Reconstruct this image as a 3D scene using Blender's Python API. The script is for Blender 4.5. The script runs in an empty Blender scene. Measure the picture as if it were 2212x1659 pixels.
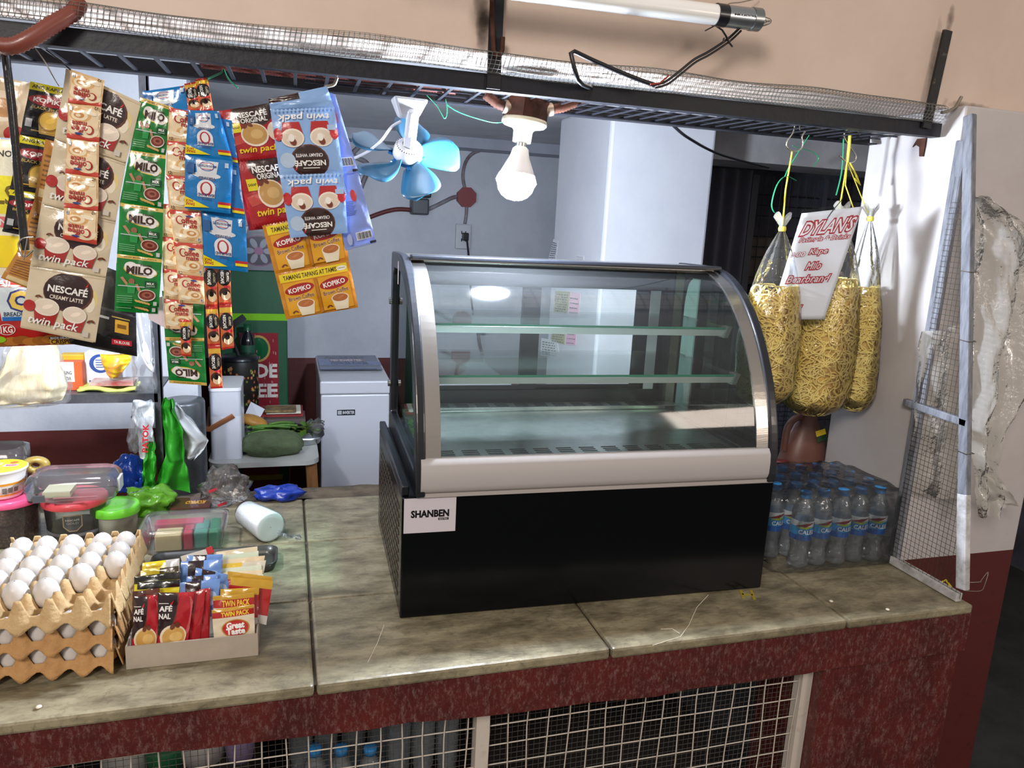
import bpy, bmesh, math, random
import numpy as np
from mathutils import Vector as V, Matrix, noise
rnd = random.Random(7)
SC = bpy.context.scene
COL = SC.collection
PI = math.pi
def lin(c):
    c = c/255.0
    return c/12.92 if c <= 0.04045 else ((c+0.055)/1.055)**2.4
def rgb(c): return (lin(c[0]), lin(c[1]), lin(c[2]), 1.0)

# ---------------------------------------------------------------- camera (z = 0 is the counter top, y runs into the shop)
CAMP = V((-0.043, -1.27, 0.834)); FPX = 1625.0
def cam_axes(y=0.297, p=-0.208, r=0.051):
    cy, sy, cp, sp, cr, sr = math.cos(y), math.sin(y), math.cos(p), math.sin(p), math.cos(r), math.sin(r)
    f = V((sy*cp, cy*cp, sp)); rt = V((cy, -sy, 0)); up = rt.cross(f)
    return rt*cr+up*sr, up*cr-rt*sr, f
CR, CU, CF = cam_axes()
cam = bpy.data.objects.new('camera', bpy.data.cameras.new('camera'))
COL.objects.link(cam); SC.camera = cam
cam.data.sensor_width = 36; cam.data.lens = FPX/2212*36
cam.data.clip_start = 0.02; cam.data.clip_end = 60
cam.matrix_world = Matrix(((CR.x, CU.x, -CF.x, CAMP.x), (CR.y, CU.y, -CF.y, CAMP.y), (CR.z, CU.z, -CF.z, CAMP.z), (0, 0, 0, 1)))
def P(px, py, X=None, Y=None, Z=None):
    "the point of the place seen at a photo pixel, on the plane X=, Y= or Z="
    d = CF+CR*((px-1106)/FPX)-CU*((py-829.5)/FPX)
    t = (X-CAMP.x)/d.x if X is not None else (Y-CAMP.y)/d.y if Y is not None else (Z-CAMP.z)/d.z
    return CAMP+d*t

# ---------------------------------------------------------------- world, lamps, exposure
SC.view_settings.view_transform = 'Standard'; SC.view_settings.look = 'None'
SC.view_settings.exposure = 0.55; SC.view_settings.gamma = 1.0; SC.view_settings.use_curve_mapping = False
W = bpy.data.worlds.new('world'); SC.world = W; W.use_nodes = True
W.node_tree.nodes['Background'].inputs[0].default_value = (1.0, 0.92, 0.85, 1)
W.node_tree.nodes['Background'].inputs[1].default_value = 0.26
def area(name, loc, to, size, power, color):
    l = bpy.data.lights.new(name, 'AREA'); l.size = size; l.energy = power; l.color = color
    o = bpy.data.objects.new(name, l); COL.objects.link(o); o.location = loc
    o.rotation_euler = (V(to)-V(loc)).to_track_quat('-Z', 'Y').to_euler()
    return o
area('street_lamp_light', (-1.4, -2.8, 2.3), (0.3, 0.3, 0.6), 0.9, 56, (1.0, 0.91, 0.83))
area('stall_lamp_light', (2.4, -2.4, 1.3), (0.6, 0.3, 0.6), 0.6, 11, (1.0, 0.84, 0.72))
BULB_STRENGTH = 1100.0

# ---------------------------------------------------------------- materials
MATS = {}
def nd(nt, t, **kw):
    n = nt.nodes.new(t)
    for k, v in kw.items():
        if isinstance(v, (int, float, tuple)) and k in [i.name for i in n.inputs]: n.inputs[k].default_value = v
    return n
def mat(name, col=(200, 200, 200), rough=0.5, metal=0.0, spec=0.5, col2=None, vs=6.0, vlo=0.4, vhi=0.65, bump=0.0, bs=60.0, coat=0.0, emit=0.0, trans=0.0, sheen=0, stretch=None, sss=0.0):
    if name in MATS: return MATS[name]
    m = bpy.data.materials.new(name); m.use_nodes = True; nt = m.node_tree
    b = nt.nodes['Principled BSDF']; L = nt.links.new
    b.inputs['Base Color'].default_value = rgb(col)
    b.inputs['Roughness'].default_value = rough; b.inputs['Metallic'].default_value = metal
    b.inputs['Specular IOR Level'].default_value = spec; b.inputs['Coat Weight'].default_value = coat
    b.inputs['Transmission Weight'].default_value = trans
    if sss: b.inputs['Subsurface Weight'].default_value = sss; b.inputs['Subsurface Scale'].default_value = 0.01
    if emit:
        b.inputs['Emission Color'].default_value = rgb(col); b.inputs['Emission Strength'].default_value = emit
    if col2 or bump:
        tc = nt.nodes.new('ShaderNodeTexCoord'); mp = nt.nodes.new('ShaderNodeMapping')
        L(tc.outputs['Object'], mp.inputs['Vector'])
        if stretch: mp.inputs['Scale'].default_value = stretch
    if col2:
        n = nt.nodes.new('ShaderNodeTexNoise'); n.inputs['Scale'].default_value = vs; n.inputs['Detail'].default_value = 8
        n.inputs['Roughness'].default_value = 0.65
        r = nt.nodes.new('ShaderNodeValToRGB'); r.color_ramp.elements[0].position = vlo; r.color_ramp.elements[1].position = vhi
        r.color_ramp.elements[0].color = rgb(col); r.color_ramp.elements[1].color = rgb(col2)
        L(mp.outputs[0], n.inputs['Vector']); L(n.outputs['Fac'], r.inputs[0]); L(r.outputs[0], b.inputs['Base Color'])
    if bump:
        n = nt.nodes.new('ShaderNodeTexNoise'); n.inputs['Scale'].default_value = bs; n.inputs['Detail'].default_value = 5
        bp = nt.nodes.new('ShaderNodeBump'); bp.inputs['Strength'].default_value = bump; bp.inputs['Distance'].default_value = 0.004
        L(mp.outputs[0], n.inputs['Vector']); L(n.outputs['Fac'], bp.inputs['Height']); L(bp.outputs[0], b.inputs['Normal'])
    MATS[name] = m
    return m
def film(name, tint=(255, 255, 255), gloss=1.0, rough=0.03, milk=0.0, milkcol=(235, 238, 240), bump=0.0, bs=30.0, ior=1.45):
    "thin clear sheet: see-through, shiny at grazing angles, optionally a little milky"
    if name in MATS: return MATS[name]
    m = bpy.data.materials.new(name); m.use_nodes = True; nt = m.node_tree; L = nt.links.new
    nt.nodes.remove(nt.nodes['Principled BSDF']); out = nt.nodes['Material Output']
    tr = nt.nodes.new('ShaderNodeBsdfTransparent'); tr.inputs[0].default_value = rgb(tint)
    gl = nt.nodes.new('ShaderNodeBsdfGlossy'); gl.inputs['Roughness'].default_value = rough
    fr = nt.nodes.new('ShaderNodeFresnel'); fr.inputs['IOR'].default_value = ior
    mu = nt.nodes.new('ShaderNodeMath'); mu.operation = 'MULTIPLY'; mu.inputs[1].default_value = gloss; mu.use_clamp = True
    mx = nt.nodes.new('ShaderNodeMixShader')
    L(fr.outputs[0], mu.inputs[0]); L(mu.outputs[0], mx.inputs[0]); L(gl.outputs[0], mx.inputs[2])
    if milk:
        df = nt.nodes.new('ShaderNodeBsdfDiffuse'); df.inputs[0].default_value = rgb(milkcol)
        tl = nt.nodes.new('ShaderNodeBsdfTranslucent'); tl.inputs[0].default_value = rgb(milkcol)
        m0 = nt.nodes.new('ShaderNodeMixShader'); m0.inputs[0].default_value = 0.4; L(df.outputs[0], m0.inputs[1]); L(tl.outputs[0], m0.inputs[2])
        m1 = nt.nodes.new('ShaderNodeMixShader'); m1.inputs[0].default_value = milk
        L(tr.outputs[0], m1.inputs[1]); L(m0.outputs[0], m1.inputs[2]); L(m1.outputs[0], mx.inputs[1])
    else: L(tr.outputs[0], mx.inputs[1])
    if bump:
        tc = nt.nodes.new('ShaderNodeTexCoord'); n = nt.nodes.new('ShaderNodeTexNoise'); n.inputs['Scale'].default_value = bs; n.inputs['Detail'].default_value = 3
        bp = nt.nodes.new('ShaderNodeBump'); bp.inputs['Strength'].default_value = bump; bp.inputs['Distance'].default_value = 0.01
        L(tc.outputs['Object'], n.inputs['Vector']); L(n.outputs['Fac'], bp.inputs['Height']); L(bp.outputs[0], gl.inputs['Normal']); L(bp.outputs[0], fr.inputs['Normal'])
    L(mx.outputs[0], out.inputs['Surface']); MATS[name] = m
    return m
def ink(c, rough=0.3):
    "print colour on packaging"
    n = 'ink_%d_%d_%d_%d' % (c[0], c[1], c[2], int(rough*100))
    return mat(n, c, rough*.7, coat=0.45, bump=0.32, bs=48)
def paint_split(name, up, low, z0, up2=None, bump=0.25, low2=None):
    "wall painted in two colours, the lower one up to height z0, with patchy plaster"
    m = mat(name, up, 0.55, col2=up2 or up, vs=2.5, bump=bump, bs=22); nt = m.node_tree; L = nt.links.new
    b = nt.nodes['Principled BSDF']; r = [n for n in nt.nodes if n.type == 'VALTORGB'][0]
    g = nt.nodes.new('ShaderNodeNewGeometry'); s = nt.nodes.new('ShaderNodeSeparateXYZ'); L(g.outputs['Position'], s.inputs[0])
    c = nt.nodes.new('ShaderNodeMath'); c.operation = 'GREATER_THAN'; c.inputs[1].default_value = z0; L(s.outputs['Z'], c.inputs[0])
    n2 = nt.nodes.new('ShaderNodeTexNoise'); n2.inputs['Scale'].default_value = 40; n2.inputs['Detail'].default_value = 6
    r2 = nt.nodes.new('ShaderNodeValToRGB'); r2.color_ramp.elements[0].position = .6; r2.color_ramp.elements[1].position = .78
    r2.color_ramp.elements[0].color = rgb(low); r2.color_ramp.elements[1].color = rgb(low2 or low)
    L(g.outputs['Position'], n2.inputs['Vector']); L(n2.outputs['Fac'], r2.inputs[0])
    x = nt.nodes.new('ShaderNodeMix'); x.data_type = 'RGBA'
    L(c.outputs[0], x.inputs[0]); L(r2.outputs[0], x.inputs[6]); L(r.outputs[0], x.inputs[7]); L(x.outputs[2], b.inputs['Base Color'])
    return m

# ---------------------------------------------------------------- mesh builder
def frame_of(d):
    d = V(d).normalized(); a = V((0, 0, 1)) if abs(d.z) < 0.9 else V((1, 0, 0))
    u = d.cross(a).normalized(); return u, d.cross(u).normalized(), d
class MB:
    def __init__(s): s.v = []; s.f = []; s.m = []; s.sm = []; s.mi = 0
    def add(s, vs, fs, smooth=False):
        o = len(s.v); s.v += [V(p) for p in vs]
        for f in fs: s.f.append([i+o for i in f]); s.m.append(s.mi); s.sm.append(smooth)
        return s
    def hexa(s, p): # 8 corners: bottom 4 ccw, top 4 ccw
        return s.add(p, [(3, 2, 1, 0), (4, 5, 6, 7), (0, 1, 5, 4), (1, 2, 6, 5), (2, 3, 7, 6), (3, 0, 4, 7)])
    def box(s, x0, x1, y0, y1, z0, z1, M=None):
        p = [V(q) for q in ((x0, y0, z0), (x1, y0, z0), (x1, y1, z0), (x0, y1, z0), (x0, y0, z1), (x1, y0, z1), (x1, y1, z1), (x0, y1, z1))]
        return s.hexa([M @ q for q in p] if M else p)
    def bar(s, a, b, w, t, up=(0, 0, 1)):
        "rectangular bar from a to b, w across, t along `up`"
        a, b = V(a), V(b); d = (b-a).normalized(); u = V(up); sd = d.cross(u).normalized(); u = sd.cross(d).normalized()
        p = []
        for c in (a, b): p += [c-sd*w/2-u*t/2, c+sd*w/2-u*t/2, c+sd*w/2+u*t/2, c-sd*w/2+u*t/2]
        return s.hexa(p)
    def tube(s, pts, r, n=8, caps=True, closed=False, smooth=True, flat=1.0):
        pts = [V(p) for p in pts]; k = len(pts); rs = r if isinstance(r, (list, tuple)) else [r]*k
        vs = []; pu = None
        for i, p in enumerate(pts):
            d = (pts[min(i+1, k-1)]-pts[max(i-1, 0)])
            if closed: d = pts[(i+1) % k]-pts[i-1]
            if d.length < 1e-9: d = V((0, 0, 1))
            d.normalize()
            if pu is None: u, w, _ = frame_of(d)
            else:
                u = pu-d*pu.dot(d)
                if u.length < 1e-6: u = frame_of(d)[0]
                u.normalize(); w = d.cross(u)
            pu = u
            for j in range(n):
                a = 2*PI*j/n; vs.append(p+(u*math.cos(a)+w*math.sin(a)*flat)*rs[i])
        fs = [(i*n+j, i*n+(j+1) % n, (i+1)*n+(j+1) % n, (i+1)*n+j) for i in range(k-1) for j in range(n)]
        if closed: fs += [((k-1)*n+j, (k-1)*n+(j+1) % n, (j+1) % n, j) for j in range(n)]
        s.add(vs, fs, smooth)
        if caps and not closed: s.add(vs[:n], [tuple(range(n))[::-1]]); s.add(vs[-n:], [tuple(range(n))])
        return s
    def cyl(s, a, b, r, r2=None, n=24, caps=True, smooth=True): return s.tube([a, b], [r, r if r2 is None else r2], n, caps, False, smooth)
    def lathe(s, prof, c=(0, 0, 0), n=32, M=None, smooth=True, wob=None):
        c = V(c); vs = []
        for i, (r, z) in enumerate(prof):
            for j in range(n):
                a = 2*PI*j/n; k = wob(a, i) if wob else 1.0
                p = V((r*k*math.cos(a), r*k*math.sin(a), z)); vs.append((M @ p if M else p)+c)
        k = len(prof); fs = [(i*n+j, i*n+(j+1) % n, (i+1)*n+(j+1) % n, (i+1)*n+j) for i in range(k-1) for j in range(n)]
        return s.add(vs, fs, smooth)
    def sphere(s, c, r, n=20, m=12, sc=(1, 1, 1), M=None):
        return s.lathe([(max(r*math.sin(PI*i/m), 1e-5)*1.0, -r*math.cos(PI*i/m)*sc[2]) for i in range(m+1)], c, n, M)
    def grid(s, fn, nu, nv, smooth=True, wrap=False):
        vs = [fn(i/nu, j/nv) for j in range(nv+1) for i in range(nu+1)]
        return s.add(vs, [(j*(nu+1)+i, j*(nu+1)+i+1, (j+1)*(nu+1)+i+1, (j+1)*(nu+1)+i) for j in range(nv) for i in range(nu)], smooth)
    def prism(s, poly, d, smooth=False):
        "poly: 3-D outline, extruded by vector d"
        k = len(poly); d = V(d); a = [V(p) for p in poly]; b = [p+d for p in a]
        s.add(a, [tuple(range(k))[::-1]]); s.add(b, [tuple(range(k))])
        return s.add(a+b, [(i, (i+1) % k, k+(i+1) % k, k+i) for i in range(k)], smooth)
    def strip_prism(s, A, B, d):
        "band between polylines A and B, extruded by d"
        d = V(d); n = len(A); vs = [V(p) for p in A]+[V(p) for p in B]; vs2 = [p+d for p in vs]
        fs = []
        for i in range(n-1):
            fs += [(i, i+1, n+i+1, n+i)]; o = 2*n
            fs += [(o+i, o+n+i, o+n+i+1, o+i+1), (i, o+i, o+i+1, i+1), (n+i, n+i+1, o+n+i+1, o+n+i)]
        o = 2*n
        fs += [(0, n, o+n, o), (n-1, o+n-1, o+2*n-1, 2*n-1)]
        return s.add(vs+vs2, fs)
    def build(s, name, m, parent=None, origin=None, bevel=0.0, weld=False, solid=0.0, sub=0):
        ms = m if isinstance(m, (list, tuple)) else [m]
        if origin is None:
            if parent is not None: origin = ORG[parent.name]
            else:
                xs = [p.x for p in s.v]; ys = [p.y for p in s.v]; zs = [p.z for p in s.v]
                origin = V(((min(xs)+max(xs))/2, (min(ys)+max(ys))/2, min(zs)))
        origin = V(origin); me = bpy.data.meshes.new(name)
        me.from_pydata([tuple(p-origin) for p in s.v], [], s.f)
        for x in ms: me.materials.append(x)
        me.polygons.foreach_set('material_index', s.m); me.polygons.foreach_set('use_smooth', s.sm); me.update()
        o = bpy.data.objects.new(name, me); COL.objects.link(o)
        if parent is not None: o.parent = parent; o.location = origin-ORG[parent.name]
        else: o.location = origin
        ORG[o.name] = origin
        if weld or bevel or sub:
            bm = bmesh.new(); bm.from_mesh(me); bmesh.ops.remove_doubles(bm, verts=bm.verts, dist=1e-5); bmesh.ops.recalc_face_normals(bm, faces=bm.faces); bm.to_mesh(me); bm.free()
        if solid: md = o.modifiers.new('solid', 'SOLIDIFY'); md.thickness = solid; md.offset = 0
        if sub: md = o.modifiers.new('sub', 'SUBSURF'); md.levels = sub; md.render_levels = sub
        if bevel: md = o.modifiers.new('bevel', 'BEVEL'); md.width = bevel; md.segments = 2; md.limit_method = 'ANGLE'; md.angle_limit = 0.6
        return o
ORG = {}
def thing(name, label, cat, loc, group=None):
    o = bpy.data.objects.new(name, None); COL.objects.link(o); o.location = loc; o.empty_display_size = 0.05
    ORG[o.name] = V(loc); return tag(o, label, cat, group)
def tag(o, label, cat, group=None, kind=None):
    o['label'] = label; o['category'] = cat
    if group: o['group'] = group
    if kind: o['kind'] = kind
    return o
def struct(o): o['kind'] = 'structure'; return o
def dup(root, shift, label=None, rotz=0.0, group=None):
    "copy of a thing with its parts and sub-parts, moved by shift"
    def cp(o, par):
        c = o.copy(); COL.objects.link(c)
        if par is not None: c.parent = par
        for ch in [x for x in o.children]: cp(ch, c)
        return c
    r = cp(root, None); r.location = V(root.location)+V(shift)
    if rotz: r.rotation_euler = (0, 0, rotz)
    if label: r['label'] = label
    if group: r['group'] = group
    return r
def nz(p, s=1.0): return noise.noise(V(p)*s)

# ---------------------------------------------------------------- flat print: shapes and lettering laid on a sheet
TXT = {}
def text_mesh(s, bold=0.0, res=2):
    k = (s, bold)
    if k not in TXT:
        cu = bpy.data.curves.new('t', 'FONT'); cu.body = s; cu.size = 1; cu.offset = bold; cu.resolution_u = res; cu.align_x = 'CENTER'
        o = bpy.data.objects.new('t', cu); COL.objects.link(o)
        dg = bpy.context.evaluated_depsgraph_get(); me = o.evaluated_get(dg).to_mesh()
        vs = [(v.co.x, v.co.y) for v in me.vertices]; fs = [tuple(p.vertices) for p in me.polygons]
        o.evaluated_get(dg).to_mesh_clear(); bpy.data.objects.remove(o); bpy.data.curves.remove(cu)
        xs = [v[0] for v in vs]; ys = [v[1] for v in vs]
        TXT[k] = (vs, fs, (min(xs), max(xs), min(ys), max(ys)))
    return TXT[k]
class Art:
    "2-D print in units of the sheet (0..1 across, 0..1 up); warped onto the sheet when built"
    def __init__(s, asp=1.0): s.it = []; s.asp = asp; s.ly = 1 # asp = height/width
    def tri(s, vs, fs, col): s.it.append((vs, fs, col, s.ly)); s.ly += 1; return s
    def poly(s, pts, col): return s.tri(list(pts), [tuple(range(len(pts)))], col)
    def rect(s, x0, y0, x1, y1, col): return s.poly([(x0, y0), (x1, y0), (x1, y1), (x0, y1)], col)
    def ell(s, cx, cy, rx, ry, col, a0=0, a1=2*PI, n=22, rot=0.0):
        c, d = math.cos(rot), math.sin(rot)
        pts = []
        for i in range(n):
            a = a0+(a1-a0)*i/(n if a1-a0 > 6.28 else n-1); x, y = rx*math.cos(a), ry*s.asp*math.sin(a)
            x, y = x*c-y*d, x*d+y*c; pts.append((cx+x, cy+y/s.asp))
        return s.poly(pts, col)
    def text(s, t, cx, cy, w, col, h=None, rot=0.0, bold=0.02, shear=0.0, out=None, ob=0.06):
        "w: width in sheet units; h: height in sheet widths"
        if out: s.text(t, cx, cy, w*1.0, out, h, rot, ob, shear, None); 
        vs, fs, (x0, x1, y0, y1) = text_mesh(t, bold)
        bx = text_mesh(t, 0.0 if not out else 0.0)[2]; x0, x1, y0, y1 = bx
        k = w/(x1-x0); kh = (h/(y1-y0)) if h else k; c, d = math.cos(rot), math.sin(rot); r = []
        for x, y in vs:
            y = (y-(y0+y1)/2)*kh; x = (x-(x0+x1)/2)*k+shear*y
            r.append((cx+x*c-y*d, cy+(x*d+y*c)/s.asp))
        return s.tri(r, fs, col)
    def flip(s):
        s.it = [([(1-x, 1-y) for x, y in vs], fs, c, l) for vs, fs, c, l in s.it]; return s
def split_tri(a, b, c, L, out, dep=0):
    e = [((a[0]-b[0])**2+(a[1]-b[1])**2, 0), ((b[0]-c[0])**2+(b[1]-c[1])**2, 1), ((c[0]-a[0])**2+(c[1]-a[1])**2, 2)]
    m, k = max(e)
    if m <= L*L or dep > 9: out.append((a, b, c)); return
    if k == 0: q = ((a[0]+b[0])/2, (a[1]+b[1])/2); split_tri(a, q, c, L, out, dep+1); split_tri(q, b, c, L, out, dep+1)
    elif k == 1: q = ((b[0]+c[0])/2, (b[1]+c[1])/2); split_tri(a, b, q, L, out, dep+1); split_tri(a, q, c, L, out, dep+1)
    else: q = ((a[0]+c[0])/2, (a[1]+c[1])/2); split_tri(a, b, q, L, out, dep+1); split_tri(b, c, q, L, out, dep+1)
def clip01(poly):
    for ax, lim, sg in ((0, 0, 1), (0, 1, -1), (1, 0, 1), (1, 1, -1)):
        o = []
        for i in range(len(poly)):
            p, q = poly[i], poly[(i+1) % len(poly)]; dp, dq = (p[ax]-lim)*sg, (q[ax]-lim)*sg
            if dp >= 0: o.append(p)
            if dp*dq < 0: t = dp/(dp-dq); o.append((p[0]+(q[0]-p[0])*t, p[1]+(q[1]-p[1])*t))
        poly = o
        if not poly: return []
    return poly
def print_on(mb, art, fn, mats, step=0.00022, L=0.16, two=False):
    "lay art on sheet fn(u, v, lift) -> point; mats: list that collects the inks"
    from mathutils.geometry import tessellate_polygon as tess
    for vs, fs, col, ly in art.it:
        m = col if not isinstance(col, tuple) else ink(col)
        if m not in mats: mats.append(m)
        mb.mi = mats.index(m); tris = []
        for f in fs:
            pl = clip01([vs[i] for i in f])
            if len(pl) < 3: continue
            if len(pl) == 3: split_tri(*pl, L, tris)
            else:
                for t in tess([[V((p[0], p[1], 0)) for p in pl]]):
                    split_tri(*[pl[i] for i in t], L, tris)
        idx = {}; pv = []; pf = []
        for t in tris:
            # face the viewer: counter-clockwise in the sheet
            ar = (t[1][0]-t[0][0])*(t[2][1]-t[0][1])-(t[2][0]-t[0][0])*(t[1][1]-t[0][1])
            if abs(ar) < 1e-9: continue
            f = []
            for p in (t if ar > 0 else t[::-1]):
                k = (round(p[0], 5), round(p[1], 5))
                if k not in idx: idx[k] = len(pv); pv.append(fn(p[0], p[1], step*ly))
                f.append(idx[k])
            if len(set(f)) == 3: pf.append(f)
        mb.add(pv, pf, True)
    mb.mi = 0
# ================================================================ setting
FLZ = -0.92
def sbox(name, x0, x1, y0, y1, z0, z1, m, bevel=0):
    return struct(MB().box(x0, x1, y0, y1, z0, z1).build(name, m, bevel=bevel))
GREYW = paint_split('wall_paint_interior', (206, 209, 216), (92, 36, 33), 0.0, (190, 194, 203), 0.5)
sbox('floor', -5, 6, -5, 5, FLZ-0.05, FLZ, mat('floor_concrete', (58, 58, 56), 0.8, col2=(36, 38, 38), vs=5, bump=0.3, bs=30))
sbox('wall_back', -3.0, 2.6, 3.3, 3.4, FLZ, 1.31, GREYW)
sbox('wall_left', -3.0, -0.375, 1.80, 1.92, FLZ, 1.31, GREYW)
sbox('wall_side', -3.1, -3.0, 0.2, 3.4, FLZ, 1.31, GREYW)
sbox('ceiling', -3.0, 4.0, 0.46, 3.4, 1.31, 1.4, mat('ceiling_paint', (214, 216, 220), 0.7, col2=(196, 198, 204), vs=3))
sbox('trim_1', -0.28, 1.9, 3.1, 3.3, 1.252, 1.31, mat('beam_paint', (176, 180, 190), 0.6, col2=(160, 164, 176), vs=4, bump=0.3))
sbox('trim_2', 1.6, 4.0, 1.9, 2.2, 1.175, 1.31, mat('beam_paint_dim', (206, 202, 202), 0.6, col2=(180, 178, 180), vs=4, bump=0.3))
sbox('trim_3', 1.147, 1.6, 1.5, 2.08, FLZ, 1.31, mat('column_paint', (214, 215, 220), 0.5, col2=(204, 205, 212), vs=3, bump=0.35, bs=18), bevel=0.012)
sbox('wall_right_rear', 1.6, 4.0, 2.75, 2.85, FLZ, 1.31, mat('dark_wall', (84, 84, 94), 0.8, col2=(62, 62, 72), vs=4))
sbox('wall_right_side', 3.9, 4.0, 0.243, 2.75, FLZ, 1.31, MATS['dark_wall'])
# beige lintel over the opening with soot marks where the rods enter
bm_ = mat('lintel_paint', (212, 192, 178), 0.62, col2=(202, 181, 166), vs=2.2, bump=0.22, bs=30)
nt = bm_.node_tree; b_ = nt.nodes['Principled BSDF']; src = b_.inputs['Base Color'].links[0].from_socket
tc = nt.nodes.new('ShaderNodeNewGeometry')
def soot(cx, cz, sx, sz, amt, src):
    s = nt.nodes.new('ShaderNodeSeparateXYZ'); nt.links.new(tc.outputs['Position'], s.inputs[0])
    def ax(o, c, w):
        a = nt.nodes.new('ShaderNodeMath'); a.operation = 'SUBTRACT'; a.inputs[1].default_value = c; nt.links.new(s.outputs[o], a.inputs[0])
        d = nt.nodes.new('ShaderNodeMath'); d.operation = 'DIVIDE'; d.inputs[1].default_value = w; nt.links.new(a.outputs[0], d.inputs[0])
        e = nt.nodes.new('ShaderNodeMath'); e.operation = 'POWER'; e.inputs[1].default_value = 2; nt.links.new(d.outputs[0], e.inputs[0]); return e
    a = nt.nodes.new('ShaderNodeMath'); a.operation = 'ADD'; nt.links.new(ax('X', cx, sx).outputs[0], a.inputs[0]); nt.links.new(ax('Z', cz, sz).outputs[0], a.inputs[1])
    n = nt.nodes.new('ShaderNodeTexNoise'); n.inputs['Scale'].default_value = 35; nt.links.new(tc.outputs['Position'], n.inputs['Vector'])
    k = nt.nodes.new('ShaderNodeMath'); k.operation = 'MULTIPLY_ADD'; k.inputs[1].default_value = 1.6; k.inputs[2].default_value = -0.8; nt.links.new(n.outputs['Fac'], k.inputs[0])
    q = nt.nodes.new('ShaderNodeMath'); q.operation = 'ADD'; nt.links.new(a.outputs[0], q.inputs[0]); nt.links.new(k.outputs[0], q.inputs[1])
    r = nt.nodes.new('ShaderNodeMapRange'); r.inputs['From Min'].default_value = 0.0; r.inputs['From Max'].default_value = 1.0; r.inputs['To Min'].default_value = amt; r.inputs['To Max'].default_value = 0
    nt.links.new(q.outputs[0], r.inputs['Value'])
    x = nt.nodes.new('ShaderNodeMix'); x.data_type = 'RGBA'; x.inputs[7].default_value = rgb((60, 42, 28))
    nt.links.new(r.outputs[0], x.inputs[0]); nt.links.new(src, x.inputs[6]); return x.outputs[2]
p1 = P(1043, 60, Y=0.3); p2 = P(2052, 45, Y=0.3); p3 = P(2018, 130, Y=0.3); p4 = P(2095, 232, Y=0.3); p5 = P(1040, 10, Y=0.3)
for (q, sx, sz, am) in ((p1, .016, .05, .8), (p5, .018, .03, .7), (p2, .012, .04, .7), (p3, .014, .09, .5), (p4, .07, .014, .8)): src = soot(q.x, q.z, sx, sz, am, src)
nt.links.new(src, b_.inputs['Base Color'])
sbox('wall_front_lintel', -4.0, 4.2, 0.30, 0.46, 1.168, 2.6, bm_)
# right end wall: red below, pale above
sbox('wall_right', 1.515, 1.952, 0.243, 0.55, FLZ, 1.168, paint_split('wall_paint_right', (196, 191, 191), (84, 29, 25), -0.004, (184, 177, 176), 0.35, (66, 25, 22)), bevel=0.006)

# ================================================================ counter
red = mat('red_paint', (92, 31, 27), 0.45, col2=(70, 25, 23), vs=9, bump=0.5, bs=40)
nt = red.node_tree; b_ = nt.nodes['Principled BSDF']; s0 = b_.inputs['Base Color'].links[0].from_socket
g_ = nt.nodes.new('ShaderNodeNewGeometry'); mp_ = nt.nodes.new('ShaderNodeMapping'); mp_.inputs['Scale'].default_value = (30, 30, 13)
n_ = nt.nodes.new('ShaderNodeTexNoise'); n_.inputs['Scale'].default_value = 3.2; n_.inputs['Detail'].default_value = 14; n_.inputs['Roughness'].default_value = 0.85
r_ = nt.nodes.new('ShaderNodeValToRGB'); r_.color_ramp.elements[0].position = .50; r_.color_ramp.elements[1].position = .74
r_.color_ramp.elements[0].color = (0, 0, 0, 1); r_.color_ramp.elements[1].color = (.75, .75, .75, 1)
x_ = nt.nodes.new('ShaderNodeMix'); x_.data_type = 'RGBA'; x_.inputs[7].default_value = rgb((166, 140, 134))
for a, b in ((g_.outputs['Position'], mp_.inputs[0]), (mp_.outputs[0], n_.inputs['Vector']), (n_.outputs['Fac'], r_.inputs[0]), (r_.outputs[0], x_.inputs[0]), (s0, x_.inputs[6]), (x_.outputs[2], b_.inputs['Base Color'])): nt.links.new(a, b)
counter = thing('service_counter', 'long masonry counter with grey stone top and scuffed dark red front, under the display case', 'counter', (0.2, 0.4, FLZ))
X1 = 1.535
mb = MB()
def fz(x): return -0.097-0.030*min(max((x+0.4)/1.0, 0), 1)
xs = [-2.9+i*0.075 for i in range(61)]; xs = [x for x in xs if x < X1-0.03]+[X1]
A = []; B = []
for x in xs: A.append((x, 0.004*nz((x*9, 1, 2)), -0.02)); B.append((x, 0.004*nz((x*9, 5, 2)), fz(x)+0.006*nz((x*8, 0, 4))))
mb.strip_prism(B, A, (0, 0.14, 0)); mb.build('fascia', red, counter)
MB().box(1.14, X1, 0.016, 0.24, FLZ, -0.09).build('end_pillar', red, counter)
MB().box(-2.9, 1.14, 0.93, 1.0, FLZ, -0.02).build('back_panel', mat('dark_masonry', (58, 50, 44), 0.9, col2=(34, 30, 27), vs=8), counter)
# stone slabs with open joints
stone = mat('worn_stone', (158, 148, 121), 0.34, col2=(96, 88, 68), vs=15, vlo=.38, vhi=.66, bump=0.28, bs=90, stretch=(.7, 1.6, 1))
nt = stone.node_tree; b_ = nt.nodes['Principled BSDF']; s0 = b_.inputs['Base Color'].links[0].from_socket; g_ = nt.nodes.new('ShaderNodeNewGeometry')
n_ = nt.nodes.new('ShaderNodeTexNoise'); n_.inputs['Scale'].default_value = 42; n_.inputs['Detail'].default_value = 12; n_.inputs['Distortion'].default_value = 1.2; n_.inputs['Roughness'].default_value = 0.75
r_ = nt.nodes.new('ShaderNodeValToRGB'); r_.color_ramp.elements[0].position = .52; r_.color_ramp.elements[1].position = .68
r_.color_ramp.elements[0].color = (0, 0, 0, 1); r_.color_ramp.elements[1].color = (.62, .62, .62, 1)
x_ = nt.nodes.new('ShaderNodeMix'); x_.data_type = 'RGBA'; x_.inputs[7].default_value = rgb((78, 72, 60))
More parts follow.
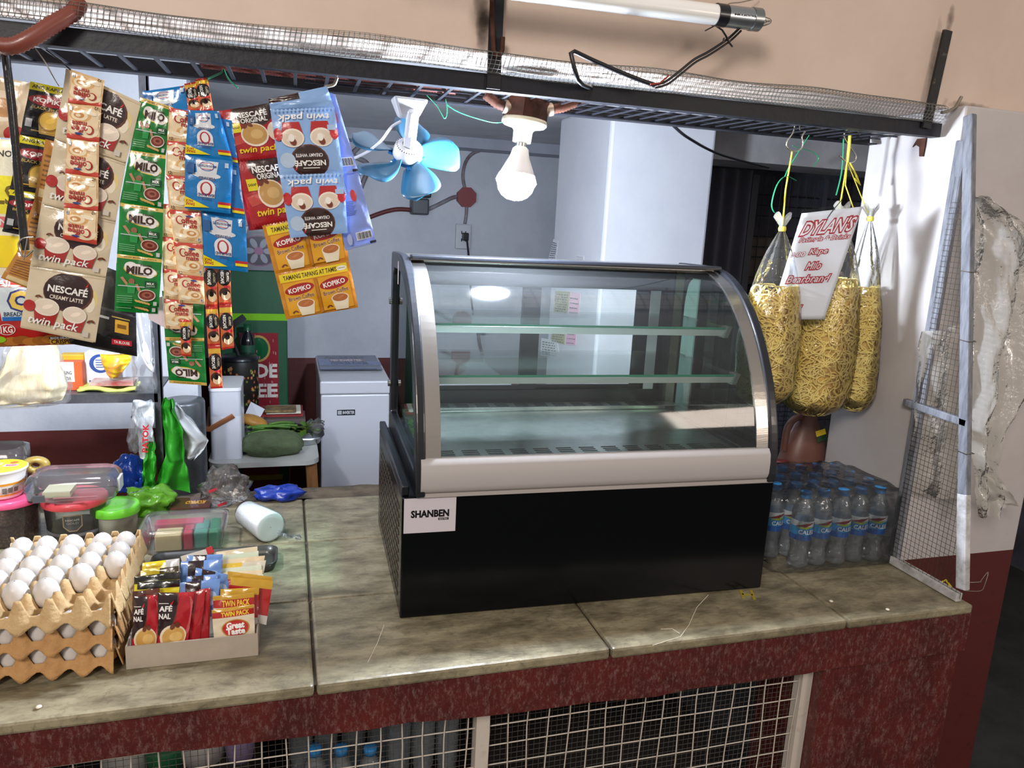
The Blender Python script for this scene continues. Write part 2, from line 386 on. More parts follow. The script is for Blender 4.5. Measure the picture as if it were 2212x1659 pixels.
w_ = nt.nodes.new('ShaderNodeTexVoronoi'); w_.feature = 'DISTANCE_TO_EDGE'; w_.inputs['Scale'].default_value = 2.6
dv = nt.nodes.new('ShaderNodeMix'); dv.data_type = 'RGBA'; dv.inputs[0].default_value = 0.22
nn = nt.nodes.new('ShaderNodeTexNoise'); nn.inputs['Scale'].default_value = 6; nn.inputs['Detail'].default_value = 6
r2 = nt.nodes.new('ShaderNodeMapRange'); r2.inputs['From Min'].default_value = 0; r2.inputs['From Max'].default_value = 0.016; r2.inputs['To Min'].default_value = 0.22; r2.inputs['To Max'].default_value = 0
x2 = nt.nodes.new('ShaderNodeMix'); x2.data_type = 'RGBA'; x2.inputs[7].default_value = rgb((86, 80, 68))
for a, b in ((g_.outputs['Position'], n_.inputs['Vector']), (n_.outputs['Fac'], r_.inputs[0]), (r_.outputs[0], x_.inputs[0]), (s0, x_.inputs[6]),
             (g_.outputs['Position'], nn.inputs['Vector']), (g_.outputs['Position'], dv.inputs[6]), (nn.outputs['Color'], dv.inputs[7]), (dv.outputs[2], w_.inputs['Vector']),
             (w_.outputs['Distance'], r2.inputs['Value']), (r2.outputs[0], x2.inputs[0]), (x_.outputs[2], x2.inputs[6]), (x2.outputs[2], b_.inputs['Base Color'])): nt.links.new(a, b)
mb = MB(); JX = [-2.9, -1.75, -1.166, 0.0, 0.584, 1.166, X1-0.005]; JY = [-0.008, 0.317, 0.634, 0.95]
rr = random.Random(3)
for j in range(3):
    for i in range(len(JX)-1):
        
        g = 0.0025; dz = rr.uniform(-0.0008, 0.0008)
        mb.box(JX[i]+g, JX[i+1]-g, JY[j]+(g if j else 0), JY[j+1]-g, -0.024, dz)
mb.build('stone_top', stone, counter, bevel=0.006, weld=False)
MB().box(-2.9, X1-0.01, 0.004, 0.95, -0.03, -0.007).build('joint_mortar', mat('joint_mortar', (52, 44, 34), 0.9, col2=(120, 104, 78), vs=40, vlo=.55, vhi=.7), counter)
mb = MB()
mb.grid(lambda u, v: V((-2.9+4.4*u, 0.95+0.15*v, -0.004-0.012*v+0.007*nz((u*60, v*4, 1))-(0.10 if v > 0.99 else 0))), 180, 6)
mb.build('rough_ledge', mat('rough_concrete', (112, 98, 80), 0.9, col2=(74, 64, 52), vs=14, bump=0.8, bs=30), counter)
# wire guard under the counter
grd = thing('wire_guard', 'white welded wire grille below the red counter front', 'grille', (0.2, 0.06, FLZ))
white = mat('white_enamel', (208, 198, 186), 0.5, col2=(170, 150, 130), vs=25, vlo=.55, vhi=.8)
mb = MB(); k = 0; x = 1.11
while x > -0.95:
    mb.tube([(x+0.004*math.sin(z*13+x*31), 0.056, z) for z in (-0.06, -0.2, -0.35, -0.5, -0.7)], 0.0016, 5); x -= 0.0448
for i in range(12):
    z = -0.140-0.0475*i; mb.tube([(-0.95+2.07*t/8, 0.059, z+0.0015*math.sin(t*2+i)) for t in range(9)], 0.0016, 5)
mb.build('welded_wire', white, grd)
mb = MB(); x = 1.12
fine = mat('fine_wire', (112, 106, 100), 0.5, metal=0.3)
while x > -0.9: mb.tube([(x, 0.078, -0.06), (x+0.004, 0.078, -0.7)], 0.0006, 3, False); x -= 0.0127
for i in range(50): mb.tube([(-0.9, 0.0795, -0.10-0.0127*i), (1.12, 0.0795, -0.10-0.0127*i)], 0.0006, 3, False)
mb.build('fine_mesh', fine, grd)
for x, n in ((0.335, 'post'), (1.125, 'post')): MB().box(x-0.014, x+0.014, 0.045, 0.075, FLZ, -0.08).build(n, white, grd)
# loose marks on the stone: scratches, crumbs
pale = mat('pale_scrape', (226, 216, 196), 0.7)
def scratch(px, r=0.0009, m=pale, lb='', cat='scratch'):
    pts = [P(x, y, Z=0.0004) for x, y in px]
    return MB().tube(pts, r, 4).build('string_scrap', m)
tag(scratch([(1530, 1285), (1505, 1312), (1488, 1350), (1470, 1375), (1410, 1394)], 0.0008), 'thin pale string scrap curling on the stone counter right of centre', 'string')
tag(scratch([(1428, 1359), (1452, 1358), (1468, 1368)], 0.0007), 'short pale string scrap near the counter edge, left of the long curling one', 'string')
tag(scratch([(795, 1430), (815, 1390), (830, 1350)], 0.0007), 'fine pale thread on the stone left below the display case', 'string')
mb = MB(); a = [P(1600, 1275, Z=0.001), P(1622, 1275, Z=0.001), P(1630, 1295, Z=0.001), P(1606, 1292, Z=0.001)]
for q in ((0, 3), (1, 2)): mb.bar(a[q[0]], a[q[1]], 0.007, 0.0008)
mb.bar((a[0]+a[3])/2, (a[1]+a[2])/2, 0.007, 0.0008)
tag(mb.build('tape_scrap', mat('yellow_tape', (168, 150, 44), 0.5)), 'scrap of yellow tape stuck on the stone at the display case right corner', 'tape')
mb = MB(); mb.tube([P(2030, 1260, Z=0.004), P(2043, 1253, Z=0.012), P(2056, 1270, Z=0.004)], 0.0028, 6)
tag(mb.build('straw_scrap', mat('yellow_plastic', (226, 206, 40), 0.4)), 'bent yellow plastic scrap at the right end of the counter', 'scrap')
for (px, py), lb in (((84, 1529), 'white crumb near the counter edge under the egg trays'), ((1917, 1318), 'white crumb on the stone right of the water bottles'), ((1795, 1300), 'tiny white crumb left of the rightmost stone joint')):
    q = P(px, py, Z=0.001); tag(MB().sphere(q+V((0, 0, .002)), 0.005, 8, 6, (1, 1, .5)).build('crumb', pale), lb, 'crumb')
# ================================================================ glass display case (own axes: x along its front, y back, z up)
CX, CY, TH, CW, CB, CD = 0.181, 0.192, -0.029, 0.874, 0.274, 0.53
def C_(x, y, z): c, s = math.cos(TH), math.sin(TH); return V((CX+c*x-s*y, CY+s*x+c*y, z))
CM = Matrix.Translation((CX, CY, 0)) @ Matrix.Rotation(TH, 4, 'Z')
case = thing('display_case', 'black countertop food display case with curved glass front and empty glass shelves', 'display case', C_(CW/2, CD/2, 0))
blk = mat('black_gloss', (8, 10, 13), 0.2, spec=0.28)
blkp = mat('black_plastic', (22, 24, 30), 0.32, coat=0.2)
steel = mat('brushed_steel', (190, 184, 178), 0.26, metal=1.0, bump=0.05, bs=30, stretch=(1, 60, 1))
steeld = mat('deck_steel', (186, 190, 186), 0.30, metal=0.93, col2=(150, 156, 152), vs=8, bump=0.08, bs=14)
alu = mat('white_aluminium', (178, 173, 172), 0.6)
def cbox(nm, m, x0, x1, y0, y1, z0, z1, bevel=0.0, par=None):
    return MB().box(x0, x1, y0, y1, z0, z1, CM).build(nm, m, par or case, bevel=bevel, weld=bool(bevel))
# base cabinet with vented side
base = cbox('base_cabinet', blk, 0, CW, 0, CD, 0.002, CB, 0.003)
mb = MB()
for r in range(11):
    for k in range(13): mb.box(-0.0012, 0.002, 0.05+k*0.034, 0.074+k*0.034, 0.03+r*0.02, 0.038+r*0.02, CM)
mb.build('vent_slots', mat('slot_brown', (96, 84, 72), 0.35, metal=0.7), base)
for y0, y1, z1 in ((0.0, 0.02, 0.012),): cbox('top_rail', blkp, 0.0, 0.016, 0.01, CD, CB, CB+0.022, 0.003)
cbox('top_rail', blkp, 0.014, CW, 0.005, CD, CB, CB+0.004)
# maker's plate
pl = MB(); pl.box(0.004, 0.113, -0.0022, 0.0, CB-0.078, CB-0.002, CM); plate = pl.build('maker_plate', mat('plate_white', (204, 198, 206), 0.5), base)
ar = Art(0.70)
ar.text('SHANBEN', 0.5, 0.55, 0.72, (18, 18, 20), h=0.135, bold=0.045); ar.rect(0.66, 0.35, 0.86, 0.42, (24, 24, 26)); ar.text('ELECTRIC', 0.76, 0.385, 0.16, (200, 196, 200), h=0.03)
mb = MB(); ms = []
print_on(mb, ar, lambda u, v, l: C_(0.004+0.109*u, -0.0023-l, CB-0.078+0.076*v), ms, L=2); mb.build('lettering', ms, plate)
# curved end panels
PR = [(-0.012, 0.276), (-0.010, 0.31), (-0.005, 0.36), (0.008, 0.42), (0.032, 0.485), (0.066, 0.55), (0.108, 0.612), (0.156, 0.664), (0.208, 0.705), (0.262, 0.732), (0.315, 0.747), (0.37, 0.753), (0.45, 0.753), (0.54, 0.752)]
def inset(pr, d):
    o = []
    for i, p in enumerate(pr):
        a, b = pr[max(i-1, 0)], pr[min(i+1, len(pr)-1)]; t = V((b[0]-a[0], b[1]-a[1])).normalized(); o.append((p[0]+t.y*d, p[1]-t.x*d))
    return o
def dense(pr, k=4):
    o = []
    n = len(pr)
    for i in range(n-1):
        p0, p1, p2, p3 = pr[max(i-1, 0)], pr[i], pr[i+1], pr[min(i+2, n-1)]
        for j in range(k):
            t = j/k; o.append(tuple(0.5*(2*p1[c]+(p2[c]-p0[c])*t+(2*p0[c]-5*p1[c]+4*p2[c]-p3[c])*t*t+(3*p1[c]-p0[c]-3*p2[c]+p3[c])*t**3) for c in (0, 1)))
    o.append(pr[-1]); return o
PD = dense(PR)
glass = film('case_glass', (244, 249, 247), 1.25, 0.06, ior=1.5, milk=0.015)
sideg = film('side_glass', (150, 190, 170), 1.2, 0.01, ior=1.5)
for side, x0, x1 in ((0, 0.026, 0.046), (1, CW-0.026, CW-0.004)):
    prof = PD; rim = inset(PD, 0.011); band = inset(PD, 0.036)
    # closed ring: outer profile + straight back and bottom; window cut out
    outer = prof+[(0.54, 0.276)]
    def win(p):  # rounded window, pulled in from the outline
        c = (0.34, 0.36); return p
    inner = [q for q in inset(PD, 0.040) if q[1] > 0.335 and q[0] < 0.49]
    inner = [(inner[0][0], 0.325)]+inner+[(0.50, inner[-1][1]-0.02), (0.512, inner[-1][1]-0.07), (0.512, 0.325)]
    # match counts by resampling both loops
    def resample(lp, n, start):
        lp = lp+[lp[0]]; L = [0]
        for a, b in zip(lp, lp[1:]): L.append(L[-1]+math.dist(a, b))
        o = []
        for i in range(n):
            t = L[-1]*i/n; k = max(j for j in range(len(L)) if L[j] <= t+1e-12); k = min(k, len(lp)-2); f = (t-L[k])/max(L[k+1]-L[k], 1e-9)
            o.append((lp[k][0]+(lp[k+1][0]-lp[k][0])*f, lp[k][1]+(lp[k+1][1]-lp[k][1])*f))
        return o
    N = 96; O = resample(outer, N, 0); I = resample(inner, N, 0)
    mb = MB(); vs = []
    for x in (x0, x1): vs += [C_(x, *p) for p in O]+[C_(x, *p) for p in I]
    fs = []
    for i in range(N):
        j = (i+1) % N
        fs += [(i, N+i, N+j, j), (2*N+i, 2*N+j, 3*N+j, 3*N+i), (i, j, 2*N+j, 2*N+i), (N+i, 3*N+i, 3*N+j, N+j)]
    mb.add(vs, fs); ep = mb.build('end_panel', blkp, case, bevel=0.0)
    md = ep.modifiers.new('bevel', 'BEVEL'); md.width = 0.004; md.segments = 3; md.limit_method = 'ANGLE'
    xm = (x0+x1)/2; mb = MB(); mb.add([C_(xm, *p) for p in I], [tuple(range(N))]); mb.build('side_glass', sideg, ep)
    # steel edging strip that clamps the front glass, just inside the panel
    xa, xb = (x1, x1+0.032) if side == 0 else (x0-0.032, x0)
    top = [q for q in inset(PD, 0.006) if q[0] < 0.33 and q[1] > 0.33]
    A = [C_(xa, *q) for q in top]; B = [C_(xb, *q) for q in top]
    mb = MB(); n = len(top); A2 = [C_(xa, q[0]+0.004, q[1]-0.003) for q in top]; B2 = [C_(xb, q[0]+0.004, q[1]-0.003) for q in top]
    vs = A+B+A2+B2; fs = []
    for i in range(n-1): fs += [(i, i+1, n+i+1, n+i), (2*n+i, 3*n+i, 3*n+i+1, 2*n+i+1), (i, 2*n+i, 2*n+i+1, i+1), (n+i, n+i+1, 3*n+i+1, 3*n+i)]
    mb.add(vs, fs, False); mb.build('edge_strip', steel, case)
    if side == 0:
        for z in (0.405, 0.625): MB().cyl(C_(x0-0.007, 0.515, z), C_(x0, 0.515, z), 0.009, n=16).build('screw_cap', steel, ep)
        MB().box(x0-0.0006, x0, 0.37, 0.384, 0.68, 0.735, CM).build('sticker', mat('label_grey', (188, 170, 172), 0.5), ep)
        
# bent front glass (a sheet with thickness)
fr = [q for q in inset(PD, 0.010) if q[1] > 0.32 and q[0] < 0.34]
mb = MB(); x0, x1 = 0.05, CW-0.03; n = len(fr)
back = [(q[0]+0.0035, q[1]-0.003) for q in fr]
mb.add([C_(x, *q) for q in fr for x in (x0, x1)], [(2*i, 2*i+1, 2*i+3, 2*i+2) for i in range(n-1)], True)
mb.build('front_glass', glass, case)
# top bar, black seal, rear frame
cbox('top_bar', steel, 0.046, CW-0.026, 0.325, 0.50, 0.738, 0.750, 0.003)
cbox('top_seal', blkp, 0.046, CW-0.026, 0.292, 0.326, 0.7455, 0.7555, 0.003)
rf = MB()
rf.box(0.046, CW-0.026, 0.492, 0.520, 0.335, 0.388, CM); rf.box(0.046, CW-0.026, 0.492, 0.520, 0.682, 0.738, CM)
rf.box(0.046, 0.082, 0.492, 0.520, 0.388, 0.682, CM); rf.box(0.80, CW-0.026, 0.492, 0.520, 0.388, 0.682, CM)
rframe = rf.build('rear_frame', blkp, case)
for x0, x1, wl, wr_, y in ((0.075, 0.428, 0.03, 0.05, 0.500), (0.378, 0.806, 0.05, 0.092, 0.510)):
    d = MB()
    d.box(x0, x1, y-0.003, y+0.003, 0.386, 0.400, CM); d.box(x0, x1, y-0.003, y+0.003, 0.672, 0.684, CM)
    d.box(x0, x0+wl, y-0.003, y+0.003, 0.400, 0.672, CM); d.box(x1-wr_, x1, y-0.003, y+0.003, 0.400, 0.672, CM)
    dd = d.build('sliding_door', blkp, case)
    MB().add([C_(x0+wl, y, .40), C_(x1-wr_, y, .40), C_(x1-wr_, y, .672), C_(x0+wl, y, .672)], [(0, 1, 2, 3)]).build('door_glass', glass, dd)
cbox('corner_post', steel, 0.818, CW-0.03, 0.480, 0.492, 0.345, 0.735)
cbox('door_handle', mat('grey_strip', (196, 198, 200), 0.4), 0.752, 0.782, 0.493, 0.497, 0.372, 0.672)
# deck with vents, lip, bumper
dk = MB(); dk.box(0.05, CW-0.03, 0.02, 0.49, 0.335, 0.341, CM); deck = dk.build('deck', steeld, case)
cbox('deck_step', steeld, 0.05, CW-0.03, 0.44, 0.492, 0.341, 0.352, 0.002, deck)
cbox('deck_side', blkp, CW-0.075, CW-0.03, 0.02, 0.49, 0.341, 0.350, 0.002, deck)
vm = mat('slot_dark', (16, 20, 20), 0.6)
mb = MB()
for k in range(13):
    for r in range(4):
        x = 0.085+k*0.055; mb.box(x, x+0.036, 0.055+r*0.013, 0.060+r*0.013, 0.3405, 0.3416, CM)
mb.build('front_vents', vm, deck)
mb = MB()
for k in range(13):
    for r in range(4):
        x = 0.085+k*0.055; mb.box(x, x+0.036, 0.446+r*0.010, 0.450+r*0.010, 0.3515, 0.3526, CM)
mb.build('rear_vents', vm, deck)
bp = [(-0.006, 0.283), (-0.012, 0.290), (-0.016, 0.300), (-0.0165, 0.325), (-0.014, 0.345), (-0.006, 0.357), (0.006, 0.358), (0.012, 0.352), (0.012, 0.283)]
MB().prism([C_(0.036, *q) for q in bp], C_(CW-0.028, 0, 0)-C_(0.036, 0, 0), True).build('front_bumper', alu, case)
cbox('lower_lip', mat('lip_grey', (170, 162, 158), 0.4), 0.036, CW-0.02, -0.008, 0.01, 0.275, 0.2835)
# glass shelves on brackets with a front rail
gedge = film('shelf_glass', (249, 252, 251), 0.7, 0.02, ior=1.5, milk=0.012, milkcol=(200, 224, 216))
gfe = mat('glass_edge', (52, 130, 104), 0.15, coat=0.5)
for z, yf in ((0.606, 0.195), (0.499, 0.135)):
    sh = MB().box(0.06, CW-0.045, yf, 0.47, z, z+0.005, CM).build('glass_shelf', gedge, case)
    cbox('front_edge', gfe, 0.06, CW-0.045, yf-0.0012, yf, z, z+0.005, 0, sh)
    MB().hexa([C_(0.062, yf+.012, z-.018), C_(CW-.047, yf+.012, z-.018), C_(CW-.047, yf+.016, z-.016), C_(.062, yf+.016, z-.016), C_(.062, yf-.002, z-.001), C_(CW-.047, yf-.002, z-.001), C_(CW-.047, yf+.006, z-.001), C_(.062, yf+.006, z-.001)]).build('shelf_rail', mat('pale_plastic', (206, 214, 210), 0.25, coat=.3), sh)
    for x in (0.05, CW-0.055): MB().prism([C_(x, yf-0.012, z+0.008), C_(x, yf+0.02, z+0.008), C_(x, yf+0.03, z-0.022), C_(x, yf+0.004, z-0.022)], C_(0.012, 0, 0)-C_(0, 0, 0)).build('bracket', mat('bracket_grey', (120, 128, 124), 0.35), sh)
# ================================================================ overhead rack
RZ = 1.10; RY0, RY1 = 0.290, 0.53
iron = mat('black_iron', (22, 24, 33), 0.5, col2=(34, 31, 36), vs=10, vlo=.5, vhi=.8, bump=0.25, bs=60, metal=0.3)
rust = mat('rusty_iron', (84, 50, 37), 0.7, spec=.2, col2=(52, 33, 27), vs=30, bump=0.4, bs=80)
rack = thing('hanging_rack', 'long black iron rack hanging over the counter, sachets and bulb hung from it', 'rack', (0.2, RY0, RZ))
MB().box(-1.25, 1.50, RY0, RY0+0.004, RZ, RZ+0.029).box(-1.25, 1.50, RY0, RY0+0.028, RZ-0.003, RZ).build('front_rail', iron, rack)
MB().box(-1.25, 1.50, RY1, RY1+0.004, RZ, RZ+0.03).box(-1.25, 1.50, RY1-0.03, RY1, RZ-0.003, RZ).build('rear_rail', iron, rack)
mb = MB(); x = -1.2
while x < 0.42: mb.bar((x, RY0+0.004, RZ+0.003), (x+0.004, RY1, RZ+0.003), 0.007, 0.004); x += 0.062
while x < 1.48: mb.bar((x, RY0+0.004, RZ+0.003), (x-0.02, RY1, RZ+0.003), 0.004, 0.003); x += 0.042
mb.build('cross_bar', iron, rack)
mb = MB()
for y in (0.35, 0.41, 0.47): mb.bar((0.0 if y != .35 else -.4, y, RZ+0.007), (1.48, y, RZ+0.007), 0.005, 0.003)
mb.build('long_bar', iron, rack)
def hangrod(pts, w, t): 
    mb = MB()
    for a, b in zip(pts, pts[1:]): mb.bar(a, b, w, t, up=(0, 1, 0))
    return mb
hangrod([(0.362, 0.286, RZ), (0.362, 0.286, 1.9)], 0.028, 0.006).build('hanger_bar', iron, rack)
a, b = P(2000, 277, Y=0.284), P(2047, 66, Y=0.284)
hangrod([a, b], 0.024, 0.007).build('hanger_bar', mat('flaked_iron', (26, 26, 26), 0.6, col2=(120, 104, 84), vs=40, vlo=.58, vhi=.72, bump=.5), rack)
# wire hooks on the hangers
h = [P(x, y, Y=0.272) for x, y in ((1061, -60), (1064, 60), (1066, 108), (1072, 121), (1080, 120), (1085, 108), (1086, 80))]
tag(MB().tube(h, 0.0048, 8).build('wire_hook', rust), 'rusty J hook beside the middle black hanger bar', 'hook')
h = [P(x, y, Y=0.268) for x, y in ((2034, 243), (2050, 240), (2064, 232), (2072, 218), (2077, 209))]
tag(MB().tube(h, 0.004, 8).build('wire_hook', mat('dull_wire', (150, 140, 128), .45, metal=.7)), 'short bent wire hook at the right end hanger bar', 'hook')
# rolled wire netting on the rack
net = mat('netting_wire', (118, 118, 113), 0.6)
roll = MB(); rr = random.Random(11); n = 0
xs = [-1.2+0.0095*i for i in range(int(2.69/0.0095))]
def rollp(x, a, k=0):
    r = 0.021+0.005*nz((x*5, k, 3))+0.004*nz((x*2+k, a, 7)); return V((x, 0.262+0.035*0+r*1.2*math.cos(a)+0.02, RZ+0.050+0.006*nz((x*3, 0, k))+r*math.sin(a)))
for x in xs: roll.tube([rollp(x+0.004*math.sin(a*PI/5), a*PI/5) for a in range(10)], 0.0006, 3, False, True)
for a in range(16): roll.tube([rollp(x, a*2*PI/16) for x in xs[::3]], 0.00055, 3, False)
tag(roll.build('wire_netting_roll', net), 'long roll of grey wire netting lying on the black rack under the beige lintel', 'netting')
# items lying on the rack
tb = MB(); tb.cyl(P(182, 106, Y=0.40)+V((0, 0, .012)), P(432, 131, Y=0.40)+V((0, 0, .010)), 0.009, n=16)
tag(tb.build('lamp_tube', mat('tube_white', (244, 246, 250), 0.3)), 'thin white tube lying on the left part of the rack', 'tube')
orange = mat('orange_conduit', (64, 27, 20), 0.6, spec=.2)
def flex(pts, r, p=0.006, n=10):
    L = [0]
    for a, b in zip(pts, pts[1:]): L.append(L[-1]+(b-a).length)
    k = max(4, int(L[-1]/p*2)); o = []; rs = []
    for i in range(k+1):
        t = L[-1]*i/k; j = max(q for q in range(len(L)) if L[q] <= t+1e-9); j = min(j, len(pts)-2); f = (t-L[j])/max(L[j+1]-L[j], 1e-9)
        o.append(pts[j].lerp(pts[j+1], f)); rs.append(r if i % 2 else r*0.86)
    return MB().tube(o, rs, n)
def smooth_pts(pts, k=6): return [V(p) for p in dense3([tuple(p) for p in pts], k)]
def dense3(pr, k=6):
    o = []; n = len(pr)
    for i in range(n-1):
        p0, p1, p2, p3 = pr[max(i-1, 0)], pr[i], pr[i+1], pr[min(i+2, n-1)]
        for j in range(k):
            t = j/k; o.append(tuple(0.5*(2*p1[c]+(p2[c]-p0[c])*t+(2*p0[c]-5*p1[c]+4*p2[c]-p3[c])*t*t+(3*p1[c]-p0[c]-3*p2[c]+p3[c])*t**3) for c in range(3)))
    o.append(pr[-1]); return o
for yy, lb in ((0.40, 'upper'), (0.445, 'lower')):
    pts = [V((-0.20, yy, RZ+0.016)), V((0.32, yy+0.01, RZ+0.016))]
    tag(flex(pts, 0.0075).build('flexible_conduit', orange), 'orange ribbed conduit lying along the rack, %s of the two' % lb, 'conduit')
big = smooth_pts([P(-40, 90, Y=0.25), P(20, 100, Y=0.245), P(62, 85, Y=0.245), P(110, 55, Y=0.255), P(160, 25, Y=0.27), P(170, 5, Y=0.285)])
tag(flex(big, 0.0145, 0.0075, 14).build('flexible_conduit', mat('brown_conduit', (124, 62, 50), 0.4, coat=.2)), 'thick brown ribbed conduit curving over the left end of the rack', 'conduit')

# ================================================================ bulb and its box
BY = 0.42
boxc = P(1133, 240, Y=BY); flg = P(1133, 262, Y=BY); bc = P(1115, 392, Y=BY); ax = (bc-flg).normalized()
Mb = ax.to_track_quat('-Z', 'Y').to_matrix().to_4x4(); Mb2 = Mb
jb = thing('lamp_box', 'rusty eight-sided conduit box under the rack holding the lit bulb', 'junction box', flg)
cr_ = 0.050
MB().lathe([(0.001, 0.045), (cr_, 0.045), (cr_, 0.004), (0.001, 0.004)], flg, 8, Mb2 @ Matrix.Rotation(PI/8, 4, 'Z'), False).build('box_body', rust, jb)
for s, tgt in ((-1, [(1096, 232), (1075, 225), (1048, 203)]), (1, [(1180, 238), (1215, 232), (1262, 214)])):
    pts = [P(x, y, Y=BY-0.01) for x, y in tgt]
    MB().cyl(pts[0]-(pts[1]-pts[0])*0.4, pts[0]+(pts[1]-pts[0])*0.35, 0.0145, n=14).build('box_connector', mat('pale_metal', (190, 170, 150), .4, metal=.6), jb)
    tag(flex(pts, 0.0115, 0.007, 12).build('flexible_conduit', rust), 'rusty ribbed conduit entering the lamp box from the %s' % ('left' if s < 0 else 'right'), 'conduit')
sock = MB().lathe([(0.001, 0.004), (0.049, 0.004), (0.051, -0.001), (0.051, -0.006), (0.046, -0.011), (0.026, -0.016), (0.0215, -0.022), (0.0205, -0.046), (0.001, -0.046)], flg, 32, Mb2)
tag(sock.build('lamp_socket', mat('old_porcelain', (226, 218, 190), 0.35, coat=.3)), 'cream porcelain lamp socket screwed under the rusty box', 'lamp socket')
L_ = (bc-flg).length; R_ = 0.0465
blb = thing('light_bulb', 'lit white LED bulb glowing under the rack above the display case', 'light bulb', flg+ax*0.05)
zz = lambda d: -d
MB().lathe([(0.0125, zz(0.046)), (0.0125, zz(0.056))], flg, 24, Mb2).build('bulb_cap', mat('bright_metal', (200, 200, 200), .3, metal=1), blb)
MB().lathe([(0.0125, zz(0.055)), (0.018, zz(0.060)), (0.0225, zz(0.078)), (0.031, zz(L_-0.036)), (0.0385, zz(L_-0.020)), (0.0395, zz(L_-0.017))], flg, 32, Mb2).build('bulb_body', mat('bulb_plastic', (236, 234, 236), 0.4), blb)
glow = mat('bulb_glow', (226, 238, 255), 0.5, emit=BULB_STRENGTH)
MB().lathe([(0.0395, zz(L_-0.017)), (R_, zz(L_)), (0.0425, zz(L_+0.008)), (0.0385, zz(L_+0.021)), (0.030, zz(L_+0.032)), (0.018, zz(L_+0.0395)), (0.001, zz(L_+0.0425))], flg, 32, Mb2).build('bulb_globe', glow, blb)
# a second lit bulb on the rack further left
b2 = P(-45, 330, Y=0.44)
blb2 = thing('light_bulb', 'lit bulb hanging at the far left end of the rack behind the sachets', 'light bulb', b2+V((0, 0, .1)))
MB().lathe([(0.012, .19), (0.020, .17), (0.020, .12), (0.012, .115), (0.013, .09), (0.02, .075), (0.03, .045), (0.0385, .02)], b2, 24).build('bulb_body', MATS['bulb_plastic'], blb2)
MB().lathe([(0.0385, .02), (0.042, 0), (0.038, -.02), (0.027, -.034), (0.001, -.042)], b2, 24).build('bulb_globe', mat('bulb_glow_left', (232, 240, 255), .5, emit=BULB_STRENGTH*.34), blb2)
MB().cyl(b2+V((0, 0, .18)), V((b2.x, b2.y, RZ)), 0.004, n=8).build('bulb_cord', blkp, blb2)

# ================================================================ clip fan
wp = mat('white_plastic', (206, 209, 214), 0.35, coat=.2); bluep = mat('blue_plastic', (12, 104, 168), 0.3, coat=.3)
blade_m = mat('blue_blade', (34, 92, 124), 0.35, coat=.15, col2=(26, 80, 112), vs=5)
hub = P(880, 333, Y=0.50); top = P(886, 212, Y=0.42); nb = P(890, 258, Y=0.435); top.z = min(top.z, RZ-0.004)
fan = thing('ceiling_fan', 'small five-bladed blue and white fan clamped under the rack', 'fan', hub)
nrm = (V((0.05, -0.72, 0.70))).normalized(); ue = V((1, 0, 0)); ue = (ue-nrm*ue.dot(nrm)).normalized(); ve = nrm.cross(ue)
FM = Matrix(((ue.x, ve.x, nrm.x, 0), (ue.y, ve.y, nrm.y, 0), (ue.z, ve.z, nrm.z, 0), (0, 0, 0, 1)))
tl, tr, bl, br = P(850, 205, Y=.40), P(928, 214, Y=.40), P(863, 252, Y=.42), P(905, 255, Y=.42)
e = V((0, .06, 0)); up = V((0, 0, .006))
MB().hexa([bl, br, br+e*.5, bl+e*.5, tl, tr, tr+e, tl+e]).build('clamp_base', wp, fan, bevel=0.006, weld=True)
dv_ = (hub-nb).normalized()
MB().bar(nb-dv_*0.02, hub+nrm*0.026, 0.028, 0.022, up=nrm).bar(nb-dv_*0.03, nb+dv_*0.035, 0.038, 0.014, up=nrm).build('stem', wp, fan, bevel=0.004, weld=True)
MB().lathe([(0.001, 0.028), (0.022, 0.028), (0.030, 0.022), (0.0335, 0.010), (0.0335, -0.002), (0.001, -0.002)], hub, 36, FM).build('motor_housing', wp, fan)
mb = MB()
for k in range(30):
    a = 2*PI*k/30; p = lambda r, z: hub+(FM @ V((r*math.cos(a), r*math.sin(a), z)))
    mb.bar(p(0.014, 0.0283), p(0.0285, 0.0238), 0.0018, 0.0008, up=nrm)
mb.build('vent_slots', mat('slot_dark', (16, 20, 20)), fan)
MB().lathe([(0.032, -0.002), (0.030, -0.014), (0.02, -0.02), (0.001, -0.022)], hub, 32, FM).build('rotor', bluep, fan)
for k, (px, py) in enumerate(((1003, 338), (908, 418), (778, 384), (763, 292), (902, 252))):
    d = CF+CR*((px-1106)/FPX)-CU*((py-829.5)/FPX); t = (hub-nrm*0.01-CAMP).dot(nrm)/d.dot(nrm); q = CAMP+d*t-hub
    a = math.atan2(q.dot(ve), q.dot(ue)); Lb = 0.128
    ra = V((math.cos(a), math.sin(a))); rp = V((-ra.y, ra.x))
    def bp_(u, v):
        w = 0.017+0.040*math.sin(min(u*1.25, 1)*PI/2); 
        if u > 0.72: w *= math.sqrt(max(1-((u-0.72)/0.29)**2, 0.02))
        r = 0.030+(Lb-0.030)*u; s = (v-0.5)*w*1.55+0.006*math.sin(u*PI)
        x = ra*r+rp*s; return hub+(FM @ V((x.x, x.y, -0.010+(v-0.5)*0.030*(1-0.3*u)+0.006*math.cos((v-.5)*2))))
    MB().grid(bp_, 14, 6).build('blade', blade_m, fan, solid=0.0016)
    x0 = ra*0.028; x1 = ra*0.043
    MB().bar(hub+(FM @ V((x0.x, x0.y, -0.010))), hub+(FM @ V((x1.x, x1.y, -0.010))), 0.016, 0.008, up=nrm).build('blade_clip', bluep, fan, bevel=.002)
cord = smooth_pts([P(866, 262, Y=.45), P(845, 275, Y=.46), P(822, 305, Y=.48), P(790, 330, Y=.50), P(745, 350, Y=.52)])
MB().tube(cord, 0.0032, 8).build('power_cord', wp, fan)
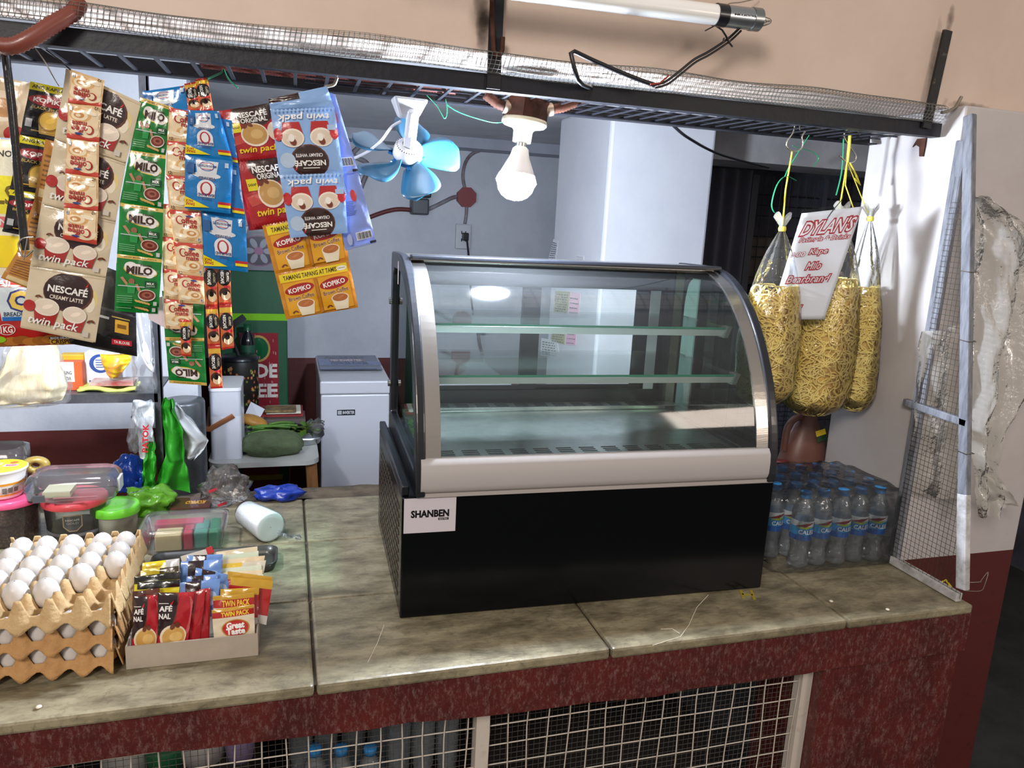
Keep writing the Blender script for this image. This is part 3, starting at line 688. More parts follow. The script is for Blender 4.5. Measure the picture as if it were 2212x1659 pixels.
green = mat('green_string', (40, 170, 120), 0.4); green2 = mat('dark_green_string', (20, 128, 84), 0.4)
def ribbon(pts, w=0.006, m=green, name='plastic_string'):
    pts = smooth_pts(pts, 5); mb = MB()
    return mb.tube(pts, w/2, 6, flat=0.25).build(name, m)
tag(ribbon([P(922, 206, Y=.41), P(945, 230, Y=.41), P(960, 256, Y=.41), P(966, 240, Y=.41), P(963, 214, Y=.41), P(968, 228, Y=.41), P(1000, 246, Y=.41), P(1060, 264, Y=.41), P(1084, 264, Y=.41)]), 'mint green string strung from the fan to the lamp socket', 'string')
tag(ribbon([P(449, 170, Y=.36), P(478, 157, Y=.36), P(483, 150, Y=.36), P(490, 165, Y=.36), P(500, 178, Y=.36), P(514, 190, Y=.36)], .011, green2), 'dark green string knotted to the rack above the blue sachets', 'string')

# ================================================================ tube lamp under the lintel, its wires
lamp = thing('tube_lamp', 'white lamp tube with silver end hung in front of the beige lintel', 'lamp', P(1400, 40, Y=.20))
t0, t1, t2, t3 = P(1562, 34, Y=.2), P(1000, -38, Y=.2), P(1638, 43, Y=.2), P(1545, 31.5, Y=.2)
MB().cyl(t0, t1, 0.0195, n=24).build('tube', mat('tube_opal', (246, 246, 244), 0.3, coat=.3), lamp)
MB().cyl(t0, t2, 0.021, n=24).build('end_cap', mat('silver_cap', (170, 176, 182), 0.3, metal=.9), lamp)
capo = [o for o in lamp.children if o.name.startswith('end_cap')][0]
MB().cyl(t2-(t2-t0)*0.22, t2+(t2-t0)*0.02, 0.0225, n=24).build('clear_collar', mat('silver_dull', (140, 146, 148), .3, metal=.8), capo)
MB().cyl(t3, t0+(t2-t0)*0.06, 0.0218, n=24).build('black_tie', blkp, lamp)
ar = Art(1.0); ar.text('ECOLUM', .5, .5, .95, (30, 34, 40), bold=.03)
ta = (t2-t0).normalized(); fw = (CAMP-t0); fw = (fw-ta*fw.dot(ta)).normalized(); sd = ta.cross(fw)
def capfn(u, v, l):
    a = (v-.5)*0.9/1.0+0.25; r = 0.0214+l
    return t0.lerp(t2, 0.78-0.62*u)+(fw*math.cos(a)+sd*(-math.sin(a)))*r
mb = MB(); ms = []; print_on(mb, ar, capfn, ms, L=.2); mb.build('lettering', ms, capo)
tip = smooth_pts([t2, t2+ta*.012+V((0, 0, .004)), t2+ta*.028, t2+ta*.014-V((0, 0, .007)), t2-V((0, 0, .008))])
MB().tube(tip, 0.004, 8).build('clear_tip', film('clear_plastic', (240, 240, 235), 1.5, .1, milk=.15), lamp)
wr = mat('black_wire', (26, 26, 30), 0.35)
Y = 0.225
w1 = smooth_pts([P(1598, 60, Y=.2), P(1572, 84, Y=Y), P(1530, 112, Y=Y), P(1500, 128, Y=Y), P(1470, 152, Y=Y), P(1440, 175, Y=Y), P(1412, 184, Y=Y)])
w2 = [p+V((.004, 0, -.005)) for p in w1]
cabl = [P(1414, 184, Y=Y), P(1380, 172, Y=Y), P(1330, 152, Y=Y), P(1280, 130, Y=Y), P(1240, 111, Y=Y), P(1233, 114, Y=Y), P(1240, 145, Y=Y), P(1248, 172, Y=Y), P(1258, 182, Y=Y+.02), P(1276, 190, Y=Y+.06)]
wo = thing('lamp_cable', 'black cable looping from the tube lamp down to the rack', 'cable', P(1412, 184, Y=Y))
MB().tube(w1, 0.0026, 8).tube(w2, 0.0022, 8).build('thin_wires', wr, wo)
MB().tube(cabl, 0.0048, 8).build('thick_cable', wr, wo)
MB().tube([P(1405, 182, Y=Y-.006), P(1425, 180, Y=Y-.006), P(1445, 163, Y=Y-.006)], 0.0018, 6).build('red_core', mat('wire_red', (150, 50, 44), .4), wo)
mb = MB()
for pts in (((1572, 84), (1560, 65), (1545, 55), (1524, 66)), ((1568, 78), (1575, 92), (1582, 101)), ((1564, 82), (1562, 92))): mb.tube([P(x, y, Y=Y-.004) for x, y in pts], 0.0035, 6, flat=.4)
mb.build('tape_knot', wr, wo)
tag(MB().tube(smooth_pts([P(1566, 20, Y=.2), P(1575, 8, Y=.22), P(1600, 5, Y=.25), P(1640, -4, Y=.29)]), 0.0011, 6).build('hanging_wire', mat('dull_wire', (150, 140, 128))), 'thin wire holding the tube lamp to the lintel', 'wire')
# black cord drooping behind the rack to the right
tag(MB().tube(smooth_pts([P(1455, 272, Y=.54), P(1490, 300, Y=.6), P(1560, 335, Y=.9), P(1660, 362, Y=1.4)]), 0.004, 8).build('hanging_cable', wr), 'black cord drooping in front of the white column', 'cord')
# ================================================================ right end: netting frame, plastic sheet, bottles, noodles, sign
wood = mat('grey_wood', (128, 130, 138), 0.6, col2=(92, 94, 102), vs=14, stretch=(6, 6, 1), bump=0.4, bs=50)
woodw = mat('whitewashed_wood', (206, 206, 208), 0.6, col2=(140, 134, 130), vs=18, bump=0.4, bs=50)
XF = 1.500
fr_ = thing('netting_frame', 'leaning triangular grey frame with wire netting at the right end of the counter', 'frame', (XF, 0.12, 0.0))
MB().bar((XF+.006, 0.225, 0.0), (XF+.006, 0.225, 1.085), 0.032, 0.014, up=(1, 0, 0)).build('rear_post', wood, fr_, bevel=.003)
pt, pb = V((XF, 0.213, 1.14)), V((XF, 0.006, 0.036))
MB().bar(pt, pt.lerp(pb, .80), 0.026, 0.016, up=(1, 0, 0)).build('front_post', wood, fr_, bevel=.003)
MB().bar(pt.lerp(pb, .795), pb, 0.027, 0.017, up=(1, 0, 0)).build('front_post_foot', woodw, fr_, bevel=.003)
MB().bar((XF, 0.225, 0.012), (XF, 0.01, 0.012), 0.022, 0.018, up=(1, 0, 0)).build('bottom_rail', woodw, fr_, bevel=.002)
m0 = P(1955, 868, X=XF); m1 = P(2092, 915, X=XF)
MB().bar(m0, m1, 0.018, 0.016, up=(1, 0, 0)).build('middle_rail', wood, fr_, bevel=.002)
mb = MB(); zz_ = 0.024
def yl(z): return pb.y+(pt.y-pb.y)*(z-pb.z)/(pt.z-pb.z)
while zz_ < 0.95:
    ya = yl(zz_); 
    if ya < 0.215: mb.tube([(XF-.004, ya, zz_), (XF-.004, 0.225, zz_+0.0015)], 0.0006, 3, False)
    zz_ += 0.0127
y = 0.006
while y < 0.222:
    zt = pb.z+(y-pb.y)/(pt.y-pb.y)*(pt.z-pb.z); mb.tube([(XF-.004, y, 0.012), (XF-.004, y, min(zt, 1.0))], 0.0006, 3, False); y += 0.0127
mb.build('wire_netting', mat('net_dark', (84, 80, 76), .4, metal=.5), fr_)
mb = MB()
for z in (0.62, 0.78, 0.36):
    yy = yl(z); mb.tube([(XF-.013, yy-.016, z), (XF-.013, yy+.016, z+.002), (XF+.012, yy+.016, z), (XF+.012, yy-.016, z)], 0.0011, 5, closed=True, caps=False)
mb.tube(smooth_pts([(XF, 0.012, .05), (XF+.03, -.01, .06), (XF+.07, 0.02, .045), (XF+.10, .03, .06), (XF+.085, .02, .035), (XF+.05, 0, .03), (XF, .0, .035)]), 0.0009, 5)
mb.build('tie_wire', mat('dull_wire', (150, 140, 128)), fr_)
# patch of exposed metal on the end wall
q = [P(x, y, X=1.514) for x, y in ((1973, 318), (1984, 300), (2003, 298), (2000, 318), (1996, 338), (1988, 338), (1988, 318), (1980, 312))]
struct(MB().prism(q, (-.004, 0, 0)).build('trim_4', rust))
# crumpled plastic sheet hanging on the post
sheet = film('cloudy_sheet', (232, 230, 224), 0.9, 0.22, milk=0.66, milkcol=(226, 223, 218), bump=.6, bs=60)
rowsP = [(425, 2096, 2120), (470, 2097, 2196), (520, 2098, 2236), (600, 2100, 2240), (700, 2099, 2234), (780, 2097, 2212), (860, 2096, 2186), (930, 2096, 2150), (985, 2092, 2136), (1030, 2094, 2140), (1070, 2094, 2150), (1112, 2104, 2140)]
def shp(u, v):
    t = v*(len(rowsP)-1); i = min(int(t), len(rowsP)-2); f = t-i; a, b = rowsP[i], rowsP[i+1]
    y = a[0]+(b[0]-a[0])*f; x0 = a[1]+(b[1]-a[1])*f; x1 = a[2]+(b[2]-a[2])*f
    p = P(x0+(x1-x0)*u, y, Y=0.185-0.02*v)
    k = (u*3.2, v*4.0, 0); d = 0.020*math.sin(u*9+2.2*nz((u*2, v*3, 1))+v*3)+0.016*nz(k, 2.2)+0.006*nz(k, 7)
    return p+V((0.006*nz((v*9, 2, u*3)), d-0.012, 0.006*nz((u*6, v*9, 5))))
sh_ = thing('plastic_sheet', 'crumpled cloudy plastic sheet bundled against the right wall', 'plastic sheet', P(2150, 1100, Y=.18))
MB().grid(shp, 44, 90).build('hanging_fold', sheet, sh_)
def tailp(u, v):
    p = P(2118, 1040, Y=.15).lerp(P(2197, 1092, Y=.15), u); w = 0.035+0.02*math.sin(u*5)-0.025*max(u-.7, 0)
    return p+V((0.004*nz((u*5, v*4, 2)), 0.02*nz((u*4, v*5, 9)), (v-.5)*w*1.6))
MB().grid(tailp, 20, 12).build('loose_tail', sheet, sh_)
def innr(u, v):
    p = P(1990, 720, Y=.215).lerp(P(2088, 700, Y=.20), u); q = P(1968, 1060, Y=.215).lerp(P(2088, 1085, Y=.19), u)
    r = p.lerp(q, v); return r+V((0, 0.014*nz((u*4, v*6, 3))+.008*math.sin(u*11+v*2), 0.03*nz((u*3, 3, 1))*v))
MB().grid(innr, 24, 40).build('inner_fold', sheet, sh_)

# ---------------------------------------------------------------- water bottles
pet = film('bottle_plastic', (240, 246, 249), 1.8, 0.06, milk=0.27, milkcol=(226, 236, 244), bump=0.35, bs=60, ior=1.5)
capb = mat('cap_blue', (60, 152, 226), 0.35, coat=.2)
def bottle(name='water_bottle', hgt=0.205, lab=True, txt='CALEE', rot=0.0):
    t = bpy.data.objects.new(name, None); COL.objects.link(t); ORG[t.name] = V((0, 0, 0)); R = 0.0275
    prof = [(0.001, 0.004), (0.018, 0.002), (0.025, 0.004), (R, 0.012)]
    for k in range(6): z = 0.018+k*0.010; prof += [(R-0.0008-0.0045*math.exp(-((z-0.046)/0.016)**2), z), (R-0.0026-0.0045*math.exp(-((z-0.046)/0.016)**2), z+0.005)]
    prof += [(R, 0.078), (R, 0.135), (0.0282, 0.142), (0.0282, 0.146), (R, 0.150), (0.0255, 0.160), (0.021, 0.172), (0.0145, 0.182), (0.0125, 0.187), (0.0125, 0.192)]
    prof = [(r, z*hgt/0.205) for r, z in prof]
    MB().lathe(prof, (0, 0, 0), 24).build('bottle_body', pet, t)
    k = hgt/0.205
    MB().lathe([(0.001, 0.205*k), (0.0135, 0.205*k), (0.0148, 0.203*k), (0.0150, 0.189*k), (0.001, 0.189*k)], (0, 0, 0), 24, None, True, lambda a, i: 1+0.02*(int(a*24/PI) % 2)).build('bottle_cap', capb, t)
    if lab:
        mb = MB(); ar = Art(0.052/0.173); ms = []
        ar.rect(0, 0, 1, 1, (40, 150, 214)); ar.rect(0, 0, 1, .28, (10, 92, 176)); ar.rect(0, .70, 1, 1, (196, 204, 210))
        for c in (.25, .75):
            ar.poly([(c-.17, .72), (c-.02, .72), (c+.10, .92), (c-.02, .90)], (122, 28, 34)); ar.poly([(c-.17, .66), (c+.02, .74), (c+.1, .72), (c-.02, .60)], (150, 170, 40))
            ar.text(txt, c, .45, .23, (230, 240, 250), h=.062, bold=.02, out=(12, 70, 150)); 
            ar.rect(c+.16, .2, c+.23, .85, (214, 220, 224))
            for q in range(5): ar.rect(c+.165+q*.012, .3, c+.171+q*.012, .7, (40, 50, 60))
        print_on(mb, ar, lambda u, v, l: V(((R+.0006+l)*math.cos(2*PI*u+rot), (R+.0006+l)*math.sin(2*PI*u+rot), (0.080+0.052*v)*k)), ms, L=.03, step=.0001)
        mb.build('bottle_label', ms, t)
    return t
wb = bottle()
ORD = ['rightmost', 'second from the right', 'third from the right', 'fourth from the right', 'fifth from the right', 'leftmost']
ROW = ['front row', 'second row', 'third row', 'rear row']
first = True; bl_ = []
rb = random.Random(5)
for j, (yy, xl, n) in enumerate(((0.262, 1.461, 5), (0.326, 1.478, 6), (0.390, 1.470, 6), (0.454, 1.474, 6))):
    for i in range(n):
        x = xl-0.0582*i; lab = 'blue-capped water bottle, %s in the %s of the pack' % (ORD[i], ROW[j])
        if first: o = wb; first = False
        else: o = dup(wb, (0, 0, 0))
        o.location = (x, yy+0.004*(i % 2), 0.001); o.rotation_euler = (0, 0, rb.uniform(-.9, .9)-.6); tag(o, lab, 'bottle', 'water bottles in the pack')
wrap = film('shrink_wrap', (250, 251, 252), 1.2, 0.10, milk=0.05, milkcol=(200, 204, 208), bump=0.9, bs=34)
def wrapp(u, v):
    a = 2*PI*u; cx, cy, hx, hy = 1.335, 0.362, 0.205, 0.142
    if v > 0.55: t = (v-.55)/.45; sc = math.cos(t*PI/2)**0.75; z = 0.192+0.020*math.sin(t*PI/2)
    else: sc = 1.0; z = 0.004+0.188*v/.55
    ca, sa = math.cos(a), math.sin(a); e = 0.28
    x = math.copysign(abs(ca)**e, ca)*hx*sc; y = math.copysign(abs(sa)**e, sa)*hy*sc
    w = 0.004*nz((x*14, y*14, z*9)); 
    bulge = (0.016 if ca > 0.6 else 0)*math.sin(min(v/.55, 1)*PI)
    return V((cx+x+bulge, cy+y, z+w+(0.0 if v < .55 else 0.004*math.cos(x/0.058*2*PI)*math.cos(y/0.064*2*PI))))
tag(MB().grid(wrapp, 72, 26).build('shrink_wrap', wrap), 'clear shrink film around the pack of water bottles', 'plastic wrap')
# brown jug and red capped jars behind the pack
jug = thing('plastic_jug', 'reddish brown plastic jug with white cap behind the water bottles', 'jug', (1.40, 0.62, 0.0))
jm = mat('jug_brown', (132, 92, 80), 0.4, col2=(110, 72, 62), vs=8); jc = P(1733, 995, Y=.62); jx = jc.x
def jp(z, w, d): return [(w*math.cos(a)*(1 if abs(math.cos(a)) < .7 else .96), d*math.sin(a), z) for a in [2*PI*i/24 for i in range(24)]]
js = [(0.0, .075, .05), (.02, .085, .056), (.17, .085, .056), (.22, .068, .046), (.29, .034, .03), (.318, .020, .020), (.335, .018, .018)]
mb = MB(); vs = []
for s in js: vs += [V(p)+V((jx, .62, 0)) for p in jp(*s)]
mb.add(vs, [(i*24+j, i*24+(j+1) % 24, (i+1)*24+(j+1) % 24, (i+1)*24+j) for i in range(6) for j in range(24)], True); ORG[jug.name] = V((1.40, .62, 0)); mb.build('jug_body', jm, jug)
MB().tube(smooth_pts([(jx-.020, .62, .305), (jx-.055, .61, .30), (jx-.078, .61, .27), (jx-.082, .61, .20)]), .0105, 10).build('jug_handle', jm, jug)
MB().lathe([(.0225, .312), (.0225, .345), (.019, .348), (.001, .348)], (jx, .62, 0), 24).build('jug_cap', mat('cap_white', (214, 216, 220), .4), jug)
MB().lathe([(.0215, .300), (.0215, .311)], (jx, .62, 0), 20).build('neck_band', mat('gold_band', (168, 120, 40), .4), jug)
ar = Art(.8); ar.rect(0, 0, 1, 1, (22, 60, 30)); ar.rect(0, .5, 1, 1, (232, 196, 40)); ar.text('SUGAR', .5, .72, .7, (60, 80, 30), bold=.02)
ar.it = ar.it[:2]
mb = MB(); ms = []; print_on(mb, ar, lambda u, v, l: V((jx+.004+.030*u, .62-.046-.004*u+(.018 if 1 else 0)*(v)*.9-l-.006, .235+.030*v+.010*u)), ms, L=2); mb.build('jug_label', ms, jug)
for k, (px, py) in enumerate(((1694, 998), (1712, 1008))):
    q = P(px, py, Y=.56); t = thing('red_capped_jar', 'clear jar with red lid behind the water pack, %s of two' % ('left' if k == 0 else 'right'), 'jar', (q.x, .56, 0))
    MB().lathe([(.001, .001), (.03, .001), (.031, q.z-.02), (.028, q.z-.012)], (q.x, .56, 0), 20).build('jar_body', film('bottle_clear', (220, 214, 210), 1.5, .05, milk=.1), t)
    MB().lathe([(.029, q.z-.014), (.029, q.z), (.001, q.z+.002)], (q.x, .56, 0), 20).build('jar_lid', mat('lid_red', (170, 60, 56), .4), t)

# ---------------------------------------------------------------- noodle bags
noodle = mat('egg_noodle', (250, 232, 150), 0.42, col2=(242, 216, 118), vs=9, coat=.15, sss=0.0)
noodle_dk = mat('egg_noodle_gap_shade', (232, 200, 116), .6, col2=(206, 168, 84), vs=40)  # core tinted darker than the strands: shade in the gaps painted in
bagm = film('bag_plastic', (250, 250, 248), 1.2, 0.07, milk=0.03, bump=.8, bs=30, ior=1.42)
def bag_shape(c, zb, zt, zn, hx, hy, seed):
    "returns fn(a, z) -> point of the bag skin; pear shaped, full low down, gathered at zn"
    def f(a, z, k=1.0):
        if z <= zb+0.06: t = max((z-zb)/0.06, 0); s = math.sqrt(max(1-(1-t)**2, 0.0))*0.97+0.03*t
        else:
            t = (z-zb-.06)/(zn-zb-.06); s = 1.0 if t < .28 else 0.04+0.96*math.cos((t-.28)/.72*PI/2)**.85
        s *= 1+0.06*nz((math.cos(a)*1.3, math.sin(a)*1.3, z*9+seed))
        pl = 1+(0.09*math.sin(a*9+seed)*min(max((z-zt)/(zn-zt), 0)*2.0, 1) if z > zt else 0)
        x = math.cos(a)*hx*s*pl*k; y = math.sin(a)*hy*s*pl*k
        return V((c[0]+x, c[1]+y, z))
    return f
def noodle_bag(c, zb, zt, zn, hx, hy, seed, lab, nst=520, lean=0.0):
    f = bag_shape(c, zb, zt, zn, hx, hy, seed); r = random.Random(seed)
    def ln(p): return p+V((lean*(p.z-zb), 0, 0))
    mb = MB()
    mb.grid(lambda u, v: ln(f(2*PI*u, zb+0.012+(zt-zb-0.03)*v, 0.80)), 24, 16); mb.mi = 1
    for s in range(nst):
        a = r.uniform(0, 2*PI); z = zb+0.012+(zt-zb-0.014)*r.random(); dep = r.uniform(0.83, 0.975)
        hd = r.uniform(0, 2*PI); cur = r.choice((-1, 1))*r.uniform(18, 75); pts = []; n = r.randint(12, 24); wob = r.uniform(0, 6)
        if z > zt-0.03 and r.random() < .5: z -= .02
        for k in range(n):
            pts.append(ln(f(a, z, dep+0.02*math.sin(k*.7+wob))))
            st = 0.0058; hd += cur*st*(0.6+0.5*math.sin(k*.35+wob)); 
            rr_ = math.hypot(hx*math.sin(a), hy*math.cos(a))
            a += math.cos(hd)*st/max(rr_, .03); z = min(max(z+math.sin(hd)*st*.8, zb+.008), zt+.004)
        mb.tube(pts, 0.0020, 5, False)
    nd_ = mb.build('egg_noodles', [noodle_dk, noodle]); tag(nd_, lab[0], 'noodles', None, 'stuff')
    bg = thing('plastic_bag', lab[1], 'bag', ln(V((c[0], c[1], zb))))
    MB().grid(lambda u, v: ln(f(2*PI*u, zb-.003+(zn-zb+.003)*v, 1.03)), 56, 40).build('bag_skin', bagm, bg)
    MB().lathe([(.0085, -.006), (.010, 0), (.0085, .006)], ln(V((c[0], c[1], zn))), 14).build('tie_band', mat('yellow_band', (236, 220, 80), .4), bg)
    kn = MB(); top_ = ln(V((c[0], c[1], zn)))
    kn.grid(lambda u, v: top_+V(((.006+.016*v*(1+.3*math.sin(u*19)))*math.cos(2*PI*u), (.006+.012*v)*math.sin(2*PI*u), .004+.030*v*(1+.25*math.sin(u*25+1)))), 28, 5)
    kn.build('bag_knot', film('bag_plastic_bunched', (246, 246, 240), 1.6, .12, milk=.35, milkcol=(236, 236, 226), bump=1, bs=60), bg)
    return top_
c1, c2, c3 = P(1656, 700, Y=.365), P(1776, 720, Y=.42), P(1868, 720, Y=.41)
k1 = noodle_bag((c1.x+.012, .365), 0.405, 0.715, 0.858, 0.078, 0.062, 2, ('yellow egg noodles packed in the left hanging bag', 'clear plastic bag of noodles hanging from the left hook, beside the display case'), 560)
k2 = noodle_bag((c2.x, .42), 0.362, 0.735, 0.897, 0.100, 0.070, 5, ('yellow egg noodles packed in the large bag behind the menu sign', 'large clear bag of noodles hanging behind the menu sign'), 800, 0.02)
k3 = noodle_bag((c3.x, .41), 0.372, 0.715, 0.897, 0.050, 0.055, 9, ('yellow egg noodles packed in the rightmost bag against the wall', 'clear bag of noodles hanging rightmost, against the pale end wall'), 440, -0.07)
# the hooks and strings
chrome = mat('chrome_wire', (214, 208, 196), 0.18, metal=1)
def hook(pts, Y, lab): return tag(MB().tube(smooth_pts([P(x, y, Y=Y) for x, y in pts]), 0.0017, 8).build('s_hook', chrome), lab, 'hook')
hook([(1728, 281), (1726, 268), (1719, 266), (1715, 280), (1711, 290), (1700, 305), (1700, 318), (1714, 327), (1730, 321), (1734, 307), (1732, 296), (1739, 284)], .385, 'round wire hook on the rack holding the left noodle bag')
hook([(1858, 291), (1850, 280), (1838, 277), (1826, 284), (1824, 297), (1835, 315), (1848, 335), (1847, 346), (1838, 351), (1826, 348), (1813, 336)], .445, 'S-shaped wire hook on the rack holding the two right noodle bags')
yel = mat('yellow_string', (226, 212, 60), 0.45)
def string(pts, r, lab, m=yel): return tag(MB().tube(pts, r, 7, flat=.6).build('string', m), lab, 'string')
string([k1+V((0, 0, .01)), P(1697, 410, Y=.385), P(1711, 328, Y=.385)], .0028, 'taut yellow string from the left hook to the left noodle bag')
kk = P(1830, 350, Y=.445)
string([P(1836, 290, Y=.44), P(1834, 320, Y=.44), kk], .0055, 'thick yellow twine bundle on the S-shaped hook')
string([kk, k2+V((-.01, 0, .015))], .0026, 'left yellow string from the S-shaped hook to the large noodle bag')
string([kk, P(1826, 400, Y=.43), k2.lerp(k3, .5)+V((0, 0, .005))], .002, 'middle yellow string below the S-shaped hook')
string([kk, k3+V((-.01, 0, .015))], .0022, 'right yellow string from the S-shaped hook to the rightmost noodle bag')
string([P(1836, 352, Y=.44), P(1850, 380, Y=.44), P(1858, 400, Y=.44), P(1846, 385, Y=.44)], .003, 'loose end of yellow twine by the S-shaped hook')
tag(ribbon([P(1748, 292, Y=.395), P(1730, 320, Y=.395), P(1705, 360, Y=.395), P(1695, 382, Y=.395)], .005, green2), 'green string slanting down beside the left hook', 'string')
tag(ribbon([P(1712, 315, Y=.39), P(1735, 322, Y=.39), P(1758, 330, Y=.39), P(1768, 343, Y=.39), P(1756, 360, Y=.39)], .005, green2), 'green string end curling right of the left hook', 'string')
tag(ribbon([P(1720, 390, Y=.38), P(1697, 381, Y=.38), P(1678, 400, Y=.38), P(1667, 440, Y=.38), P(1672, 458, Y=.38), P(1680, 460, Y=.385)], .006, green2), 'green string tied around the yellow one above the left noodle bag', 'string')
tag(ribbon([P(1822, 300, Y=.47), P(1818, 370, Y=.47), P(1806, 422, Y=.47)], .006, green2), 'green string hanging behind the right noodle bags', 'string')
# menu sign in a clear sleeve
sc_ = [P(1662, 690, Y=.372), P(1780, 690, Y=.327), P(1864, 446, Y=.300), P(1732, 461, Y=.350)]
def quad(c, bulge=0.0):
    n = (c[1]-c[0]).cross(c[3]-c[0]).normalized()
    def f(u, v, l): return c[0].lerp(c[1], u).lerp(c[3].lerp(c[2], u), v)+n*(l+bulge*math.sin(PI*u)*math.sin(PI*v))
    return f, n
fq, nq = quad(sc_)
sign = thing('menu_sign', 'white hanging menu sign with red outlined lettering in a clear sleeve', 'sign', sc_[0])
MB().grid(lambda u, v: fq(u, v, -.0006), 16, 24).build('sheet', mat('sign_paper', (232, 236, 244), 0.4, coat=.3), sign, solid=.0008)
RD = (176, 44, 60); WH = (240, 240, 244); ar = Art(1.9)
ar.text('DYLAN\'S', .53, .855, .84, WH, h=.23, bold=.012, shear=.25, out=RD, ob=.095, rot=.01)
ar.text('Patimpla & Drinks', .53, .742, .84, WH, h=.10, bold=.0, shear=.2, out=RD, ob=.095)
fs_ = [('Kape', .50, .625, .30), ('Milo', .50, .50, .25), ('Bearbrand', .47, .38, .72), ('Coke', .22, .25, .34), ('Mineral', .23, .10, .54)]
for t, x, y, w in fs_: ar.text(t, x, y, w, WH, h=.125, bold=.0, shear=.2, out=RD, ob=.11)
ar.text('10.00', .12, .615, .30, WH, h=.08, shear=.2, out=RD, ob=.07)
mb = MB(); ms = []; print_on(mb, ar, fq, ms, L=.1, step=.00012); mb.build('lettering', ms, sign)
MB().add([fq(-.015, -.005, .0035), fq(1.015, -.005, .0035), fq(1.02, 1.035, .0035), fq(-.02, 1.035, .0035)], [(0, 1, 2, 3)]).build('clear_sleeve', film('sleeve', (250, 250, 250), .8, .06), sign)
MB().tube(smooth_pts([fq(.45, .93, .004), fq(.5, 1.0, .006), fq(.58, 1.08, .008), fq(.6, 1.12, .0)]), .0012, 6).build('hanging_wire', wr, sign)
# ================================================================ printed sachets
BRN = (52, 30, 26); CREAM = (226, 212, 188); RED = (178, 42, 44); WHT = (240, 238, 234)
def cup(a, x, y, r, body=RED, top=(228, 214, 196), brew=None, rim=(236, 226, 212)):
    a.poly([(x-r, y), (x+r, y), (x+r*.72, y-r*1.35/a.asp), (x-r*.72, y-r*1.35/a.asp)], body)
    a.ell(x, y, r, r*.8, rim); a.ell(x, y+.004, r*.88, r*.66, brew or top)
    a.ell(x+r*.1, y+.01, r*.45, r*.2, tuple(min(255, int(c*1.06+6)) for c in (brew or top)), 0, 2*PI, 14, .4)
def beans(a, x, y, s, c=(110, 56, 38)):
    a.ell(x, y, s, s*.6, c, rot=.7, n=12); a.ell(x+s*1.6, y+s*.3, s, s*.6, c, rot=-.6, n=12)
def crimp(a, y0, y1, c, n=16):
    for i in range(n): a.rect(i/n, y0, (i+.45)/n, y1, c)
def a_mate(fl=False):
    a = Art(1.05); a.rect(0, 0, 1, 1, (224, 190, 142)); a.rect(0, .86, 1, 1, (200, 74, 60)); 
    a.ell(.36, .70, .34, .22, (240, 222, 186)); a.ell(.68, .66, .30, .20, (240, 222, 186)); a.rect(.05, .1, .95, .66, (236, 214, 176))
    a.ell(.60, .30, .34, .20, (224, 176, 116)); a.ell(.62, .32, .26, .14, (244, 226, 190)); a.ell(.64, .31, .16, .08, (206, 146, 86)); a.ell(.66, .32, .08, .04, (244, 226, 190)); a.ell(.30, .22, .2, .06, (246, 234, 206), rot=-.2)
    a.ell(.30, .70, .13, .13, (176, 46, 44), .9, 5.2); a.ell(.315, .70, .095, .10, (238, 220, 186))
    a.text('offee', .60, .70, .50, (176, 46, 44), h=.19, bold=.02); a.text('mate', .62, .54, .44, (176, 46, 44), h=.12, bold=.02)
    a.ell(.62, .83, .12, .03, (60, 70, 140)); a.rect(.84, .08, .93, .2, (206, 210, 214)); a.rect(.86, .10, .91, .18, (120, 126, 130)); a.text('12', .13, .07, .10, (40, 30, 24))
    return a.flip() if fl else a
def a_latte():
    a = Art(.86); a.rect(0, 0, 1, 1, (214, 200, 172)); a.ell(.85, .62, .10, .16, (228, 206, 140)); a.ell(.86, .55, .06, .12, (236, 226, 204))
    a.ell(.55, .68, .33, .30, (92, 52, 42)); a.ell(.54, .69, .31, .28, (50, 30, 30)); a.rect(0, .955, 1, 1, (206, 190, 160))
    a.text('NESCAFÉ', .54, .72, .52, WHT, h=.11, bold=.03); a.text('CREAMY LATTE', .54, .58, .44, (232, 222, 206), h=.05); a.poly([(.76, .80), (.80, .87), (.79, .80)], (210, 40, 40))
    cup(a, .30, .40, .17, (170, 50, 48)); cup(a, .68, .36, .16, (170, 50, 48)); a.ell(.08, .38, .08, .09, (178, 44, 44)); beans(a, .88, .30, .03); beans(a, .16, .55, .025)
    a.text('twin pack', .42, .16, .66, WHT, h=.13, shear=.25, bold=.015); a.rect(.82, .06, .90, .15, (208, 200, 190)); a.rect(.02, .0, .98, .03, (204, 190, 160))
    return a
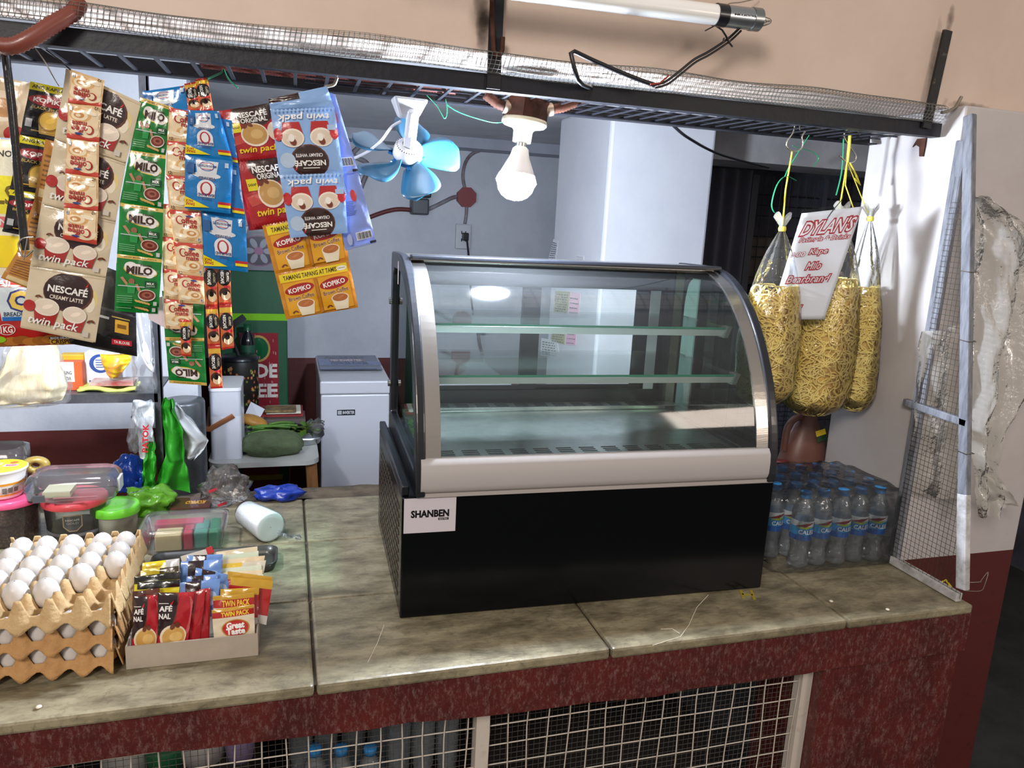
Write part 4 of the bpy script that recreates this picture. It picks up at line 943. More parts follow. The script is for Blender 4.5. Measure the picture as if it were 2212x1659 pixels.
def a_milo(fl=False):
    a = Art(1.22); G = (14, 120, 46); a.rect(0, 0, 1, 1, G); a.rect(0, .93, 1, 1, (216, 184, 96)); a.text('NOW MORE DELICIOUS', .52, .965, .72, (120, 84, 30), h=.035)
    a.ell(.54, .72, .38, .125, (214, 190, 70), rot=-.12); a.ell(.54, .73, .36, .115, (232, 230, 226), rot=-.12); a.ell(.32, .79, .14, .09, (232, 230, 226)); a.ell(.74, .665, .12, .08, (232, 230, 226))
    a.text('MILO', .52, .725, .56, (62, 34, 26), h=.17, bold=.045); a.text('Nestlé', .66, .835, .24, (70, 50, 40), h=.05); a.rect(.34, .635, .74, .642, (70, 50, 40))
    a.poly([(.10, .56), (.16, .58), (.34, .40), (.30, .36)], (186, 134, 104)); a.ell(.36, .50, .07, .06, (150, 100, 76)); a.poly([(.26, .46), (.46, .46), (.44, .26), (.28, .26)], (40, 150, 74)); a.poly([(.44, .44), (.50, .46), (.60, .30), (.54, .28)], (186, 134, 104)); a.rect(.06, .395, .78, .412, (196, 206, 206))
    a.rect(.66, .40, .92, .53, (10, 70, 34)); a.text('MILK', .79, .48, .17, WHT); a.rect(.69, .42, .89, .435, (150, 190, 160))
    a.ell(.72, .24, .20, .12, (226, 216, 206)); a.ell(.72, .245, .18, .10, (120, 52, 40)); a.ell(.72, .25, .12, .06, (160, 92, 74)); a.ell(.73, .25, .06, .03, (104, 44, 34))
    for k in range(5): a.ell(.50+.065*k, .12-.012*k, .055, .022, (206, 168, 92), rot=-.5, n=10)
    for k in range(4): a.rect(.05, .2-.04*k, .40, .215-.04*k, (110, 170, 120))
    a.rect(.88, .04, .96, .12, (196, 200, 196)); return a.flip() if fl else a
def a_black():
    a = Art(1.3); a.rect(0, 0, 1, 1, (24, 24, 28)); a.poly([(0, .86), (1, .86), (1, 1), (0, 1)], (226, 214, 24)); a.text('ANG KAPE PARA', .52, .93, .92, (30, 30, 24), h=.075, bold=.02)
    a.ell(.5, .70, .48, .105, (160, 24, 38)); a.text('KOPIKO', .5, .70, .72, WHT, h=.10, bold=.03); a.text('BLACK 3in ONE', .5, .56, .74, (196, 168, 96), h=.07)
    cup(a, .55, .34, .24, (190, 150, 50), brew=(226, 186, 84), rim=(150, 110, 30)); a.rect(.06, .18, .2, .33, (176, 180, 186)); a.rect(.2, .12, .9, .14, (196, 160, 70)); a.rect(0, 0, 1, .06, (40, 40, 46)); return a
def a_bear(fl=True):
    a = Art(1.12); B = (16, 118, 188); a.rect(0, 0, 1, 1, B)
    a.poly([(.30, 0.06), (.78, .06), (.74, .34), (.34, .34)], (214, 218, 224)); a.ell(.54, .33, .30, .06, (214, 218, 224)); a.ell(.54, .16, .16, .09, (60, 120, 190)); a.ell(.54, .16, .14, .075, (214, 218, 224))
    a.text('IMMUNI-NUTRIENTS', .54, .155, .40, (50, 60, 120), h=.05); a.rect(.40, .10, .68, .11, (190, 60, 80)); a.rect(.42, .21, .66, .22, (190, 60, 80))
    a.text('FORTIFIED', .54, .385, .34, (40, 50, 110), h=.055, bold=.03, out=(230, 232, 240)); a.ell(.54, .57, .20, .16, (220, 224, 230)); a.rect(.35, .56, .73, .74, (220, 224, 230))
    a.ell(.54, .58, .13, .13, (176, 36, 46)); a.ell(.54, .575, .09, .10, (226, 226, 228)); a.text('BEAR BRAND', .54, .70, .36, (50, 50, 116), h=.06, bold=.02); a.text('Nestlé', .54, .775, .20, (60, 80, 130), h=.045)
    a.poly([(.40, .93), (1, .82), (1, 1)], (232, 216, 26)) if False else a.poly([(1, .76), (1, .97), (.46, .93)], (232, 216, 26)); a.text('SWAK', .88, .90, .20, (176, 40, 40), h=.06, bold=.03); a.text('PACK', .90, .84, .16, (176, 40, 40), h=.05, bold=.02)
    a.rect(0, .80, .28, .85, (190, 40, 46)); a.rect(0, .85, .28, .90, (232, 216, 26)); a.rect(.08, .06, .16, .15, (180, 200, 220)); a.rect(.8, .12, .96, .32, (40, 90, 150))
    # the print hangs upside down: mirror vertically the layout drawn top-to-bottom
    a.it = [([(x, 1-y) for x, y in vs], f, c, l) for vs, f, c, l in a.it] if False else a.it
    return a.flip() if fl else a
def a_stick(up=True):
    a = Art(3.4); a.rect(0, 0, 1, 1, (206, 106, 62)); a.rect(0, .94, 1, 1, (190, 48, 40)); a.rect(0, 0, 1, .05, (190, 48, 40)); a.rect(.0, .82, 1, .93, (222, 176, 60))
    a.ell(.5, .62, .56, .20, (22, 20, 22)); a.text('NESCAFÉ', .40, .62, 1.0, WHT, h=.30, rot=-PI/2, bold=.03); a.text('CLASSIC', .78, .62, .7, (214, 200, 170), h=.16, rot=-PI/2)
    a.ell(.5, .26, .42, .12, (60, 34, 26)); a.ell(.60, .20, .36, .10, (232, 206, 168)); a.ell(.52, .27, .2, .06, (30, 20, 18)); a.rect(.5, .38, .95, .43, (206, 54, 70)); return a
def a_original():
    a = Art(1.0); R_d = (168, 34, 40); a.rect(0, 0, 1, 1, R_d); a.ell(.62, .92, .40, .32, (96, 52, 40)); a.ell(.63, .93, .38, .31, (54, 34, 30)); a.poly([(.1, .3), (.35, .34), (.3, .5), (.05, .45)], (190, 70, 60))
    a.text('NESCAFÉ', .58, .86, .58, WHT, h=.12, bold=.03); a.text('ORIGINAL', .60, .74, .50, WHT, h=.085, bold=.02); a.rect(.12, .54, .32, .72, (226, 210, 40)); a.text('SARAP', .22, .63, .16, (60, 50, 20))
    a.ell(.54, .46, .26, .22, (232, 216, 196)); a.ell(.54, .47, .23, .19, (190, 146, 84)); a.ell(.58, .47, .12, .09, (206, 168, 108)); beans(a, .40, .64, .06); a.ell(.95, .48, .16, .18, (226, 206, 180))
    a.text('twin pack', .54, .18, .76, (236, 206, 40), h=.14, shear=.25, bold=.02); crimp(a, 0, .04, (150, 28, 34)); return a
def a_white(fl=True):
    a = Art(1.0); B = (138, 176, 226); a.rect(0, 0, 1, 1, B); a.ell(.5, .80, .30, .26, (92, 54, 44)); a.ell(.5, .81, .28, .25, (54, 34, 30)); a.ell(.84, .78, .12, .12, (176, 196, 220))
    a.text('NESCAFÉ', .5, .84, .48, WHT, h=.10, bold=.03); a.text('CREAMY WHITE', .5, .71, .42, (232, 230, 230), h=.05); a.rect(.36, .90, .62, .912, WHT); a.poly([(.70, .90), (.75, .95), (.73, .89)], (214, 50, 50))
    cup(a, .27, .44, .18, (178, 44, 46), (220, 204, 184)); cup(a, .72, .44, .18, (178, 44, 46), (220, 204, 184)); a.ell(.06, .38, .07, .10, (190, 44, 48)); a.ell(.94, .38, .07, .10, (190, 44, 48))
    for x in (.27, .72): a.ell(x, .50, .05, .06, (120, 56, 40), rot=.5, n=10); a.ell(x+.02, .44, .05, .06, (238, 234, 226), n=10)
    a.text('twin pack', .5, .12, .80, WHT, h=.13, shear=.2, bold=.015); a.rect(.02, .26, .16, .34, (170, 196, 230)); crimp(a, 0, .035, (160, 192, 234)); return a.flip() if fl else a
def a_back():
    a = Art(2.2); B = (124, 142, 200); a.rect(0, 0, 1, 1, B)
    for k in range(9): a.rect(.12, .62-.022*k, .62-.1*(k % 3)*.4, .63-.022*k, (76, 90, 150))
    a.rect(.10, .72, .42, .90, (176, 180, 200)); 
    for k in range(6): a.rect(.12, .74+.025*k, .40, .75+.025*k, (90, 90, 110))
    a.ell(.62, .70, .10, .08, (190, 60, 60)); a.rect(.42, .09, .92, .20, (214, 214, 220))
    for k in range(12): a.rect(.45+.037*k, .10, .463+.037*k+.006*(k % 3), .19, (30, 30, 36))
    a.rect(.80, .015, 1, .045, (28, 30, 44)); a.rect(0, .0, .8, .03, (140, 156, 208)); a.ell(.2, .13, .08, .08, (160, 170, 206)); return a
def a_brown():
    a = Art(.66); a.rect(0, 0, 1, 1, (196, 128, 34)); 
    a.poly([(.04, .78), (.96, .78), (.96, .96), (.04, .96)], (232, 208, 40)); a.text('TAMANG TAPANG AT TAMIS', .45, .87, .72, (60, 44, 16), h=.06, bold=.02); a.ell(.88, .87, .07, .05, (240, 236, 220)); a.text('TWIN PACK', .88, .87, .1, (80, 60, 30))
    for x in (.27, .74):
        a.rect(x-.21, .06, x+.21, .76, (222, 160, 34)); a.ell(x, .60, .20, .115, (164, 34, 32), rot=.10); a.text('KOPIKO', x, .60, .30, WHT, h=.062, bold=.03, rot=.10); a.text('Brown Coffee', x, .43, .34, (120, 60, 24), h=.055, bold=.02, out=(240, 220, 170), ob=.06, rot=.08)
        cup(a, x+.04, .28, .12, (232, 222, 196), brew=(180, 110, 60)); beans(a, x-.14, .13, .025)
    a.rect(.485, .04, .525, .76, (184, 116, 30)); return a
def a_taste(front=True):
    a = Art(.74); a.rect(0, 0, 1, 1, (224, 210, 184)); a.rect(0, .90, 1, 1, (196, 150, 40)); a.rect(0, .72, 1, .90, (176, 40, 34)); a.text('TWIN PACK', .55, .81, .66, (236, 206, 60), h=.10, bold=.03)
    if front: a.ell(.54, .36, .34, .27, (190, 130, 50)); a.ell(.54, .36, .31, .24, (184, 44, 40)); a.text('Great', .54, .45, .42, WHT, h=.13, bold=.05); a.text('Taste', .54, .27, .44, WHT, h=.13, bold=.05); a.text('WHITE', .55, .05, .5, (40, 34, 30), h=.08, bold=.03)
    return a
def a_tasted():
    a = Art(.6); a.rect(0, 0, 1, 1, (178, 42, 40)); a.rect(0, .8, 1, 1, (204, 160, 50)); a.rect(0, .0, 1, .2, (206, 200, 196)); a.ell(.2, .45, .14, .2, (226, 214, 200)); a.text('new', .45, .45, .2, (236, 190, 60), bold=.03); return a
def a_red1():
    a = Art(1.3); a.rect(0, 0, 1, 1, (176, 32, 42)); a.ell(.1, .80, .50, .62, (104, 56, 42)); a.ell(.08, .80, .48, .60, (44, 28, 30)); a.text('AFÉ', .24, .72, .36, WHT, h=.15, bold=.035); a.rect(.04, .80, .32, .812, WHT); a.text('NAL', .22, .57, .34, WHT, h=.12, bold=.035); a.poly([(.36, .80), (.46, .87), (.42, .79)], (214, 44, 44))
    a.ell(.85, .55, .2, .4, (200, 90, 96), n=16); a.ell(.76, .60, .2, .42, (176, 32, 42), n=16); a.ell(.5, .17, .42, .24, (230, 212, 184)); a.ell(.52, .17, .36, .20, (206, 160, 84)); a.ell(.6, .18, .2, .1, (224, 184, 110)); beans(a, .48, .38, .09); return a
def a_blue1():
    a = Art(.7); a.rect(0, 0, 1, 1, (112, 150, 212)); a.rect(.18, .3, .55, 1, (46, 30, 32)); a.text('CAFÉ', .36, .52, .34, WHT, h=.12, bold=.03); a.poly([(.48, .66), (.56, .78), (.52, .66)], (206, 50, 50)); a.ell(.8, .5, .16, .2, (170, 196, 230)); return a
def a_yellow1(t='YANG LOOB MO'):
    a = Art(.3); a.rect(0, 0, 1, 1, (214, 204, 40)); a.text(t, .42, .45, .66, (30, 30, 22), h=.075, bold=.03); a.rect(0, .78, 1, 1, (28, 28, 26)); a.rect(.8, .3, .97, .6, (60, 60, 60)); return a
def a_yellow2():
    a = Art(.3); a.rect(0, 0, 1, 1, (222, 198, 40)); a.rect(0, 0, .7, .22, (210, 190, 190)); a.rect(.62, .0, 1, 1, (190, 188, 184)); 
    for k in range(4): a.rect(.1, .4+.14*k, .6, .45+.14*k, (196, 160, 30))
    return a
def a_plain(c, c2=None, asp=.3):
    a = Art(asp); a.rect(0, 0, 1, 1, c)
    if c2: a.rect(0, .6, .5, 1, c2)
    return a
def a_cream3():
    a = Art(1.0); a.rect(0, 0, 1, 1, (214, 190, 156)); a.ell(.55, .52, .36, .26, (232, 216, 190)); a.ell(.6, .5, .26, .16, (196, 146, 96)); a.ell(.1, .9, .4, .3, (226, 206, 176)); a.ell(.86, .08, .2, .14, (180, 50, 50)); return a
def a_star():
    a = Art(2.3); a.rect(0, 0, 1, 1, (246, 240, 214)); a.rect(0, .46, 1, .74, (248, 232, 60)); a.text('STAR', .45, .60, .9, (120, 100, 20), h=.30, rot=PI, bold=.03); a.text('ICED NO', .5, .90, .7, (60, 60, 60), h=.1); a.rect(0, .36, 1, .44, (232, 120, 120)); a.text('3 IN ONE', .5, .40, .8, WHT, h=.1); a.rect(0, .06, 1, .30, (250, 226, 40)); return a
def a_gold():
    a = Art(1.4); a.rect(0, 0, 1, 1, (186, 128, 58)); 
    for k in range(7): a.rect(.1, .25+.08*k, .8, .28+.08*k, (126, 84, 40))
    a.rect(.1, .06, .6, .2, (214, 190, 140)); return a

def sachet(parent, name, q, art, bulge=0.0035, seed=0, crk=0.0012, n=20, tagd=None):
    "q: corners TL TR BR BL in the place; a sealed pillow pack with its print"
    q = [V(p) for p in q]; c = (q[0]+q[1]+q[2]+q[3])/4
    nr = (q[1]-q[0]).cross(q[0]-q[3])
    if nr.dot(CAMP-c) < 0: nr = -nr
    nr.normalize()
    def fn(u, v, l, sg=1):
        p = q[3].lerp(q[2], u).lerp(q[0].lerp(q[1], u), v)
        b = bulge*(max(4*u*(1-u), 0)**.55)*(max(4*v*(1-v), 0)**.45)
        k = nz((u*2.6+seed*3.1, v*3.0, seed*1.7))*crk*2.2+nz((u*6+seed, v*6, 3.3+seed))*crk*.9
        return p+nr*(sg*b+k+l)
    mb = MB(); ms = [ink(art.it[0][2])]
    mb.grid(lambda u, v: fn(u, v, 0), n, n); mb.grid(lambda u, v: fn(1-u, v, -.0004, -1), n, n)
    print_on(mb, art, fn, ms, L=.07)
    o = mb.build(name, ms, parent, origin=None if parent is not None else (c.x, c.y, min(p.z for p in q)))
    return o
STRIPS = []
def strip(name, lab, rails, arts, Y=.36, bulge=.0035, seed=0, cat='sachet strip', dy=0.0, group=None):
    "rails: (left, right) photo points at each seal, hung at depth Y"
    t = thing(name, lab, cat, P((rails[0][0][0]+rails[0][1][0])/2, rails[0][0][1], Y=Y), group)
    for i in range(len(rails)-1):
        y0, y1 = Y+dy*i, Y+dy*(i+1)
        (a, b), (d, c) = rails[i], rails[i+1]
        q = [P(*a, Y=y0), P(*b, Y=y0), P(*c, Y=y1), P(*d, Y=y1)]
        sachet(t, 'sachet', q, arts[i % len(arts)], bulge, seed+i*1.3)
    return t
M_ = a_mate(); MF = a_mate(True); ML = a_milo(); MLF = a_milo(True); BE = a_bear(); ST = a_stick()
# left end, nearest the lit bulb
strip('coffee_sachet_strip', 'cream coloured coffee sachet strip at the far left edge behind the black strap', [((-60, 150), (66, 180)), ((-70, 292), (46, 300))], [a_cream3()], .375, seed=3)
strip('snack_sachet_strip', 'brightly backlit yellow and white sachet strip at the far left edge', [((-70, 296), (44, 304)), ((-90, 590), (40, 596))], [a_star()], .39, seed=4)
strip('coffee_sachet_strip', 'black coffee sachet strip with yellow tops behind the black strap', [((66, 176), (166, 196)), ((44, 291), (148, 312)), ((22, 408), (128, 424)), ((6, 500), (110, 520))], [a_black()], .365, seed=5)
strip('coffee_sachet_strip', 'gold brown sachet strip showing its back beside the cream twin packs', [((98, 300), (165, 320)), ((74, 430), (150, 450)), ((36, 545), (120, 560)), ((2, 600), (100, 640))], [a_gold()], .352, seed=6)
strip('coffee_sachet_strip', 'long cream twin pack coffee strip with brown ovals, leaning left', [((143, 148), (305, 222)), ((118, 300), (272, 352)), ((90, 440), (250, 478)), ((66, 573), (229, 598)), ((44, 706), (206, 740))], [a_latte()], .340, .005, 7)
strip('creamer_sachet_strip', 'upside down cream and red creamer strip hanging in front of the twin packs', [((153, 150), (226, 174)), ((147, 222), (219, 231)), ((144, 298), (214, 308)), ((141, 374), (213, 384)), ((138, 448), (212, 456)), ((136, 516), (209, 529))], [MF], .322, .003, 8)
strip('chocolate_sachet_strip', 'long green chocolate drink strip with white badges beside the cream twin packs', [((303, 210), (374, 232)), ((281, 324), (358, 335)), ((259, 437), (353, 452)), ((253, 548), (350, 560)), ((248, 660), (343, 664))], [ML], .345, .0035, 9)
strip('chocolate_sachet_strip', 'green chocolate drink strip peeking out below the long green one', [((252, 560), (345, 566)), ((247, 672), (340, 678))], [ML], .358, .003, 10)
strip('creamer_sachet_strip', 'upright cream and red creamer strip beside the long green strip', [((366, 232), (438, 246)), ((361, 303), (432, 311)), ((358, 377), (431, 385)), ((366, 452), (434, 458)), ((375, 522), (438, 528)), ((383, 592), (440, 598)), ((386, 654), (443, 658))], [M_], .342, .003, 11)
strip('creamer_sachet_strip', 'upright creamer strip hanging half hidden behind the other upright creamer strip', [((350, 440), (418, 445)), ((350, 511), (412, 516)), ((351, 580), (414, 586)), ((354, 645), (417, 650)), ((356, 710), (416, 712))], [M_], .356, .003, 12)
strip('milk_sachet_strip', 'blue milk powder strip in front, hanging upside down', [((407, 238), (473, 240)), ((400, 335), (503, 348)), ((399, 450), (498, 462))], [BE], .328, .004, 13)
strip('milk_sachet_strip', 'blue milk powder strip behind the front one, reaching lower', [((425, 248), (500, 260)), ((428, 350), (516, 362)), ((434, 458), (530, 474)), ((441, 578), (536, 588))], [BE], .345, .004, 14)
strip('milk_sachet_strip', 'blue milk powder strip partly seen at the top behind the green strip', [((308, 197), (404, 184)), ((316, 290), (412, 280))], [BE], .372, .004, 15)
for k, (r, Y) in enumerate((([((421, 171), (448, 167)), ((433, 240), (461, 238))], .365), ([((398, 181), (423, 176)), ((407, 240), (435, 238))], .369), ([((383, 188), (400, 184)), ((387, 240), (406, 237))], .373))):
    strip('coffee_stick_strip', 'short orange coffee stick strip at the rack, %s of three' % ('rightmost', 'middle', 'leftmost')[k], r, [ST], Y, .002, 16+k)
strip('coffee_stick_strip', 'long coffee stick strip reaching lowest, below the creamer strips', [((441, 560), (468, 562)), ((444, 662), (470, 662)), ((449, 747), (476, 746)), ((455, 840), (481, 838))], [ST], .362, .002, 20)
strip('coffee_stick_strip', 'long coffee stick strip right of the lowest reaching one', [((468, 560), (497, 562)), ((473, 658), (500, 657)), ((479, 756), (506, 751))], [ST], .360, .002, 22)
strip('chocolate_sachet_strip', 'upside down green chocolate drink strip below the creamer strips', [((350, 628), (440, 640)), ((357, 735), (441, 737)), ((366, 827), (447, 833))], [MLF], .372, .003, 25)
strip('coffee_stick_strip', 'single coffee stick hanging over the upside down green strip', [((389, 690), (413, 690)), ((391, 768), (413, 770))], [ST], .352, .002, 26)
strip('coffee_sachet_strip', 'red twin pack coffee strip with yellow lettering', [((471, 240), (585, 222)), ((506, 350), (617, 338)), ((546, 491), (652, 472))], [a_original()], .350, .005, 27)
strip('coffee_sachet_strip', 'dark red twin pack strip hidden behind the red one', [((480, 250), (540, 250)), ((516, 400), (600, 390)), ((538, 498), (640, 488))], [a_original()], .366, .004, 29)
WA = a_white()
strip('coffee_sachet_strip', 'pale blue twin pack coffee strip hanging upside down in front of the red one', [((580, 214), (706, 186)), ((584, 238), (722, 232)), ((604, 378), (742, 374)), ((627, 514), (751, 503))], [a_plain((138, 176, 226), (54, 34, 30), .3), WA, WA], .326, .005, 30)
strip('coffee_sachet_strip', 'periwinkle sachet strip showing its printed back, rightmost of the hanging strips', [((690, 192), (724, 204)), ((714, 380), (774, 372)), ((746, 541), (813, 524))], [a_back()], .345, .003, 33)
strip('coffee_sachet_strip', 'golden brown coffee twin pack strip, lowest on the right', [((566, 487), (739, 452)), ((594, 592), (753, 561)), ((618, 690), (774, 664))], [a_brown()], .348, .005, 35)
# black strap and ties
strap = mat('black_film', (26, 28, 32), 0.22, coat=.5, bump=.6, bs=40)
tag(MB().tube(smooth_pts([P(10, 108, Y=.30), P(22, 200, Y=.30), P(32, 300, Y=.302), P(42, 420, Y=.305), P(55, 540, Y=.308)]), [.0085]*24+[.0075], 10, flat=.8).build('black_strap', strap), 'black plastic wrapped strap hanging at the left end of the rack', 'strap')
mb = MB(); mb.tube(smooth_pts([P(72, 512, Y=.30), P(50, 515, Y=.30), P(40, 530, Y=.30), P(52, 555, Y=.30), P(72, 540, Y=.30)]), .0018, 6); mb.tube([P(59, 513, Y=.298), P(51, 562, Y=.298)], .0013, 6)
tag(mb.build('wire_loop', chrome), 'small wire loop at the lower end of the black strap', 'wire')
tag(MB().tube(smooth_pts([P(76, 104, Y=.34), P(98, 135, Y=.34), P(112, 160, Y=.34), P(128, 186, Y=.35)]), .0012, 5).build('wire', MATS['dull_wire']), 'thin wire from the rack to the black coffee strip', 'wire')
tag(MB().tube([P(100, 108, Y=.32), P(130, 130, Y=.32), P(152, 150, Y=.335)], [.003, .003, .004], 6, flat=.5).build('black_tie', strap), 'black tie holding the cream twin pack strip to the rack', 'tie')
mb = MB().tube(smooth_pts([P(728, 168, Y=.33), P(722, 182, Y=.33), P(710, 186, Y=.33), P(702, 188, Y=.33)]), .0035, 6)
tag(mb.build('wire_hook', MATS['dull_wire']), 'short grey hook holding the pale blue strip to the rack', 'hook')
# ================================================================ goods on the left half of the counter
def crumple(name, c, rx, ry, rz, m, parent=None, seed=0, amp=.22, fr=2.4, n=40, flat=True, fine=.06):
    "soft crumpled bag resting on its flat underside at c"
    c = V(c); mb = MB()
    def f(u, v):
        a = 2*PI*u; b = PI*(v-.5); d = V((math.cos(a)*math.cos(b), math.sin(a)*math.cos(b), math.sin(b)))
        k = 1+amp*noise.noise(d*fr+V((seed*7.1, seed, 0)))+amp*.5*abs(noise.noise(d*fr*2.3+V((seed, 3, seed))))+fine*noise.noise(d*fr*5+V((1, seed, 2)))
        z = d.z*rz*k+rz*.75
        return c+V((d.x*rx*k, d.y*ry*k, max(z, 0.001) if flat else z))
    mb.grid(f, n, n//2); return mb.build(name, m, parent)
def bagtube(name, rows, Y, dz, m, parent=None, seed=0, amp=.010, n=36, k=60, fold=7):
    "hanging bag: rows of (photo y, left, right) at depth Y, dz thick"
    def f(u, v):
        t = v*(len(rows)-1); i = min(int(t), len(rows)-2); q = t-i; a, b = rows[i], rows[i+1]
        y = a[0]+(b[0]-a[0])*q; x0 = a[1]+(b[1]-a[1])*q; x1 = a[2]+(b[2]-a[2])*q
        an = 2*PI*u; p = P((x0+x1)/2-(x1-x0)/2*math.cos(an), y, Y=Y)
        e = math.sin(PI*min(max(v, .03), .97))**.5
        return p+V((amp*.5*nz((u*6, v*7, seed)), -dz*math.sin(an)*e+amp*math.sin(an*fold/2+3*nz((u*2, v*3, seed)))+amp*1.2*nz((u*5, v*6, seed+4)), amp*.5*nz((u*4, v*8, seed+9))))
    mb = MB(); mb.grid(f, n, k); return mb.build(name, m, parent)
def jar(name, lab, cat, c, r, h, body, lid, fill=None, lidh=.014, rim=1.07, n=40):
    t = thing(name, lab, cat, c); c = V(c)
    MB().lathe([(.001, .002), (r*.88, .002), (r*.92, .006), (r, h-lidh), (r, h)], c, n).build('jar_body', body, t)
    if fill: MB().lathe([(.001, .004), (r*.87, .004), (r*.91, .008), (r*.95, h*fill[1]), (.001, h*fill[1]+.003)], c, n).build('contents', fill[0], t)
    MB().lathe([(r*rim, h-lidh), (r*rim*1.01, h-lidh+.003), (r*rim, h), (r*rim*.93, h+.004), (r*rim*.86, h+.002), (r*.6, h+.003), (.001, h+.003)], c, n).build('jar_lid', lid, t)
    return t
def rbox_prof(x0, x1, y0, y1, r, n=6):
    o = []
    for cx, cy, a0 in ((x1-r, y1-r, 0), (x0+r, y1-r, PI/2), (x0+r, y0+r, PI), (x1-r, y0+r, 1.5*PI)):
        for i in range(n+1): a = a0+PI/2*i/n; o.append((cx+r*math.cos(a), cy+r*math.sin(a)))
    return o
def tubbox(levels, n=6):
    "stack of rounded rectangles (x0,x1,y0,y1,r,z) joined into one skin"
    mb = MB(); vs = []; k = 4*(n+1)
    for l in levels: vs += [V((x, y, l[5])) for x, y in rbox_prof(*l[:5], n)]
    mb.add(vs, [(i*k+j, i*k+(j+1) % k, (i+1)*k+(j+1) % k, (i+1)*k+j) for i in range(len(levels)-1) for j in range(k)], True)
    return mb, k
clearp = film('clear_box_plastic', (244, 246, 248), 1.2, .10, milk=.13, milkcol=(206, 208, 212), ior=1.4)
clearj = film('clear_jar_plastic', (236, 240, 238), 1.6, .06, milk=.07, milkcol=(200, 206, 206), ior=1.5)
# jars behind the egg trays
pk = mat('pink_lid', (226, 84, 132), .4, coat=.2); rd_ = mat('coral_lid', (222, 76, 84), .4, coat=.2); gr_ = mat('lime_lid', (108, 206, 50), .35, coat=.3)
pepper = mat('peppercorns', (92, 44, 42), .7, col2=(176, 110, 84), vs=160, vlo=.5, vhi=.66, bump=1.0, bs=260)
q1, q2, q3 = P(10, 1190, Z=0), P(152, 1182, Z=0), P(243, 1170, Z=0)
jar('screw_jar', 'clear jar of dark peppercorns with pink lid at the left edge', 'jar', (q1.x-.005, q1.y+.07, 0), .068, .118, clearj, pk, (pepper, .78))
jar('screw_jar', 'nearly empty clear jar with coral red lid under the clear box', 'jar', (q2.x, q2.y+.07, 0), .070, .108, clearj, rd_, (mat('dark_grey_goods', (92, 92, 94), .6), .30))
ar = Art(1.0); ar.poly([(0, 1), (1, 1), (1, .3), (.7, 0), (.3, 0), (0, .3)], (150, 130, 100)); ar.poly([(.06, .95), (.94, .95), (.94, .33), (.68, .06), (.32, .06), (.06, .33)], (70, 72, 74)); ar.text('NESCAFÉ', .5, .72, .7, (170, 170, 166), h=.13); ar.text('GOLD', .5, .52, .6, (140, 140, 136), h=.13)
jj = bpy.data.objects['screw_jar.001']; mb = MB(); ms = []
cj = V((q2.x, q2.y+.07, 0)); print_on(mb, ar, lambda u, v, l: cj+V(((.0695+l)*math.sin((u-.5)*.62+.12), -(.0695+l)*math.cos((u-.5)*.62+.12), .040+.042*v)), ms, L=.2); mb.build('jar_label', ms, jj)
jar('screw_jar', 'white filled jar with bright lime green lid', 'jar', (q3.x, q3.y+.055, 0), .053, .078, clearj, gr_, (mat('white_sugar', (236, 232, 220), .7), .72), .018, 1.09)
# instant noodle cup on the pink lid
cc = V((q1.x-.012, q1.y+.06, .123)); nc = thing('noodle_cup', 'white noodle cup with yellow printed lid on the pink jar', 'noodle cup', cc)
MB().lathe([(.001, 0), (.040, 0), (.042, .004), (.052, .055), (.055, .066), (.058, .068), (.058, .072), (.052, .0725), (.001, .0725)], cc, 40).build('cup_body', mat('foam_white', (232, 230, 226), .5), nc)
mb = MB(); ms = []; ar = Art(.14); ar.rect(0, 0, 1, 1, (226, 222, 214)); ar.rect(0, .82, 1, 1, (226, 150, 40)); ar.rect(0, 0, 1, .14, (226, 150, 40))
for k in range(26): ar.rect(.02+k*.037, .25+.04*(k % 3), .05+k*.037, .7, (120, 110, 104) if k % 4 else (226, 222, 214))
print_on(mb, ar, lambda u, v, l: cc+V(((.0425+.009*v+l)*math.cos(2*PI*u), (.0425+.009*v+l)*math.sin(2*PI*u), .008+.034*v)), ms, L=.03); mb.build('cup_label', ms, nc)
ar = Art(1); ar.ell(.5, .5, .5, .5, (240, 226, 40)); ar.rect(.28, .3, .62, .55, (240, 190, 60)); ar.rect(.55, .45, .82, .62, (226, 190, 200)); ar.rect(.2, .56, .5, .74, (236, 210, 150)); ar.text('BEEF', .7, .53, .2, (190, 40, 60)); ar.ell(.7, .72, .08, .08, (226, 120, 40))
mb = MB(); ms = []; print_on(mb, ar, lambda u, v, l: cc+V((.113*(u-.5), .113*(v-.5), .0728+l)), ms, L=.2); mb.build('cup_lid', ms, nc)
# long clear box resting on the two jars
bq = [P(48, 1092, Z=.125), P(243, 1086, Z=.125)]
bx0, bx1, by0 = bq[0].x+.004, bq[1].x, bq[0].y+.002; by1 = by0+.115; zb = .1245
cb_ = thing('plastic_box', 'long clear plastic box with clip catches resting on the jars', 'plastic box', ((bx0+bx1)/2, (by0+by1)/2, zb))
m_, k_ = tubbox([(bx0+.01, bx1-.01, by0+.01, by1-.01, .02, zb), (bx0, bx1, by0, by1, .024, zb+.003), (bx0-.004, bx1+.004, by0-.004, by1+.004, .026, zb+.032)])
m_.add([V((x, y, zb+.0005)) for x, y in rbox_prof(bx0+.01, bx1-.01, by0+.01, by1-.01, .02)], [tuple(range(k_))]); m_.build('box_body', clearp, cb_)
m_, k_ = tubbox([(bx0-.005, bx1+.005, by0-.005, by1+.005, .026, zb+.030), (bx0-.004, bx1+.004, by0-.004, by1+.004, .026, zb+.046), (bx0+.004, bx1-.004, by0+.004, by1-.004, .026, zb+.060), (bx0+.016, bx1-.016, by0+.016, by1-.016, .022, zb+.066)])
